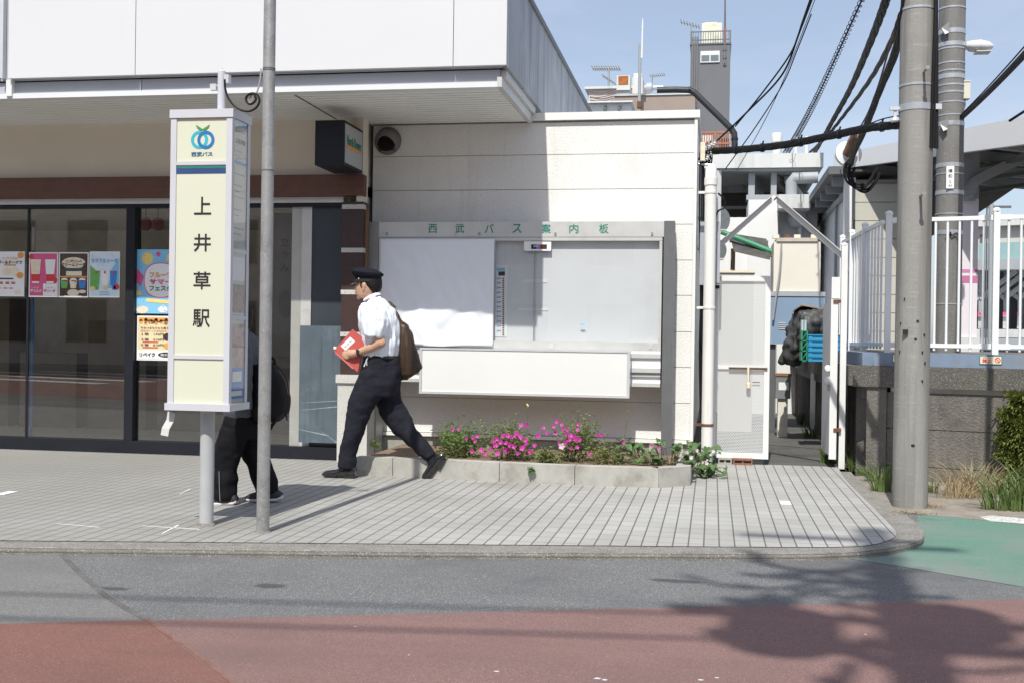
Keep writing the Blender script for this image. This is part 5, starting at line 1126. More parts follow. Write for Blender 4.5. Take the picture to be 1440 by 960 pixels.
MB().box(l0 + .014, l1 + .01, YJ - .025, YJ + .025, zy(1172, 420, YJ), zy(1172, 390, YJ)).bevel(.004).build('lock_case', m_rw, lf)
for py in (424, 604): q = at_y(1178, py, YJ - .02); MB().box(q.x - .04, q.x + .03, YJ - .03, YJ + .0, q.z - .016, q.z + .016).build('hinge', m_rust, lf)
for py in (517, 533):
    q = at_y(1164, py, YJ); g = MB(); g.lathe((q.x, YJ - .02, q.z), [(.004, 0), (.03, .002), (.03, .018), (.004, .02)], 14, axis=(0, 1, 0)); g.box(q.x, l0 + .02, YJ - .018, YJ - .004, q.z - .02, q.z + .02); g.build('lock_lug', m_rw, lf, True)
q = at_y(1165, 543, YJ - .03); MB().box(q.x - .012, q.x + .014, YJ - .035, YJ - .018, q.z - .04, q.z + .02).bevel(.004).build('padlock', m_galv, lf)
gb = thing('gable_frame', 'thin white steel angle bent into a gable over the gate', 'frame', at_y(1088, 345, YG))
m_ang = mat('off_white_angle_steel', (.74, .74, .73), .5, v=.05, s=8, stain=(.4, .35, .3), sr=(.66, .8), ss=9)
YA2 = 11.3; A_, L_, R_ = at_y(1088.5, 274, YA2), at_y(1006, 347, YA2), at_y(1190, 361, YA2)
MB().bar(R_ + V(0, -.02, 0), V((j0 + j1) / 2, YJ + .07, R_.z), .03, .03).build('stay', m_ang, gb); MB().bar(L_, V(WR + .005, YA2 + .03, L_.z), .03, .03).build('stay', m_ang, gb)
for p, q in ((A_, L_), (A_, R_)):
    d = (q - p).normalized(); n_ = V(0, 1, 0).cross(d)
    n_ = n_ if n_.z > 0 else -n_
    p2 = p + d * (.0 if q is L_ else .03); MB().obox((p2 + q) / 2 - n_ * .022, (q - p2) / 2, V(0, .003, 0), n_ * .022).build('angle_face', m_ang, gb)
    p2 = p + d * .03; MB().obox((p2 + q) / 2 + n_ * .0035 - V(0, .022, 0), (q - p2) / 2, V(0, .025, 0), n_ * .003).build('angle_flange', m_ang, gb)

# ================================================================== RETAINING WALL, PLATFORM, FENCE
m_ret = mat('dark_stained_concrete', (.15, .14, .125), .92, v=.2, s=5, stain=(.07, .064, .057), sr=(.50, .74), ss=2.4, streak=(.235, .22, .20), kr=(.56, .78), ks=(7, 7, 1.0), fleck=(.20, .19, .17), fs=110, fr=(.56, .68), bump=1.0, bs=55, bd=.012)
m_cap = mat('mossy_cap_concrete', (.115, .108, .097), .95, v=.25, s=8, stain=(.07, .065, .055), sr=(.5, .72), ss=4, fleck=(.27, .255, .225), fs=110, fr=(.58, .66), bump=.9, bs=70, bd=.01)
m_plat = mat('platform_paving', (.16, .155, .15), .9, v=.12, s=3, bump=.3)
m_bkerb = mat('worn_blue_kerb_paint', (.185, .245, .34), .75, v=.12, s=9, stain=(.22, .22, .21), sr=(.5, .66), ss=6)
m_fence = mat('white_fence_enamel', (.78, .79, .80), .35, v=.03, s=4)
TH = R(15); S0 = V(1.375, 10.63, 0); e1 = V(math.cos(TH), -math.sin(TH), 0); e2 = V(math.sin(TH), math.cos(TH), 0)
def T(u, w, z): return S0 + e1 * u + e2 * w + V(0, 0, z)
def tb(g, u0, u1, w0, w1, z0, z1): g.obox(T((u0 + u1) / 2, (w0 + w1) / 2, (z0 + z1) / 2), e1 * (u1 - u0) / 2, e2 * (w1 - w0) / 2, V(0, 0, (z1 - z0) / 2)); return g
ZC = zy(1215, 514, 10.6); ZK = ZC - .185
rw_ = thing('retaining_wall', 'dark stained concrete block retaining wall behind the big utility pole', 'wall', T(1.5, 0, -.1))
g = MB(); zz = [-.15, .08, .41, ZK - .04]
for a, b in zip(zz, zz[1:]): tb(g, .172, 6.0, 0, .2, a + .004, b - .004)
g.bevel(.006); g.build('block_wall', m_ret, rw_)
g = MB(); tb(g, .2, 6.0, .02, .25, -.15, ZK); g.build('wall_core', m_dark, rw_)
g = MB(); tb(g, .0, .17, -.02, .25, -.15, ZK - .002); g.bevel(.008); g.build('corner_pillar', m_ret, rw_)
g = MB(); tb(g, -.12, 6.0, -.045, .32, ZK, ZC); g.bevel(.014, 2); g.build('cap', m_cap, rw_)
g = MB(); tb(g, 1.95, 3.2, -.02, .3, ZC, ZC + .13); g.bevel(.012); g.build('cap_block', m_cap, rw_)
aw = thing('alley_wall', 'ribbed dark concrete platform wall along the narrow alley', 'wall', (1.45, 14, -.05))
g = MB(); g.box(1.40, 1.6, 10.82, 20, -.1, ZK); g.build('wall', m_ret, aw)
g = MB(); y = 10.95
while y < 19: g.prism([(1.40, y, -.1), (1.33, y + .05, -.1), (1.33, y + .12, -.1), (1.40, y + .17, -.1)], (0, 0, ZK + .1 - .003)); y += .36
g.build('rib', m_ret, aw)
g = MB(); yy = 10.85
while yy < 19.5: g.box(1.24, 1.75, yy + .004, yy + .996, ZK, ZC - .004); yy += 1.0
g.bevel(.012); g.build('ledge', m_cap, aw)
ZP = 1.075
pts = [T(-.06, .2, 0), T(8, .2, 0), V(40, 9, 0), V(60, 60, 0), V(1.5, 60, 0), V(1.32, 14, 0)]
struct(MB().prism([(p.x, p.y, ZC - .3) for p in pts], (0, 0, ZP - ZC + .3)).build('platform', m_plat))
bk_ = thing('blue_kerb', 'blue painted concrete kerb on top of the retaining wall', 'kerb', T(1, .1, ZC))
g = MB(); tb(g, .05, 1.82, .02, .15, ZC + .002, ZP + .006); g.bevel(.008); g.build('kerb_stone', m_bkerb, bk_)
g = MB(); p, q = T(-.0, .1, 0), V(1.36, 14.5, 0); d = (q - p); n_ = V(-d.y, d.x, 0).normalized() * .06; g.prism([(v.x, v.y, ZC + .002) for v in (p - n_, p + n_, q + n_, q - n_)], (0, 0, ZP - ZC + .003)); g.bevel(.008); g.build('kerb_stone', m_bkerb, bk_)
for k, u in enumerate((.30, 1.02)):
    t = thing('warning_sticker', ['yellow no-entry sticker on the blue kerb left of the big utility pole', 'yellow no-entry sticker on the blue kerb right of the big utility pole'][k], 'sticker', T(u, .018, ZC + .03), 'stickers on the blue kerb')
    g = MB(); tb(g, u - .09, u + .09, .014, .0185, ZC + .035, ZC + .11); g.build('sheet', m_green, t)
    g = MB(); tb(g, u - .084, u + .084, .013, .015, ZC + .041, ZC + .104); g.build('print', m_creamink, t)
    text('禁止', T(u - .03, .012, ZC + .066), .035, m_red, t, x=e1, width=.075, bold=.02, depth=.001); text('立入', T(u - .03, .012, ZC + .094), .012, m_red, t, x=e1, width=.07, depth=.001)
    g = MB(); c = T(u + .055, .012, ZC + .072); n = 24
    for i in range(n):
        a, b = 2 * math.pi * i / n, 2 * math.pi * (i + 1) / n; f_ = lambda r, x: c + e1 * (r * math.cos(x)) + V(0, 0, r * math.sin(x)); g.poly([f_(.017, a), f_(.024, a), f_(.024, b), f_(.017, b)])
    g.obox(c, (e1 + V(0, 0, -1)) * .013, e2 * .0004, (e1 + V(0, 0, 1)) * .0025); g.build('prohibition_ring', m_red, t)

YF0 = 10.92
cpx = at_y(1249, 400, YF0); ztop = zy(1249, 299, YF0); FU = e1.copy()
hf = ztop - ZP
def post(g, p, w=.052): g.box(p.x - w / 2, p.x + w / 2, p.y - w / 2, p.y + w / 2, ZP - .0, ztop - .02)
fn = thing('white_fence', 'white tubular picket fence on the platform edge behind the big pole', 'fence', (cpx.x, cpx.y, ZP))
posts = []
# front run follows the retaining wall; where the line of the fence crosses the view ray of each upright
def on_front(px):
    v = ray(px, 400); w = V(cpx.x, cpx.y, 0); den = v.x * FU.y - v.y * FU.x; t = (w.x * FU.y - w.y * FU.x) / den; return V(v.x * t, v.y * t, 0)
P14 = on_front(1400); posts = [V(cpx.x, cpx.y, 0), P14, P14 + (P14 - V(cpx.x, cpx.y, 0))]
for p in posts:
    g = MB(); post(g, p); g.bevel(.008, 2); po = g.build('post', m_fence, fn)
    MB().lathe((p.x, p.y, ztop - .02), [(.034, 0), (.036, .01), (.026, .028), (.006, .036)], 16).build('post_cap', m_fence, po, True)
zr1, zr0 = ztop - .075, ZP + .075
for p, q in zip(posts, posts[1:]):
    for z in (zr0, zr1): MB().bar(V(p.x, p.y, z) + FU * .03, V(q.x, q.y, z) - FU * .03, .032, .036).bevel(.005).build('rail', m_fence, fn)
    L = (q - p).length; n = round(L / .105)
    for i in range(1, n):
        c = p.lerp(q, i / n); MB().tube([V(c.x, c.y, zr0 - .045), V(c.x, c.y, zr1)], .0115, 10).build('picket', m_fence, fn, True)
    for z in (zr0, zr1):
        for s, b_ in ((p, FU), (q, FU * -1)): MB().bar(V(s.x, s.y, z) + b_ * .028, V(s.x, s.y, z) + b_ * .13, .042, .048).bevel(.006).build('rail_bracket', m_fence, fn)
fa = thing('alley_fence', 'white picket fence running back along the narrow alley', 'fence', (cpx.x, 13, ZP))
xf = cpx.x - .03; KF = -.05
def fence_y(px):
    v = ray(px, 400); t = v.x / v.y; return (xf - KF * YF0) / (t - KF)
def fx(y): return xf + KF * (y - YF0)
ys = [YF0 + .12] + [fence_y(px) for px in (1215.5, 1197.5, 1184)]
ys = sorted(y for y in ys if y < 19)
for y in ys[1:]:
    g = MB(); post(g, V(fx(y), y, 0), .056); g.bevel(.008, 2); po = g.build('post', m_fence, fa); MB().lathe((fx(y), y, ztop - .02), [(.034, 0), (.036, .01), (.026, .028), (.006, .036)], 14).build('post_cap', m_fence, po, True)
for z in (zr0, zr1): MB().bar((fx(ys[0]), ys[0], z), (fx(ys[-1]), ys[-1], z), .036, .036).build('rail', m_fence, fa)
y = ys[0] + .05; cnt = 0
while y < ys[-1] - .05 and cnt < 90: MB().tube([(fx(y), y, zr0 - .04), (fx(y), y, zr1)], .011, 8).build('picket', m_fence, fa, True); y += .16; cnt += 1

# --- crates, tarpaulin and other things stored along the alley ledge
YC = 12.7
m_crate = mat('blue_crate_plastic', (.035, .30, .55), .45, v=.08, s=9)
x0, x1 = xy(1137, 470, YC), xy(1182, 470, YC)
ch = (zy(1150, 452, YC) - zy(1150, 490, YC)) / 5
zb0 = ZC - .004
for i in range(5):
    z0 = zb0 + i * ch; lab = ['lowest blue folding crate of the stack on the alley ledge', 'second blue crate from the ledge in the five-high stack', 'middle blue crate of the five-high stack on the ledge', 'fourth blue crate from the ledge in the stack', 'topmost blue crate of the stack beside the black tarpaulin'][i]
    t = thing('plastic_crate', lab, 'crate', ((x0 + x1) / 2, YC, z0), 'blue crates stacked on the ledge')
    g = MB(); g.box(x0, x1, YC, YC + .02, z0 + .004, z0 + ch - .012); g.box(x0, x0 + .02, YC + .02, YC + .3, z0 + .004, z0 + ch - .012); g.box(x1 - .02, x1, YC + .02, YC + .3, z0 + .004, z0 + ch - .012); g.box(x0, x1, YC + .28, YC + .3, z0 + .004, z0 + ch - .012); g.box(x0, x1, YC, YC + .3, z0, z0 + .004); g.build('body', m_crate, t)
    g = MB(); g.box(x0 - .006, x1 + .006, YC - .008, YC + .31, z0 + ch - .013, z0 + ch - .002); g.build('rim', m_crate, t)
    g = MB(); g.box(x0 + .04, x1 - .06, YC - .002, YC, z0 + ch * .45, z0 + ch * .55); g.build('slot', m_navy, t)
x0, x1 = xy(1127, 470, YC - .05), xy(1136, 470, YC - .05); z0 = zb0; z1 = zy(1130, 466, YC)
t = thing('green_crate', 'green plastic crate standing on end left of the blue crates', 'crate', ((x0 + x1) / 2, YC, z0)); m_gc = mat('green_crate_plastic', (.02, .30, .17), .45, v=.1)
g = MB()
for k in range(4): z = z0 + (z1 - z0) * k / 3; g.box(x0, x1, YC - .05, YC + .2, z, z + .012)
g.box(x0, x0 + .012, YC - .05, YC + .2, z0, z1); g.box(x1 - .012, x1, YC - .05, YC + .2, z0, z1)
for k in range(3): a = z0 + (z1 - z0) * k / 3; g.bar((x0, YC - .045, a + .01), (x1, YC - .045, a + (z1 - z0) / 3), .008, .008)
g.build('lattice', m_gc, t)
t = thing('clear_bottle_crate', 'small clear plastic holder on top of the green crate', 'holder', ((x0 + x1) / 2, YC, z1 + .012)); g = MB()
for k in range(2): g.box(x0 + k * .03, x0 + .022 + k * .03, YC - .04, YC + .1, z1 + .012, zy(1131, 450, YC))
g.build('tub', mat('cloudy_plastic', (.45, .55, .58), .3), t)
# tarpaulin-covered pile
YT = 13.6
t = thing('tarpaulin_pile', 'pile covered by a crumpled black tarpaulin on the alley ledge', 'tarpaulin', at_y(1130, 490, YT))
g = MB(); rings = []
for (lx, rx, py, ry) in ((1098, 1118, 512, .10), (1102, 1122, 500, .16), (1106, 1170, 486, .30), (1109, 1172, 470, .36), (1112, 1172, 455, .38), (1117, 1170, 444, .34), (1122, 1166, 438, .26), (1135, 1155, 435, .12)): rings.append(((lx, py), (rx, py), ry))
g.loft(prings([(a, b) for a, b, r in rings], YT, [r for a, b, r in rings], 30, sq=.7)); ob = remesh(g.build('tarpaulin', mat('black_tarpaulin', (.06, .06, .062), .55, v=.3, s=14, spec=.4, stain=(.16, .16, .165), sr=(.58, .7), ss=9), t), .022, 1, .4); wrinkle(ob, .05, 4, 4, 3, 4); wrinkle(ob, .04, 9, 7, 5, 17); wrinkle(ob, .025, 26, 20, 11, 7)
t = thing('cardboard_sheet', 'bent brown cardboard sheet lying on the black tarpaulin', 'cardboard', at_y(1140, 436, YT)); g = MB()
a, b, c = at_y(1114, 439, YT - .2), at_y(1127, 430, YT - .1), at_y(1160, 436, YT - .25); g.prism([a, b, b + V(.05, .4, .02), a + V(.05, .4, .02)], (0, 0, .008)); g.prism([b, c, c + V(.02, .4, .02), b + V(.05, .4, .02)], (0, 0, .008)); g.build('sheet', mat('cardboard', (.30, .21, .13), .9, v=.15, s=12), t)
# little framed case below the ledge
YB = 14.2
x0, x1 = xy(1091, 540, YB), xy(1112, 540, YB); z0, z1 = zy(1100, 560, YB), zy(1100, 525, YB)
t = thing('small_case', 'small grey framed case with a white paper in the alley', 'case', ((x0 + x1) / 2, YB, z0)); g = MB(); g.box(x0, x1, YB, YB + .25, z0, z1 - .03); g.bevel(.006); g.build('body', mat('dull_grey_case', (.20, .21, .22), .5), t)
MB().box(x0 - .01, x1 + .01, YB - .01, YB + .26, z1 - .028, z1).build('wooden_top', mat('brown_wood_strip', (.24, .13, .07), .7), t); MB().box(xy(1095, 540, YB), xy(1109, 540, YB), YB - .004, YB - .001, zy(1100, 548, YB), zy(1100, 537, YB)).build('paper', m_paper, t)
MB().box(x0 + .03, x1 - .03, YB + .03, YB + .2, -.0, z0 - .002).build('stand', m_dark, t)
# blue cabinet with pale tank on top
YK = 15.2
x0, x1 = xy(1081, 450, YK), xy(1160, 450, YK); z0, z1 = zy(1120, 484, YK), zy(1120, 417, YK)
t = thing('blue_cabinet', 'faded blue steel cabinet with louvres across the alley', 'cabinet', ((x0 + x1) / 2, YK, .05)); g = MB(); g.box(x0, x1, YK, YK + .9, z0, z1); g.bevel(.01); g.build('case', mat('faded_blue_paint', (.22, .31, .43), .55, v=.06, s=3, streak=(.30, .36, .44), kr=(.55, .8)), t)
g = MB()
for i in range(4): g.box(xy(1095, 458, YK), xy(1104.5, 458, YK), YK - .008, YK - .001, zy(1100, 455 + i * 2.7, YK), zy(1100, 453.6 + i * 2.7, YK))
g.build('louvre', m_alub, t); MB().box(x0, x1, YK - .012, YK + .9, z1 + .002, z1 + .06).build('top_flange', m_galvp, t)
g = MB(); g.box(x0 + .02, x0 + .1, YK + .05, YK + .85, 0, z0 - .003); g.box(x1 - .1, x1 - .02, YK + .05, YK + .85, 0, z0 - .003); g.build('leg', m_dgrey, t)
x0, x1 = xy(1088, 380, YK), xy(1154, 380, YK); za, zb = z1 + .064, zy(1120, 340, YK)
t = thing('cream_tank', 'large cream coloured water tank on the blue cabinet', 'tank', ((x0 + x1) / 2, YK, za)); g = MB(); g.box(x0, x1, YK + .02, YK + .85, za, zb); g.bevel(.04, 3); g.build('body', mat('cream_tank_paint', (.74, .70, .62), .55, v=.04, s=2, stain=(.50, .42, .33), sr=(.68, .85), ss=3), t, True)
g = MB(); g.box(x0 + .03, x1 - .04, YK, YK + .8, zb + .002, zb + .05); g.bevel(.01); g.build('lid', mat('grey_cream_lid', (.50, .46, .40), .6, v=.15, s=9), t)
for px in (1092, 1108, 1122, 1146): q = at_y(px, 337, YK); MB().box(q.x - .04, q.x + .04, YK + .1, YK + .2, zb + .052, zb + .1).build('fitting', m_rust if px == 1108 else m_creamink, t)
MB().tube(curve_pts([at_y(x, y, YK - .05) for x, y in ((1099, 343), (1098, 360), (1096, 385), (1091, 420), (1087, 450))]), .014, 6).build('hose', m_gcable, t, True)
# tattered awning
YA = 15.8
t = thing('awning', 'tattered dark awning with a green edge behind the gate', 'awning', at_y(1050, 370, YA)); g = MB()
g.prism([at_y(1026, 330, YA), at_y(1078, 338, YA), at_y(1083, 366, YA - .5), at_y(1032, 354, YA - .5)], (0, .02, .02)); g.build('cloth', mat('grey_black_cloth', (.07, .068, .065), .8, v=.5, s=9), t)
MB().tube([at_y(1014, 326, YA - .3), at_y(1085, 354, YA - .3)], .035, 8).build('green_rail', mat('green_rail_paint', (.05, .26, .14), .5), t)
g = MB(); g.bar(at_y(1031, 350, YA), V(at_y(1028, 390, YA).x, YA, .0), .06, .06); g.bar(at_y(1077, 345, YA), at_y(1083, 362, YA), .12, .05); g.bar(at_y(1026, 338, YA), at_y(1080, 342, YA), .06, .06); g.build('timber', mat('weathered_timber', (.16, .12, .09), .9, v=.3, s=15), t)
x0, x1 = xy(1012, 395, 15.0), xy(1060, 395, 15.0); t = thing('pale_bench_box', 'pale flat box top showing above the perforated gate', 'box', ((x0 + x1) / 2, 15.2, 0)); MB().box(x0, x1, 15.0, 15.6, 0, zy(1035, 384, 15.0)).bevel(.01).build('box', mat('pale_grey_board', (.55, .54, .51), .7, v=.06), t); MB().box(x0 - .02, x1 + .02, 14.98, 15.62, zy(1035, 384, 15.0) + .002, zy(1035, 384, 15.0) + .03).build('lid', m_creamink, t)

# ================================================================== STATION BUILDINGS
m_sconc = mat('pale_roof_concrete', (.60, .61, .60), .85, v=.06, s=2, streak=(.42, .43, .41), kr=(.5, .75), ks=(3, 3, .6))
m_swall = mat('white_station_wall', (.74, .74, .73), .7, v=.03, s=1)
m_ssteel = mat('grey_station_steel', (.33, .35, .365), .55, v=.06, s=3)
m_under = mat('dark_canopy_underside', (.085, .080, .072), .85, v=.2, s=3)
m_corr = mat('pale_corrugated_sheet', (.74, .75, .77), .55, v=.05, s=2)
m_beige = mat('beige_siding', (.52, .51, .45), .75, v=.05, s=2)
YQ = 20.0
sb = thing('station_bridge_hall', 'white station hall with a flat concrete roof at the alley end', 'building', (1.5, 22, 0))
x0, x1 = xy(962, 230, YQ), xy(1158, 230, YQ)
MB().box(x0, x1, YQ, YQ + 7, zy(1080, 236, YQ), zy(1080, 216, YQ)).build('roof_slab', m_sconc, sb)
MB().box(x0, x1 - .1, YQ + .05, YQ + 7, zy(1080, 240, YQ), zy(1080, 236, YQ) - .003).build('roof_edge', m_ssteel, sb)
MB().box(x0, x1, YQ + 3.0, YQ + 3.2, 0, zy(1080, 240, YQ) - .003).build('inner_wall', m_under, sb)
for a, b in ((1053, 1062), (1085, 1093), (1004, 1009)): MB().box(xy(a, 260, YQ), xy(b, 260, YQ), YQ + .2, YQ + .45, 1.0, zy(1080, 240, YQ) - .004).build('column', m_ssteel, sb)
g = MB(); g.box(xy(1050, 275, YQ), xy(1100, 275, YQ), YQ + .1, YQ + .5, zy(1080, 280, YQ), zy(1080, 273, YQ)); g.build('cross_beam', m_ssteel, sb)
g = MB()
for py in (248, 262, 290): g.box(x0, xy(1052, py, YQ + 2), YQ + 2.0, YQ + 2.2, zy(1030, py + 3, YQ + 2), zy(1030, py, YQ + 2))
for a, b in ((1060, 1088), (1094, 1150), (1110, 1156)): g.bar((xy(a, 250, YQ) , YQ + .6, zy(a, 246, YQ)), (xy(b, 250, YQ), YQ + 2.9, zy(b, 262, YQ)), .1, .12)
g.build('beam', m_ssteel, sb)
MB().box(xy(1025, 260, YQ + 1.8), xy(1044, 260, YQ + 1.8), YQ + 1.8, YQ + 1.95, zy(1035, 270, YQ + 1.8), zy(1035, 258, YQ + 1.8)).build('equipment_box', m_ssteel, sb)
YS = 18.6
MB().box(xy(1052, 330, YS), xy(1094, 330, YS), YS, YS + 1.2, 0, zy(1070, 281, YS)).build('lit_wall', m_swall, sb)
MB().box(xy(1094, 330, YS) + .004, xy(1152, 330, YS), YS + .35, YS + 1.3, 0, zy(1110, 290, YS)).build('recessed_wall', m_swall, sb)
MB().box(xy(1093, 285, YS) , xy(1137, 285, YS), YS - .4, YS + .34, zy(1110, 297, YS), zy(1110, 278, YS)).build('duct_box', m_sconc, sb)
g = MB(); g.tube([at_y(1113, 276, YS - .2), at_y(1113, 256, YS - .2), at_y(1116, 251, YS - .2), at_y(1150, 250, YS - .2)], .09, 12); g.build('pipe', m_ssteel, sb, True)
g = MB(); q = at_y(1121, 309, YS + .2); g.lathe(q, [(.02, .14), (.14, .12), (.16, 0), (.12, -.1), (.03, -.13)], 16); g.tube([q + V(.05, 0, -.1), q + V(.06, 0, -1.0)], .04, 8); g.build('lamp_housing', m_white, sb, True)
g = MB(); x = xy(1000, 340, YS)
while x < xy(1051, 340, YS): g.box(x, x + .09, YS + .1, YS + .15, 0, zy(1030, 305, YS)); g.box(x + .09, x + .13, YS + .12, YS + .15, 0, zy(1030, 305, YS)); x += .13
g.build('corrugated_wall', m_swall, sb)
c1 = at_y(1092, 205, YQ + 1); cyl = MB(); cyl.lathe((c1.x, c1.y, zy(1080, 216, YQ)), [(.09, 0), (.09, .35), (.10, .36), (.10, .5), (.09, .52)], 14); tag(cyl.build('roof_flue', m_sconc, None, True), 'short pale flue standing on the flat concrete roof', 'flue')
for px, lab in ((1119, 'small white knob fitting on the flat concrete roof'), (1134, 'tiny white insulator at the right end of the concrete roof')):
    c1 = at_y(px, 216, YQ + .4); g = MB(); g.lathe(c1, [(.03, -.05), (.03, .18), (.05, .2), (.05, .26), (.01, .3)], 10); tag(g.build('roof_fitting', m_white, None, True), lab, 'fitting')
# side building with the corrugated wall along the alley
YD = 15.4
sx = xy(1197, 330, YD); fB = at_x(1126, 290, sx - .22)
sh_ = thing('station_side_building', 'station side building with pale corrugated alley wall and dark eave', 'building', (sx + 1.5, 18, ZP))
zEave = zy(1192, 252, YD)
g = MB(); y = YD + .05
while y < 23: g.box(sx, sx + .03, y, y + .14, ZP - .3, zEave); g.box(sx + .015, sx + .04, y + .14, y + .18, ZP - .3, zEave); y += .18
g.build('corrugated_wall', m_corr, sh_)
g = MB()
zz = ZP
while zz < 3.2: g.box(sx + .05, xy(1300, 350, YD), YD + .05, YD + .12, zz + .004, zz + .236); zz += .24
g.bevel(.004); g.build('siding', m_beige, sh_)
MB().box(sx + .05, xy(1300, 350, YD), YD + .13, 23, ZP, 3.3).build('core', m_beige, sh_)
zG = zy(1186, 238, YD)
g = MB(); g.box(sx - .32, sx - .12, YD - .25, 24, zG - .10, zG); g.build('gutter', m_dgrey, sh_)
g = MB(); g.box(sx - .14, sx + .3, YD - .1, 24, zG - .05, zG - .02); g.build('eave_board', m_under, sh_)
g = MB(); y = YD
while y < 23: g.box(sx - .25, sx + .0, y, y + .06, zG - .22, zG - .052); y += .8
g.box(sx - .05, sx - .005, YD, 23.5, zG - .30, zG - .223); g.build('eave_bracket', m_ssteel, sh_)
g = MB()
for y in (YD + .35, YD + 1.6): g.tube([(sx - .03, y, ZP), (sx - .03, y, zG - .2)], .02, 8)
g.build('conduit', m_ssteel, sh_, True)
a, b = xy(1186, 330, YD - .1), xy(1197, 330, YD - .1)
t = thing('rusty_post', 'white post with rusted foot under the canopy corner', 'post', ((a + b) / 2, YD - .1, ZP)); zr_ = zy(1190, 382, YD - .1)
MB().box(a, b, YD - .12, YD - .02, zr_, zy(1190, 251, YD - .1)).build('shaft', m_rw, t); MB().box(a + .004, b - .004, YD - .115, YD - .025, ZP, zr_ - .002).build('rusted_foot', m_rust, t)
MB().box(b + .005, b + .05, YD - .06, YD - .01, zy(1190, 310, YD), zy(1190, 251, YD)).build('side_plate', m_ssteel, t)
# canopy
def D(px, py, d):
    v = ray(px, py); return CAM + v * (d / FPX)
cn = thing('platform_canopy', 'big grey platform canopy with white fascia and pink banded column', 'canopy', D(1361, 480, 15))
A1, A0 = D(1172, 218, 15.2), D(1172, 239, 15.2)
dz = .012
B1, B0 = D(1440, 164, 12.4), D(1440, 203, 12.4)
ext = lambda p, q, k: q + (q - p) * k
C1, C0 = ext(A1, B1, .8), ext(A0, B0, .8)
nrm_ = (V(B1.x, B1.y, 0) - V(A1.x, A1.y, 0)).normalized(); bkv = V(-nrm_.y, nrm_.x, 0)
if bkv.y < 0: bkv = -bkv
g = MB(); g.prism([A0, C0, C1, A1], bkv * .08); g.build('fascia', m_fascia, cn)
Rr = [D(1440, 252, 16.5), D(1376, 300, 20.5), D(1300, 330, 26)]
zu = A0.z + .06
roof = [V(A0.x, A0.y, 0) + bkv * .1, V(C0.x, C0.y, 0) + bkv * .1, V(C0.x, C0.y, 0) + bkv * 4.4, V(Rr[0].x, Rr[0].y, 0), V(Rr[1].x, Rr[1].y, 0), V(Rr[2].x, Rr[2].y, 0), V(sx + .3, 26, 0)]
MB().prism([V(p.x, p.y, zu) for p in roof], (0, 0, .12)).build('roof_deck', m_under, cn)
g = MB()
for k in range(9):
    s = V(A0.x, A0.y, zu - .07) + nrm_ * (.3 + k * .75) + bkv * .15; g.bar(s, s + bkv * 4.2, .07, .13)
g.build('rafter', m_ssteel, cn)
g = MB()
for k in range(1, 5): s = V(A0.x, A0.y, zu - .16) + bkv * (k * .9); g.bar(s, s + nrm_ * 7, .05, .05)
g.build('purlin', mat('green_grey_purlin', (.20, .23, .20), .7), cn)
cw = D(1350.5, 470, 13.8), D(1372.5, 470, 13.8)
def cbox(g, z0, z1, grow=0): g.box(cw[0].x - grow, cw[1].x + grow, cw[0].y - grow, cw[0].y + .22 + grow, z0, z1); return g
def dz_(py): return D(1361, py, 13.8).z
cbox(MB(), ZP, dz_(280)).bevel(.01).build('column', mat('lilac_white_paint', (.74, .68, .72), .5, v=.04, s=4), cn)
cbox(MB(), dz_(280) + .003, zu).build('upper_column', m_ssteel, cn)
cbox(MB(), dz_(383.5), dz_(379), .003).build('pink_band', mat('pink_band_paint', (.56, .20, .36), .5), cn); cbox(MB(), dz_(398), dz_(388), .003).build('pink_band', mat('pink_band_paint_deep', (.52, .17, .33), .5), cn)
cbox(MB(), ZP, dz_(474), .03).bevel(.01).build('column_base', m_sconc, cn)
pth = [D(x, y, 13.8) + V(0, -.05, 0) for x, y in ((1361, 283), (1362, 268), (1369, 257), (1384, 248), (1440, 222), (1500, 196))]
g = MB(); cp_ = curve_pts(pth, 6)
for a, b in zip(cp_, cp_[1:]): g.bar(a, b, .10, .12)
g.build('curved_brace', m_ssteel, cn)
pth = [D(x, y, 15) for x, y in ((1208, 300), (1225, 291), (1240, 290), (1252, 296), (1262, 312))]; g = MB(); cp_ = curve_pts(pth, 6)
for a, b in zip(cp_, cp_[1:]): g.bar(a, b, .08, .09)
g.build('lower_brace', m_ssteel, cn)
# across the tracks
fs = thing('far_station_building', 'distant station block with glass balcony beyond the tracks', 'building', D(1430, 475, 34))
def fbox(px0, py0, px1, py1, d, th, m, nm, par=None):
    a, b = D(px0, py1, d), D(px1, py0, d); par = par or fs; g = MB(); sl = V(.9, -.42, 0)
    w = b.x - a.x
    g.prism([a, a + V(w, -w * .45, 0), V(a.x + w, a.y - w * .45, b.z), V(a.x, a.y, b.z)], (.45 * th, th, 0)); return g.build(nm, m, par)
fbox(1372, 318, 1560, 368, 34, 4, mat('pale_beige_block', (.56, .54, .49), .8, v=.05), 'wall')
fbox(1370, 310, 1560, 319, 33.8, 4.5, m_sconc, 'roof_slab'); fbox(1376, 345, 1560, 368, 33.2, .1, mat('teal_balcony_glass', (.28, .42, .43), .2), 'balcony_glass')
fbox(1374, 368, 1560, 380, 33, 6, m_ssteel, 'floor_slab'); fbox(1372, 381, 1560, 470, 37, .3, m_under, 'dark_hall')
for a in (1380, 1392, 1408, 1424, 1440): fbox(a - 2.2, 330, a + 2.2, 350, 33.9, .05, m_dgrey, 'window')
for a, b in ((1410, 1416), (1432, 1440)): fbox(a, 340, b, 362, 33.6, .3, m_swall, 'outdoor_unit')
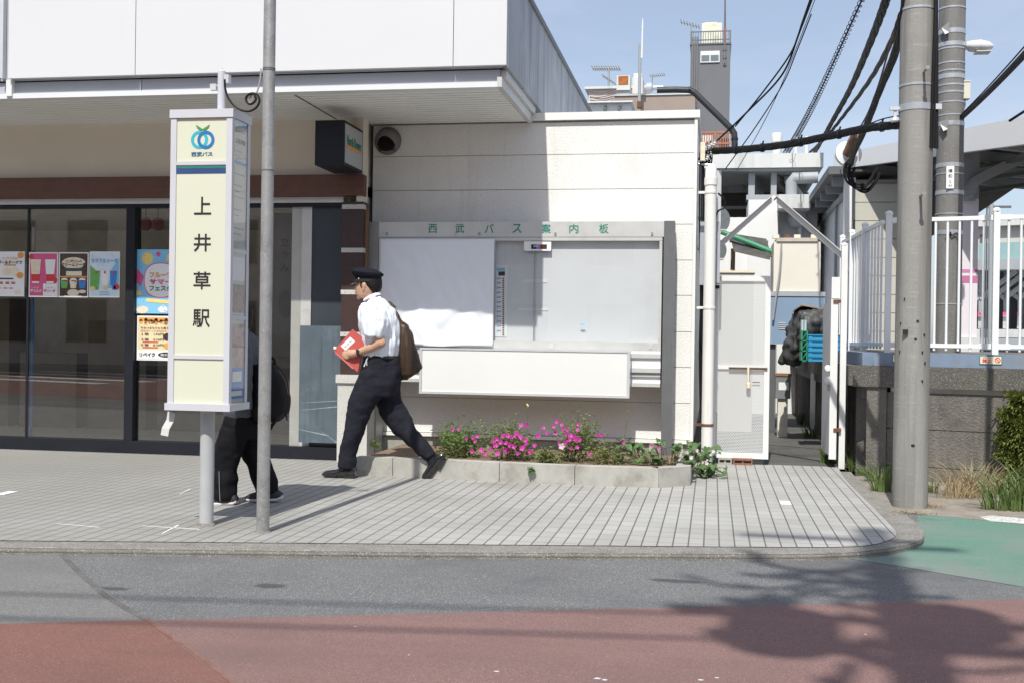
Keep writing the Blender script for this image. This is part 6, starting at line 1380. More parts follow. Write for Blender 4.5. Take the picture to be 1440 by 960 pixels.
for px in (1378, 1394, 1413, 1433, 1455):
    cfar = fbox(px - 2.6, 382, px + 2.6, 466, 33.5, .5, m_ssteel, 'pillar'); fbox(px - 2.8, 440, px + 2.8, 462, 33.4, .02, mat('pale_pillar_wrap', (.5, .48, .5), .6), 'pillar_wrap', cfar); fbox(px - 2.9, 439, px + 2.9, 444, 33.3, .02, m_pink, 'pink_ring', cfar)
    g = MB(); q = D(px, 420, 33.5); g.bar(q, q + V(.9, -.4, .8), .12, .12); g.bar(q, q + V(-.9, .4, .8), .12, .12); g.build('strut', m_ssteel, fs)
fbox(1360, 466, 1600, 474, 31, 3, m_sconc, 'platform_edge'); 
for i, (px, top, w, lab) in enumerate(((1394, 262, 3.5, 'slender grey mast standing beyond the platform canopy'), (1388, 285, 2.5, 'short brown signal post beyond the platform canopy'))):
    p0, p1 = D(px, 370, 30), D(px, top if i else 270, 30); t = thing('signal_mast', lab, 'mast', V(p0.x, p0.y, ZP)); MB().tube([V(p0.x, p0.y, ZP), p1], w * (.018 if not i else .008), 10).build('mast', m_ssteel if not i else m_dgrey, t); MB().bar(p1 + V(-.5, 0, -.4), p1 + V(.5, 0, -.4), .06, .06).build('arm', m_dgrey, t)

# ================================================================== DISTANT ROOFTOPS
YW = 45.0
m_tower = mat('slate_grey_render', (.155, .16, .175), .85, v=.05, s=.4, streak=(.12, .125, .135), ks=(1, 1, .2))
tw = thing('grey_tower', 'slim slate-grey stair tower with roof railing in the distance', 'tower', at_y(998, 300, YW))
tx0, tx1 = xy(970.5, 120, YW), xy(1026.5, 120, YW); tz = zy(998, 63, YW)
MB().box(tx0, tx1, YW, YW + 2.4, -.2, tz).build('shaft', m_tower, tw)
MB().box(tx0 - .03, tx1 + .03, YW - .03, YW + 2.43, tz + .002, tz + .06).build('parapet', m_tower, tw)
wx0, wx1, wz0, wz1 = xy(985, 80, YW), xy(1012, 80, YW), zy(998, 88.5, YW), zy(998, 72.5, YW)
g = MB(); wf = g.box(wx0, wx1, YW - .05, YW - .004, wz0, wz1).build('window', m_white, tw)
for a, b in ((.05, .47), (.53, .95)): MB().box(wx0 + (wx1 - wx0) * a, wx0 + (wx1 - wx0) * b, YW - .06, YW - .051, wz0 + .05, wz1 - .16).build('pane', mat('grey_window_pane', (.16, .19, .20), .2), wf)
g = MB(); zr = zy(998, 44, YW)
for x in [tx0 + (tx1 - tx0) * i / 16 for i in range(17)]: g.box(x - .012, x + .012, YW + .05, YW + .075, tz + .06, zr)
for z in (zr, tz + .2): g.box(tx0, tx1, YW + .045, YW + .08, z - .02, z + .02)
for x in (tx0 + .02, tx1 - .02): g.box(x - .03, x + .03, YW + .03, YW + .09, tz + .06, zr + .03)
g.build('railing', m_dgrey, tw)
g = MB()
for px in (974, 977, 980): g.box(xy(px, 100, YW) - .03, xy(px, 100, YW) + .03, YW - .08, YW - .01, 6, tz + .3)
g.build('pipe', m_dgrey, tw); g = MB()
for py in (67, 78, 89): q = at_y(1019, py, YW - .1); g.box(q.x - .07, q.x + .07, YW - .09, YW - .06, q.z - .015, q.z + .015)
g.box(xy(1019, 70, YW) - .02, xy(1019, 70, YW) + .02, YW - .1, YW - .06, zy(1019, 90, YW), tz); g.build('bracket', m_dgrey, tw)
x0, x1 = xy(987, 45, YW + 1), xy(1015, 45, YW + 1); t = thing('rooftop_tank', 'cream cubic water tank on top of the grey tower', 'tank', ((x0 + x1) / 2, YW + 1, tz + .06)); MB().box(x0, x1, YW + .8, YW + 1.6, tz + .06, zy(1000, 34.5, YW + 1)).bevel(.04, 2).build('body', mat('cream_tank', (.72, .73, .60), .6, v=.06, s=2, stain=(.5, .5, .36), ss=2), t); MB().box(x0 + .1, x1 - .2, YW + .85, YW + 1.5, zy(1000, 34.3, YW + 1) , zy(1000, 33.2, YW + 1)).build('lid', m_creamink, t)
t = thing('lightning_rod', 'long red and grey lightning rod on the grey tower', 'rod', at_y(1019.5, 62, YW + .4)); a = at_y(1019.5, 62, YW + .4); b = at_y(1019.5, 38, YW + .4); c_ = at_y(1019.8, -40, YW + .4); MB().tube([a, b], .05, 8).build('red_base', mat('red_steel', (.36, .12, .09), .6), t); MB().tube([b, c_], [.04, .02], 8).build('rod', m_dgrey, t)
def antenna(name, label, base, top, booms, Y, r=.03):
    a, b = at_y(*base, Y), at_y(*top, Y); t = thing(name, label, 'antenna', a); MB().tube([a, b], r, 8).build('mast', m_ssteel, t); g = MB()
    for (x0, y0, x1, y1, n, ln) in booms:
        p, q = at_y(x0, y0, Y), at_y(x1, y1, Y); g.tube([p, q], r * .7, 6)
        for i in range(n): c = p.lerp(q, i / max(1, n - 1)); g.tube([c + V(-.02, -ln, 0), c + V(.02, ln, 0)], r * .4, 5); g.tube([c + V(0, 0, -ln * .18), c + V(0, 0, ln * .18)], r * .4, 5)
    g.build('boom', m_ssteel, t); return t
antenna('tv_antenna', 'small television antenna slanting left of the tower tank', (972, 62), (972, 33), [(958, 31, 983, 38, 7, .35)], YW + .3, .03)
antenna('tv_antenna', 'wide television antenna over the pale pink rooftop', (856, 122), (856, 97), [(834, 96.5, 871, 96.5, 12, .3), (848, 107, 865, 118, 8, .2)], 29.5, .025)
antenna('tv_antenna', 'faint small antenna above the brown wall', (917, 118), (917, 106), [(915, 107, 934, 105, 8, .2)], 30, .018)
t = antenna('radio_antenna', 'tall white radio antenna mast above the brown parapet', (899, 152), (900, 62), [], 25.5, .035); g = MB(); g.tube([at_y(902.5, 82, 25.4), at_y(903.5, 40, 25.4)], [.026, .018], 8); g.tube([at_y(903.6, 40, 25.4), at_y(903.8, 26, 25.4)], [.02, .008], 6); g.build('whip', m_white, t); g = MB(); q = at_y(899, 147, 25.4); g.box(q.x - .05, q.x + .05, 25.4, 25.55, q.z - .07, q.z + .07); g.build('clamp', m_rust, t)
pk = thing('pink_house', 'pale pink low house behind the white wall', 'building', at_y(862, 200, 29)); x0, x1 = xy(828, 140, 29), xy(905, 140, 29); MB().box(x0, x1, 29, 34, 0, zy(860, 126, 29)).build('wall', mat('pale_pink_render', (.62, .51, .48), .85, v=.04), pk); MB().box(x0 - .1, x1 + .1, 28.9, 34.1, zy(860, 126, 29) + .003, zy(860, 122.5, 29)).build('roof_edge', m_sconc, pk)
g = MB()
for i in range(3): g.tube(curve_pts([at_y(x, y + i * 3, 28.9) for x, y in ((829, 128 + i * 2), (845, 131), (866, 126))], 6), .012, 5)
g.build('wire', m_dgrey, pk)
bw_ = thing('brown_parapet_building', 'building with a streaked brown parapet behind the white wall', 'building', at_y(920, 250, 26)); x0, x1 = xy(864, 145, 26), xy(977.5, 145, 26)
MB().box(x0, x1, 26, 33, 0, zy(920, 134.5, 26)).build('wall', mat('brown_grey_render', (.30, .245, .21), .85, v=.06, s=2, streak=(.40, .36, .33), kr=(.55, .75), ks=(3, 3, .25)), bw_); MB().box(x0, x1 + .03, 25.97, 33.03, zy(920, 134.5, 26) + .002, zy(920, 133, 26)).build('coping', m_sconc, bw_)
wsd = thing('white_shed_roof', 'white ribbed metal shed roof edge above the white wall', 'roof', at_y(855, 160, 20)); x0, x1 = xy(829, 150, 20), xy(886, 150, 20); MB().box(x0, x1, 20, 22, 2.5, zy(855, 146, 20)).build('sheet', m_white, wsd)
g = MB()
for px in (850, 870): g.bar(at_y(px, 155, 19.97), at_y(px + 2, 149, 19.97), .04, .04)
g.build('rib', m_dgrey, wsd); g = MB(); g.box(x0 - .05, x1 + .05, 19.9, 22.1, zy(855, 146, 20) + .002, zy(855, 144, 20)); g.build('ridge', m_white, wsd)
ex = thing('exhaust_hood', 'rust-stained square exhaust hood on the far rooftop', 'exhaust', at_y(877, 135, 27)); c0, c1_ = at_y(867, 127, 27), at_y(886, 106, 27)
MB().box(c0.x, c1_.x, 27, 27.4, c0.z, c1_.z).bevel(.02).build('hood', mat('pale_hood_paint', (.58, .58, .53), .6), ex); MB().box(c0.x + .04, c1_.x - .04, 26.985, 26.998, c0.z + .13, c1_.z - .02).build('rusted_face', mat('orange_rust', (.34, .12, .035), .9, v=.5, s=8, stain=(.14, .035, .02), ss=5), ex); MB().box(c0.x, c1_.x, 27.05, 27.35, c0.z - .14, c0.z - .003).build('base', m_ssteel, ex)
ac = thing('rooftop_unit', 'white humped ventilation unit beside the rusty hood', 'ventilator', at_y(896, 135, 27.5)); a, b = at_y(889, 132, 27.5), at_y(904, 103, 27.5)
MB().box(a.x, b.x, 27.5, 28.1, a.z, b.z - .1).bevel(.03).build('case', m_sconc, ac); MB().box(a.x + .03, b.x - .03, 27.52, 28.0, b.z - .098, b.z).bevel(.03).build('cowl', m_white, ac); q = at_y(914, 124, 27.4); g = MB(); g.lathe(q + V(-.08, 0, 0), [(.12, 0), (.125, .02), (.125, .12), (.10, .14), (.06, .15), (.06, .4)], 18, axis=(1, 0, 0)); g.build('fan', m_galvp, ac, True)
du = thing('black_duct', 'long black exhaust duct bending down past the grey tower', 'duct', at_y(980, 205, 24.5)); dpth = [at_y(x, y, 24.6) for x, y in ((924, 127), (950, 126.5), (970, 127), (977, 131), (1028, 181), (1032.5, 188), (1033, 196), (1033, 212))]
MB().tube(dpth, .068, 16).build('pipe', mat('black_duct_paint', (.022, .024, .028), .5, v=.15), du, True); g = MB()
for i in (2, 4, 6): p, q = dpth[i], dpth[i - 1]; d = (q - p).normalized(); g.lathe(p - d * .03, [(.07, 0), (.076, .005), (.076, .05), (.07, .055)], 16, axis=d)
g.build('joint_ring', m_navy, du, True)
br = thing('balcony', 'small balcony with orange rusted railing beside the wall corner', 'balcony', at_y(1005, 215, 28)); a, b = at_y(984, 208, 28), at_y(1027, 186, 28); mo = mat('orange_rusted_steel', (.36, .16, .10), .7, v=.2, s=9)
g = MB()
for i in range(14): x = a.x + (b.x - a.x) * i / 13; g.box(x - .012, x + .012, 28, 28.03, a.z, b.z)
for z in (b.z, a.z + .1): g.box(a.x, b.x, 27.99, 28.04, z - .025, z + .025)
g.box((a.x + b.x) / 2 - .03, (a.x + b.x) / 2 + .03, 27.98, 28.04, a.z, b.z); g.build('railing', mo, br)
MB().box(a.x - 1, b.x, 28, 31, 0, a.z - .02).build('building_block', m_tower, br); MB().box(a.x, a.x + .3, 28.3, 28.6, a.z - .02, a.z + .35).build('unit', m_swall, br); MB().box(b.x - .25, b.x - .02, 28.3, 28.8, a.z - .02, b.z - .1).build('wooden_box', m_browntile, br)

# ================================================================== UTILITY POLES AND CABLES
def pole_mat():
    m = mat('spun_concrete', (.275, .268, .253), .85, v=.10, s=3, streak=(.165, .158, .145), kr=(.42, .64), ks=(8, 8, .35), stain=(.31, .30, .285), sr=(.56, .78), ss=2.4, fleck=(.20, .19, .175), fs=120, fr=(.6, .68), bump=.25, bs=120)
    nt = m.node_tree; b = nt.nodes['Principled BSDF']; src = b.inputs['Base Color'].links[0].from_socket
    g_ = nd(nt, 'ShaderNodeNewGeometry').outputs['Position']
    craz = rampn(nt, noisen(nt, mapn(nt, g_, (5, 5, 62)), 1.0, 4, .6), .57, .66)          # fine level crazing on one flank
    flank = rampn(nt, noisen(nt, mapn(nt, g_, (6, 6, .25), (3, 1, 0)), 1.0, 3), .46, .58)
    nt.links.new(mixn(nt, mathn(nt, 'MULTIPLY', mathn(nt, 'MULTIPLY', craz, flank), .55), src, (.37, .36, .335, 1)), b.inputs['Base Color']); return m
m_pole = pole_mat(); m_strap = mat('stainless_strap', (.52, .54, .56), .4, metal=.6, v=.1, s=20)
q = at_z(1279.5, 704); up = thing('utility_pole', 'thick concrete utility pole standing in the verge at the pavement end', 'utility pole', (q.x, q.y, -.05))
def rad(z): return .1265 - .0017 * z
MB().tube([(q.x, q.y, -.08), (q.x, q.y, 3), (q.x, q.y, 9.5)], [rad(0), rad(3), rad(9.5)], 32).build('shaft', m_pole, up, True)
def band(par, c, z, r, h, m, nm='band'): g = MB(); g.lathe((c.x, c.y, z - h / 2), [(r, 0), (r + .004, .001), (r + .004, h - .001), (r, h)], 32); return g.build(nm, m, par, True)
for py, h in ((15, .018), (122, .018), (153, .05)): z = zy(1290, py, q.y); band(up, q, z, rad(z), h, m_strap)
z = zy(1290, 153, q.y); g = MB(); g.box(q.x - .19, q.x - .12, q.y - .03, q.y + .0, z - .012, z + .012); MB().box(q.x + .10, q.x + .17, q.y - .07, q.y - .04, z - .02, z + .02).build('strap_clip', m_alub, up); g.box(q.x - .16, q.x - .14, q.y - .02, q.y, z - .09, z + .012); g.lathe((q.x - .15, q.y - .01, z - .10), [(.03, 0), (.035, .01), (.03, .03)], 12); g.build('cable_bracket', m_alub, up)
for px, py in ((1299, 102), (1294, 276)):
    b_ = at_y(px, py, q.y - .11); g = MB(); g.tube([b_, b_ + V(-.0, -.14, .0)], .010, 8); g.tube([b_ + V(0, -.14, 0), b_ + V(0, -.155, 0)], .016, 10); g.build('step_bolt', m_mgrey, up, True)
g = MB()
for px, py in ((1271, 421), (1288, 452), (1266, 455), (1297, 471), (1285, 477), (1265, 494), (1294, 495), (1298, 510), (1294, 535)):
    c_ = at_y(px, py, q.y - .05); d = V(c_.x - q.x, 0, 0); r_ = rad(c_.z); dy = math.sqrt(max(1e-4, r_ * r_ - d.x * d.x)); g.obox((c_.x, q.y - dy, c_.z), (.009, -.009 * d.x / dy * -1 * -1, 0), (0, .002, 0), (0, 0, .009))
g.build('tape_scrap', m_black, up); c_ = at_y(1273, 467, q.y - .12); g = MB(); g.obox((c_.x, q.y - .1245, c_.z), (.019, 0, 0), (0, .003, 0), (0, 0, .019)); g.build('tape_patch', m_black, up)
c_ = at_y(1284, 626, q.y - .12); g = MB(); g.lathe((c_.x, q.y - .120, c_.z), [(.014, 0), (.016, .004), (.010, .006)], 14, axis=(0, -1, 0)); g.build('earth_hole', m_black, up, True)
g = MB(); cr = [(q.x + .10 + .012 * k, q.y - .085 + .02 * k, 0) for k in range(4)]
for k in range(4): g.tube(curve_pts([V(cr[k][0], cr[k][1], zz_) + V(.012 * math.sin(zz_ * 2 + k), 0, 0) for zz_ in (2.6, 3.1, 3.6, 4.2, 5)], 5), .011, 7)
g.build('riser_cable', m_cable, up, True)
# second pole
q2 = D(1331.5, 493, 12.1); z20 = ZP; q2.z = ZP
up2 = thing('utility_pole', 'darker banded utility pole on the platform behind the white fence', 'utility pole', (q2.x, q2.y, ZP))
m_pole2 = mat('dark_spun_concrete', (.19, .184, .176), .85, v=.12, s=3, streak=(.125, .12, .113), kr=(.45, .68), ks=(7, 7, .4), fleck=(.30, .285, .26), fs=90, fr=(.61, .7), bump=.3)
def rad2(z): return .142 - .0016 * z
MB().tube([(q2.x, q2.y, ZP - .02), (q2.x, q2.y, 5), (q2.x, q2.y, 10)], [rad2(1), rad2(5), rad2(10)], 30).build('shaft', m_pole2, up2, True)
for py, h in ((14, .018), (47, .05), (65, .045), (71, .016), (91, .016), (102, .016), (110, .05), (122, .02), (132, .02), (146, .016), (164, .016), (176, .05), (234, .045), (246, .014), (272, .045), (302, .014), (328, .045), (428, .014)):
    z = zy(1332, py, q2.y); band(up2, q2, z, rad2(z), h, m_strap)
a, b = zy(1336, 268, q2.y), zy(1336, 237, q2.y); x0, x1 = xy(1330.5, 250, q2.y - .15), xy(1341.5, 250, q2.y - .15); pt_ = MB().box(x0, x1, q2.y - .158, q2.y - .150, a, b).build('number_plate', m_paper, up2)
for i, s in enumerate('横和１'): text(s, ((x0 + x1) / 2, q2.y - .160, b - .05 - i * .055), .04 if i < 2 else .03, m_black, up2, depth=.001)
text('41', ((x0 + x1) / 2, q2.y - .160, a + .03), .025, m_black, up2, depth=.001)
for py in (44, 178): z = zy(1320, py, q2.y); MB().prism([(q2.x - .13, q2.y - .1, z), (q2.x - .06, q2.y - .14, z + .05), (q2.x - .06, q2.y - .14, z - .06), (q2.x - .1, q2.y - .14, z - .08)], (0, -.03, 0)).build('hook', m_mgrey, up2)
g = MB()
for py in (331,): z = zy(1332, py, q2.y); g.tube(curve_pts([V(q2.x + dx, q2.y - .16, z + dz2) for dx, dz2 in ((-.06, -.01), (-.02, .02), (.0, -.02), (.04, .01), (.06, -.01))], 4), .008, 6)
g.build('tie_wire', m_black, up2, True)
# street lamp on it
a = at_y(1349, 68, q2.y); lampo = thing('street_lamp', 'white street lamp head reaching out from the darker utility pole', 'street lamp', at_y(1376, 72, q2.y))
g = MB(); g.tube(curve_pts([at_y(x, y, q2.y) for x, y in ((1349, 68), (1356, 66), (1362, 64))], 4), .028, 10); g.box(a.x - .02, a.x + .03, q2.y - .05, q2.y + .05, a.z - .08, a.z + .05); g.build('arm', m_white, lampo, True)
rings = prings([((1357, 68), (1358, 60)), ((1364, 72), (1365, 58.5)), ((1376, 73), (1377, 57.5)), ((1388, 73), (1389, 60)), ((1395, 69), (1396, 64))], q2.y, [.05, .09, .11, .10, .05], 14, sq=.7); g = MB(); g.loft(rings); g.build('head', m_white, lampo, True)
g = MB(); p, q_ = at_y(1371, 73.4, q2.y), at_y(1392, 73, q2.y); g.obox((p + q_) / 2 + V(0, 0, -.006), (q_ - p) / 2, (0, .08, 0), (0, 0, .006)); g.build('lens', mat('lamp_lens', (.55, .56, .54), .15), lampo)
p = at_y(1356, 128, q2.y); bx = thing('pole_box', 'cream control box strapped to the darker utility pole', 'box', (p.x, q2.y, zy(1356, 141, q2.y))); MB().box(xy(1350, 128, q2.y), xy(1362.5, 128, q2.y), q2.y - .07, q2.y + .05, zy(1356, 140.5, q2.y), zy(1356, 115, q2.y)).bevel(.008).build('case', mat('cream_box_paint', (.64, .62, .52), .5, v=.03), bx); MB().tube(curve_pts([at_y(x, y, q2.y) for x, y in ((1355, 141), (1355, 150), (1350, 158), (1347, 166))], 4), .02, 8).build('conduit', m_gcable, bx, True); MB().box(xy(1351, 118, q2.y), xy(1362, 118, q2.y), q2.y - .073, q2.y - .0705, zy(1356, 118, q2.y), zy(1356, 116.5, q2.y)).build('lid_seam', m_mgrey, bx)
def cable(name, label, pts, r, cat='cable', group=None, twist=0, m=None, strands=0):
    cp_ = curve_pts(pts, 14); g = MB()
    if strands:
        for s in range(strands):
            ph = 2 * math.pi * s / strands; g.tube([p + V(r * .38 * math.cos(ph + i * twist * .35), 0, r * .38 * math.sin(ph + i * twist * .35)) for i, p in enumerate(cp_)], r * .6, 7)
    else: g.tube(cp_, r, 8)
    return tag(g.build(name, m or m_cable, None, True), label, cat, group)
def sag(a, b, s): m_ = a.lerp(b, .5); m_.z -= s; q1, q3 = a.lerp(b, .25), a.lerp(b, .75); q1.z -= s * .75; q3.z -= s * .75; return [a, q1, m_, q3, b]
c1 = cable('cable_bundle', 'thick black cable bundle from the big pole to the wall corner', [at_y(1268, 176, 8.8), at_y(1225, 180, 9.1), at_y(1170, 191, 9.5), at_y(1110, 203, 9.95), at_y(1050, 210, 10.4), at_y(1001, 213, 10.8)], .034, twist=.9, strands=5)
for px, py, Y in ((1240, 178.5, 9.0), (1180, 189, 9.42), (1126, 200, 9.83), (1072, 208, 10.23), (1035, 211, 10.52)): c_ = at_y(px, py, Y); g = MB(); g.lathe(c_, [(.03, -.015), (.04, -.012), (.04, .012), (.03, .015)], 10, axis=(1, -.6, 0)); g.tube([c_ + V(0, 0, .03), c_ + V(.01, 0, .06)], .008, 6); g.build('cable_tie', m_navy, c1)
cable('messenger_wire', 'thin wire clipped just above the thick black bundle', [at_y(1266, 163, 8.8), at_y(1240, 168, 9.0), at_y(1200, 183, 9.3), at_y(1150, 193, 9.65)], .005)
cable('cable_bundle', 'heavy wrapped cable rising from behind the concrete roof to the upper right', [at_y(1252, -20, 9.0), at_y(1243, 10, 9.6), at_y(1222, 65, 11.5), at_y(1196, 125, 14.5), at_y(1170, 172, 18), at_y(1143, 220, 22)], .038, twist=1.3, strands=4)
cable('cable_bundle', 'medium twisted cable running beside the heavy wrapped one', [at_y(1268, 20, 8.8), at_y(1252, 62, 10), at_y(1222, 115, 13), at_y(1185, 165, 17), at_y(1160, 195, 20), at_y(1133, 220, 23)], .027, twist=1.4, strands=3)
cable('cable_bundle', 'black cable bundle dropping from the big pole to the canopy corner', [at_y(1276, -20, 8.75), at_y(1268, 40, 8.9), at_y(1255, 85, 9.6), at_y(1236, 130, 10.6), at_y(1219, 175, 11.8), at_y(1201, 215, 13.2), at_y(1196, 232, 14.0)], .034, twist=.5, strands=5)
cable('thin_wire', 'thin rust-brown wire beside the dropping black bundle', [at_y(1272, 0, 8.8), at_y(1253, 60, 9.6), at_y(1232, 130, 11), at_y(1212, 175, 12.5), at_y(1183, 214, 15)], .008, m=mat('brown_wire', (.16, .09, .06), .7))
cl_ = [at_y(x, y, 14.0) for x, y in ((1196, 228), (1193, 240), (1197, 255), (1207, 262), (1220, 262), (1230, 252), (1237, 240), (1233, 250), (1222, 264), (1212, 266), (1202, 258), (1198, 240), (1203, 232))]
g = MB(); 
for k in range(3): g.tube(curve_pts([p + V(.03 * k - .05, .03 * (k % 3), .035 * math.sin(k * 2)) for p in cl_], 8), .013, 7)
tag(g.build('cable_coil', m_cable, None, True), 'coiled slack of black cable hanging at the canopy corner', 'cable')
g = MB(); g.tube([at_y(1206, 190, 13.9), at_y(1200, 203, 14.0), at_y(1190, 218, 14.1)], [.07, .08, .05], 10); tag(g.build('splice_sleeve', mat('orange_brown_sleeve', (.22, .13, .08), .7, v=.4, s=14), None, True), 'flaking orange-brown splice sleeve on the black cables', 'sleeve')
c_ = at_y(1192, 218, 14.3); g = MB(); g.lathe(c_ , [(.16, 0), (.16, .05), (.05, .08)], 20, axis=(.2, -1, .2)); g.lathe(c_ + V(.0, .0, -.0), [(.09, .08), (.09, .12), (.02, .14)], 14, axis=(.2, -1, .2)); tag(g.build('round_insulator', m_white, None, True), 'white round insulator at the canopy corner under the cables', 'insulator')
# spiral-hung wire
a, b = at_y(1222, -22, 9.5), at_y(1105, 216, 22); L = [a.lerp(b, t / 160) - V(0, 0, .10 * math.sin(math.pi * t / 160)) for t in range(161)]; g = MB(); g.tube(L, .009, 6); n = 1100
sp = []
for i in range(n):
    f = i / (n - 1) * 159.99; k = int(f); p = L[k].lerp(L[k + 1], f - k); sp.append(p + V((.022 + .035 * f / 160) * math.cos(i * .42), .02 * math.sin(i * .42), (.022 + .035 * f / 160) * math.sin(i * .42)))
g.tube(sp, .004, 4); tag(g.build('spiral_wire', m_cable, None, True), 'overhead wire wound in a wire spiral crossing the sky', 'cable')
for k, (p0, p1, p2, r, lab) in enumerate((((1149, -20), (1100, 105), (1000, 206), .008, 'upper black wire of the thin group right of the tower'), ((1146, -20), (1112, 75), (1034, 178), .007, 'thin wire crossing the upper one right of the tower'), ((1141, 20), (1100, 120), (1020, 238), .005, 'looped thin wire dropping past the flat concrete roof'), ((1146, 0), (1090, 140), (1036, 240), .003, 'faintest hair-thin wire of the group beside the tower'))):
    cable('thin_wire', lab, [at_y(*p0, 9.2), at_y((p0[0] * .5 + p1[0] * .5), (p0[1] * .48 + p1[1] * .52), 9.4), at_y(*p1, 9.8), at_y(p1[0] * .5 + p2[0] * .5, p1[1] * .47 + p2[1] * .53, 10.3), at_y(*p2, 10.9)], r)
cable('service_cable', 'stout black cable rising to the right from the darker pole', sag(D(1352, 166, 12.1), D(1480, 34, 7.5), .02), .026)
cable('thin_wire', 'thin wire above the stout cable right of the darker pole', sag(D(1348, 165, 12.1), D(1480, 20, 7.5), .02), .006)
cable('thin_wire', 'short black wire at the right edge above the canopy', [D(1420, 170, 11.5), D(1445, 154, 11.0), D(1480, 132, 10)], .014)

# ================================================================== VERGE PLANTS
m_gr = leaf_mat('grass_blade', (.07, .13, .03), (.15, .20, .06), tr=.2, s=9); m_dry = leaf_mat('dry_grass', (.30, .22, .12), (.42, .33, .20), r=.7, tr=.15, s=30)
def tuft(name, label, c, n, h, spread, m, lean=.5, w=.008, group=None):
    t = thing(name, label, 'grass', c, group); g = MB()
    for i in range(n):
        a = rnd.uniform(0, 2 * math.pi); r = spread * math.sqrt(rnd.random()); b = Vector(c) + V(r * math.cos(a), r * math.sin(a) * .5, 0); d = V(math.cos(a + rnd.uniform(-1, 1)), math.sin(a) * .6, 0); hh_ = h * rnd.uniform(.45, 1.1); ln = hh_ * lean * rnd.uniform(.2, 1.4); s_ = V(-d.y, d.x, 0) if rnd.random() < .5 else V(1, 0, 0); s_ = s_.normalized(); pv = None
        for k in range(6):
            u = k / 5; p = b + V(0, 0, hh_ * (u - .25 * u * u * (lean > .4))) + d * (ln * u * u); ww = w * (1 - u) ** .6 * .5 + .0004; cur = (g.b.verts.new(p - s_ * ww), g.b.verts.new(p + s_ * ww))
            if pv: g.b.faces.new((pv[0], pv[1], cur[1], cur[0]))
            pv = cur
    g.build('blade', m, t); return t
def G(px, py, z=-.037): return at_z(px, py, z)
tuft('grass_tuft', 'tall green grass between the kerb and the left of the big pole', G(1240, 690), 60, .30, .10, m_gr, .5, .010)
tuft('grass_tuft', 'dark green grass against the retaining wall corner', G(1232, 676), 50, .26, .10, m_gr, .5, .009)
tuft('grass_tuft', 'grass growing at the foot of the white gate post', G(1200, 662), 40, .28, .07, m_gr, .5, .009)
tuft('grass_tuft', 'little grass clump at the pavement corner by the alley', G(1212, 668), 26, .12, .06, m_gr, .8, .008)
tuft('grass_tuft', 'small grass sprig right of the big pole foot', G(1312, 692), 26, .18, .05, m_gr, .6, .009)
tuft('dry_grass', 'bleached dry grass heap against the retaining wall', G(1365, 697), 240, .36, .20, m_dry, .75, .006)
tuft('dry_grass', 'thin dry straw left of the bleached heap', G(1345, 700), 90, .24, .16, m_dry, 1.0, .005)
tuft('dry_grass', 'flattened straw at the foot of the big pole', G(1300, 712), 90, .06, .14, m_dry, 2.2, .005)
tuft('grass_tuft', 'long arching green grass in front of the green hedge', G(1412, 716), 90, .42, .16, m_gr, .8, .011)
tuft('grass_tuft', 'green grass at the far right edge of the verge', G(1445, 716), 90, .50, .18, m_gr, .7, .011)
for k, (px, py, lab) in enumerate(((1140, 614, 'green weed beside the ribbed wall in the alley'), (1127, 596, 'thin weed deeper in the alley against the ribbed wall'), (1166, 650, 'weed at the foot of the edge-on gate leaf'))): tuft('weed', lab, (min(1.3, G(px, py, 0).x), G(px, py, 0).y, -.004), 40, .22 if k != 1 else .3, .08, m_gr, .5, .012)
t = tuft('dry_grass', 'dry straw strewn along the kerb behind the big pole shadow', G(1285, 722, -.005), 70, .04, .16, m_dry, 2.5, .005)
hd_ = thing('hedge', 'spiky yellow-green conifer hedge at the right end of the retaining wall', 'hedge', G(1450, 712)); g = MB(); s = MB()
m_hg = leaf_mat('conifer_spray', (.085, .125, .02), (.20, .22, .05), r=.6, tr=.2, s=22)
for i in range(15000):
    px, py = rnd.uniform(1402, 1500), rnd.uniform(552, 708); edge = 1406 + 30 * noise.noise(V(py * .028, 3, 1)) + 10 * noise.noise(V(py * .09, 8, 1)) + (14 if py < 575 else 0)
    if px < edge: continue
    dep = 9.52 + .22 * rnd.random() ** 2 + (.22 * rnd.random() if i > 9000 else 0) - .30 * min(1, (px - 1400) / 60) - .30 * (py - 556) / 150 + .10 * noise.noise(V(px * .05, py * .05, 0))
    p = D(px, py, dep); leaf(g, p, V(rnd.uniform(-.8, .6), -rnd.uniform(.2, 1), rnd.uniform(-.5, .7)), V(rnd.uniform(-.4, .4), 0, 1), rnd.uniform(.045, .09), rnd.uniform(.011, .019), .15)
for i in range(40): a = G(rnd.uniform(1420, 1500), 690); s.tube([a + V(0, .25, 0), a + V(rnd.uniform(-.1, .1), .3, rnd.uniform(.4, .7))], [.006, .003], 5)
g.build('foliage', m_hg, hd_); s.build('stem', mat('brown_stem', (.12, .08, .05), .9), hd_)


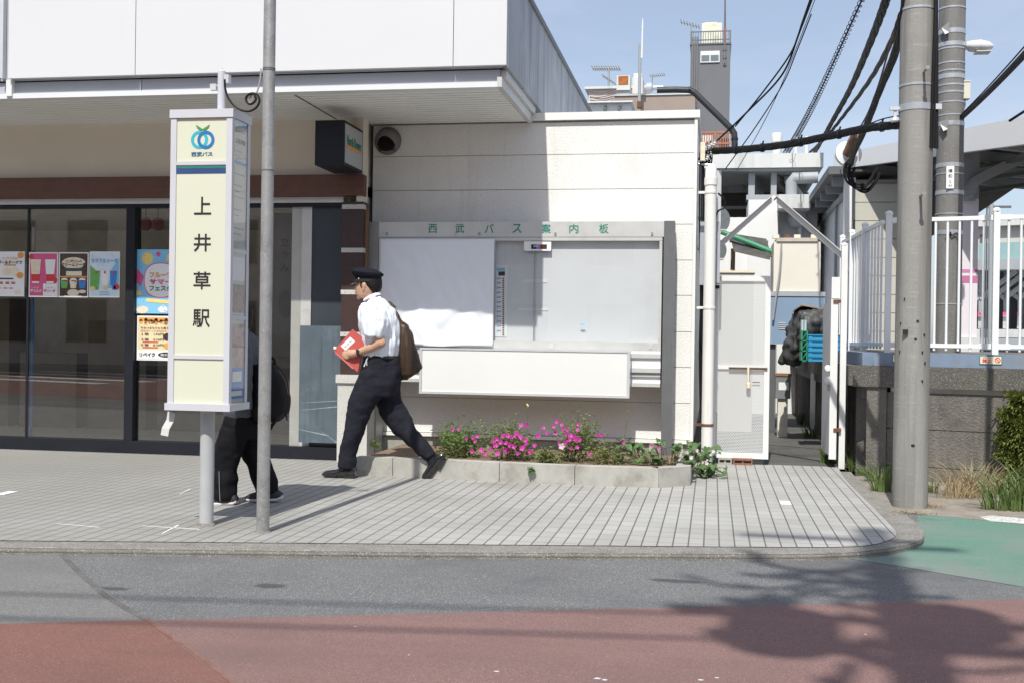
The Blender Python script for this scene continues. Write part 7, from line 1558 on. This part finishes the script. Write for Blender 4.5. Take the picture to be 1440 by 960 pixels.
# ================================================================== THE OTHER SIDE OF THE ROAD (behind the camera: its shadows and reflections show)
tq_ = at_z(1303, 960, -.04); tp_ = V(tq_.x - math.tan(AZ) * (tq_.y + 1.75), -1.75, 0); t = thing('utility_pole', 'concrete pole with transformers across the road behind the viewer', 'utility pole', (tp_.x, tp_.y, -.05))
MB().tube([(tp_.x, tp_.y, -.05), (tp_.x, tp_.y, 12.6)], [.16, .11], 24).build('shaft', m_pole, t, True)
def up_from(px, py, z): g0 = at_z(px, py, -.04); return g0 + SUN * ((z + .04) / SUN.z)
for k, (px, py, rr, hh_) in enumerate(((1100, 884, .25, .62), (1352, 876, .20, .55))):
    c_ = up_from(px, py, 8.4); g = MB(); g.lathe(c_ - V(0, 0, hh_ / 2), [(rr * .9, 0), (rr, .04), (rr, hh_ - .06), (rr * .8, hh_), (.05, hh_ + .03)], 22); tr_ = g.build('transformer', m_ssteel, t, True)
    g = MB(); g.bar(c_, V(tp_.x, tp_.y, c_.z), .09, .12); g.build('transformer_arm', m_dgrey, t)
g = MB()
for z, w in ((12.2, .8), (9.6, 1.0), (9.0, .8), (7.5, .6), (6.8, .35)): g.box(tp_.x - w, tp_.x + w * .6, tp_.y - .15, tp_.y - .07, z, z + .09)
g.build('cross_arm', m_dgrey, t); g = MB()
for z, w in ((9.6, 1.0), (9.0, .8)):
    for k in range(5): x = tp_.x - w + 1.55 * w * k / 4; g.lathe((x, tp_.y - .11, z + .09), [(.02, 0), (.045, .03), (.03, .06), (.045, .09), (.02, .15)], 10)
g.build('insulator', m_white, t, True); g = MB()
for i in range(16):
    a = V(tp_.x + rnd.uniform(-.55, .5), tp_.y + rnd.uniform(-.2, .2), rnd.uniform(6.2, 9.4)); b = a + V(rnd.uniform(-.6, .6), rnd.uniform(-.1, .1), rnd.uniform(-.5, .5)); g.tube(curve_pts([a, a.lerp(b, .5) + V(0, 0, -.25), b], 6), rnd.uniform(.015, .04), 6)
for i in range(26):      # loops of slack cable and fittings high on the pole
    a = up_from(rnd.gauss(1150, 36), rnd.gauss(824, 16), 9.6 + rnd.uniform(-.5, .5)); b = a + V(rnd.uniform(-.5, .5), rnd.uniform(-.1, .1), rnd.uniform(-.45, .45)); g.tube(curve_pts([a, a.lerp(b, .5) + V(0, 0, -.15), b], 5), rnd.uniform(.015, .05), 6)
g.box(tp_.x + .1, tp_.x + .4, tp_.y - .2, tp_.y + .1, 6.0, 6.7); g.box(tp_.x - .42, tp_.x - .12, tp_.y - .2, tp_.y + .1, 6.9, 7.25); g.build('fitting', m_cable, t, True)
for k, (z, dy) in enumerate(((9.72, -.11), (9.12, -.11), (7.4, -.15), (6.6, -.1), (6.1, -.05))):
    a, b = V(-26, tp_.y + dy - 2.0 - .2 * k, z + .3), V(tp_.x - .2 * k + .1, tp_.y + dy, z); c_ = V(26, tp_.y + dy + 2.2, z + .3)
    g = MB(); g.tube(curve_pts(sag(a, b, .5), 8) + curve_pts(sag(b, c_, .5), 8)[1:], .02 if k < 2 else .03, 6); tag(g.build('street_wire', m_cable, None, True), ['topmost street wire along the road behind the viewer', 'second street wire along the road behind the viewer', 'third street wire, thick, along the road behind the viewer', 'fourth street wire along the road behind the viewer', 'lowest street wire along the road behind the viewer'][k], 'wire')
g = MB(); g.box(-60, 60, -16, -10.6, -.2, 0.08); struct(g.build('far_pavement', m_kerb))
g = MB()
for i in range(4):
    c_ = line_pt(-18) + en * (4.0 + i * 1.5); g.obox((c_.x, c_.y, -.036), ed * 5, en * .27, (0, 0, .002))
struct(g.build('crosswalk_stripes', mat('white_road_paint', (.62, .62, .60), .8, v=.1, s=20)))
for k, (x0, x1, h, m_, lab) in enumerate(((-44, -25, 7.5, m_sand, 'sand coloured shop house across the road, far left'), (-24.6, -13, 9.5, mat('brown_brick_block', (.62, .54, .46), .85, v=.15, s=2), 'brown brick block of flats across the road'), (-12.6, -2, 8.2, mat('grey_render_block', (.62, .60, .56), .85, v=.08, s=1), 'grey rendered house across the road'), (-1.6, 12, 7.8, mat('dark_olive_block', (.58, .55, .48), .85, v=.1, s=1), 'olive rendered house across the road'), (12.4, 40, 8.5, m_sand, 'sand coloured terrace across the road, far right'))):
    b_ = thing('street_house', lab, 'building', ((x0 + x1) / 2, -14, .08)); MB().box(x0, x1, -22, -14, .08, h).build('wall', m_, b_); MB().box(x0 - .1, x1 + .1, -22.1, -13.9, h + .003, h + .15).build('roof', m_dgrey, b_)
    n = int((x1 - x0) / 2.6)
    for fl_ in range(3):
        for i in range(n):
            xw = x0 + 1 + i * 2.6; zw = .8 + fl_ * 2.6
            if zw + 1.5 < h: MB().box(xw, xw + 1.4, -13.98, -13.94, zw, zw + 1.4).build('window', m_navy, b_)
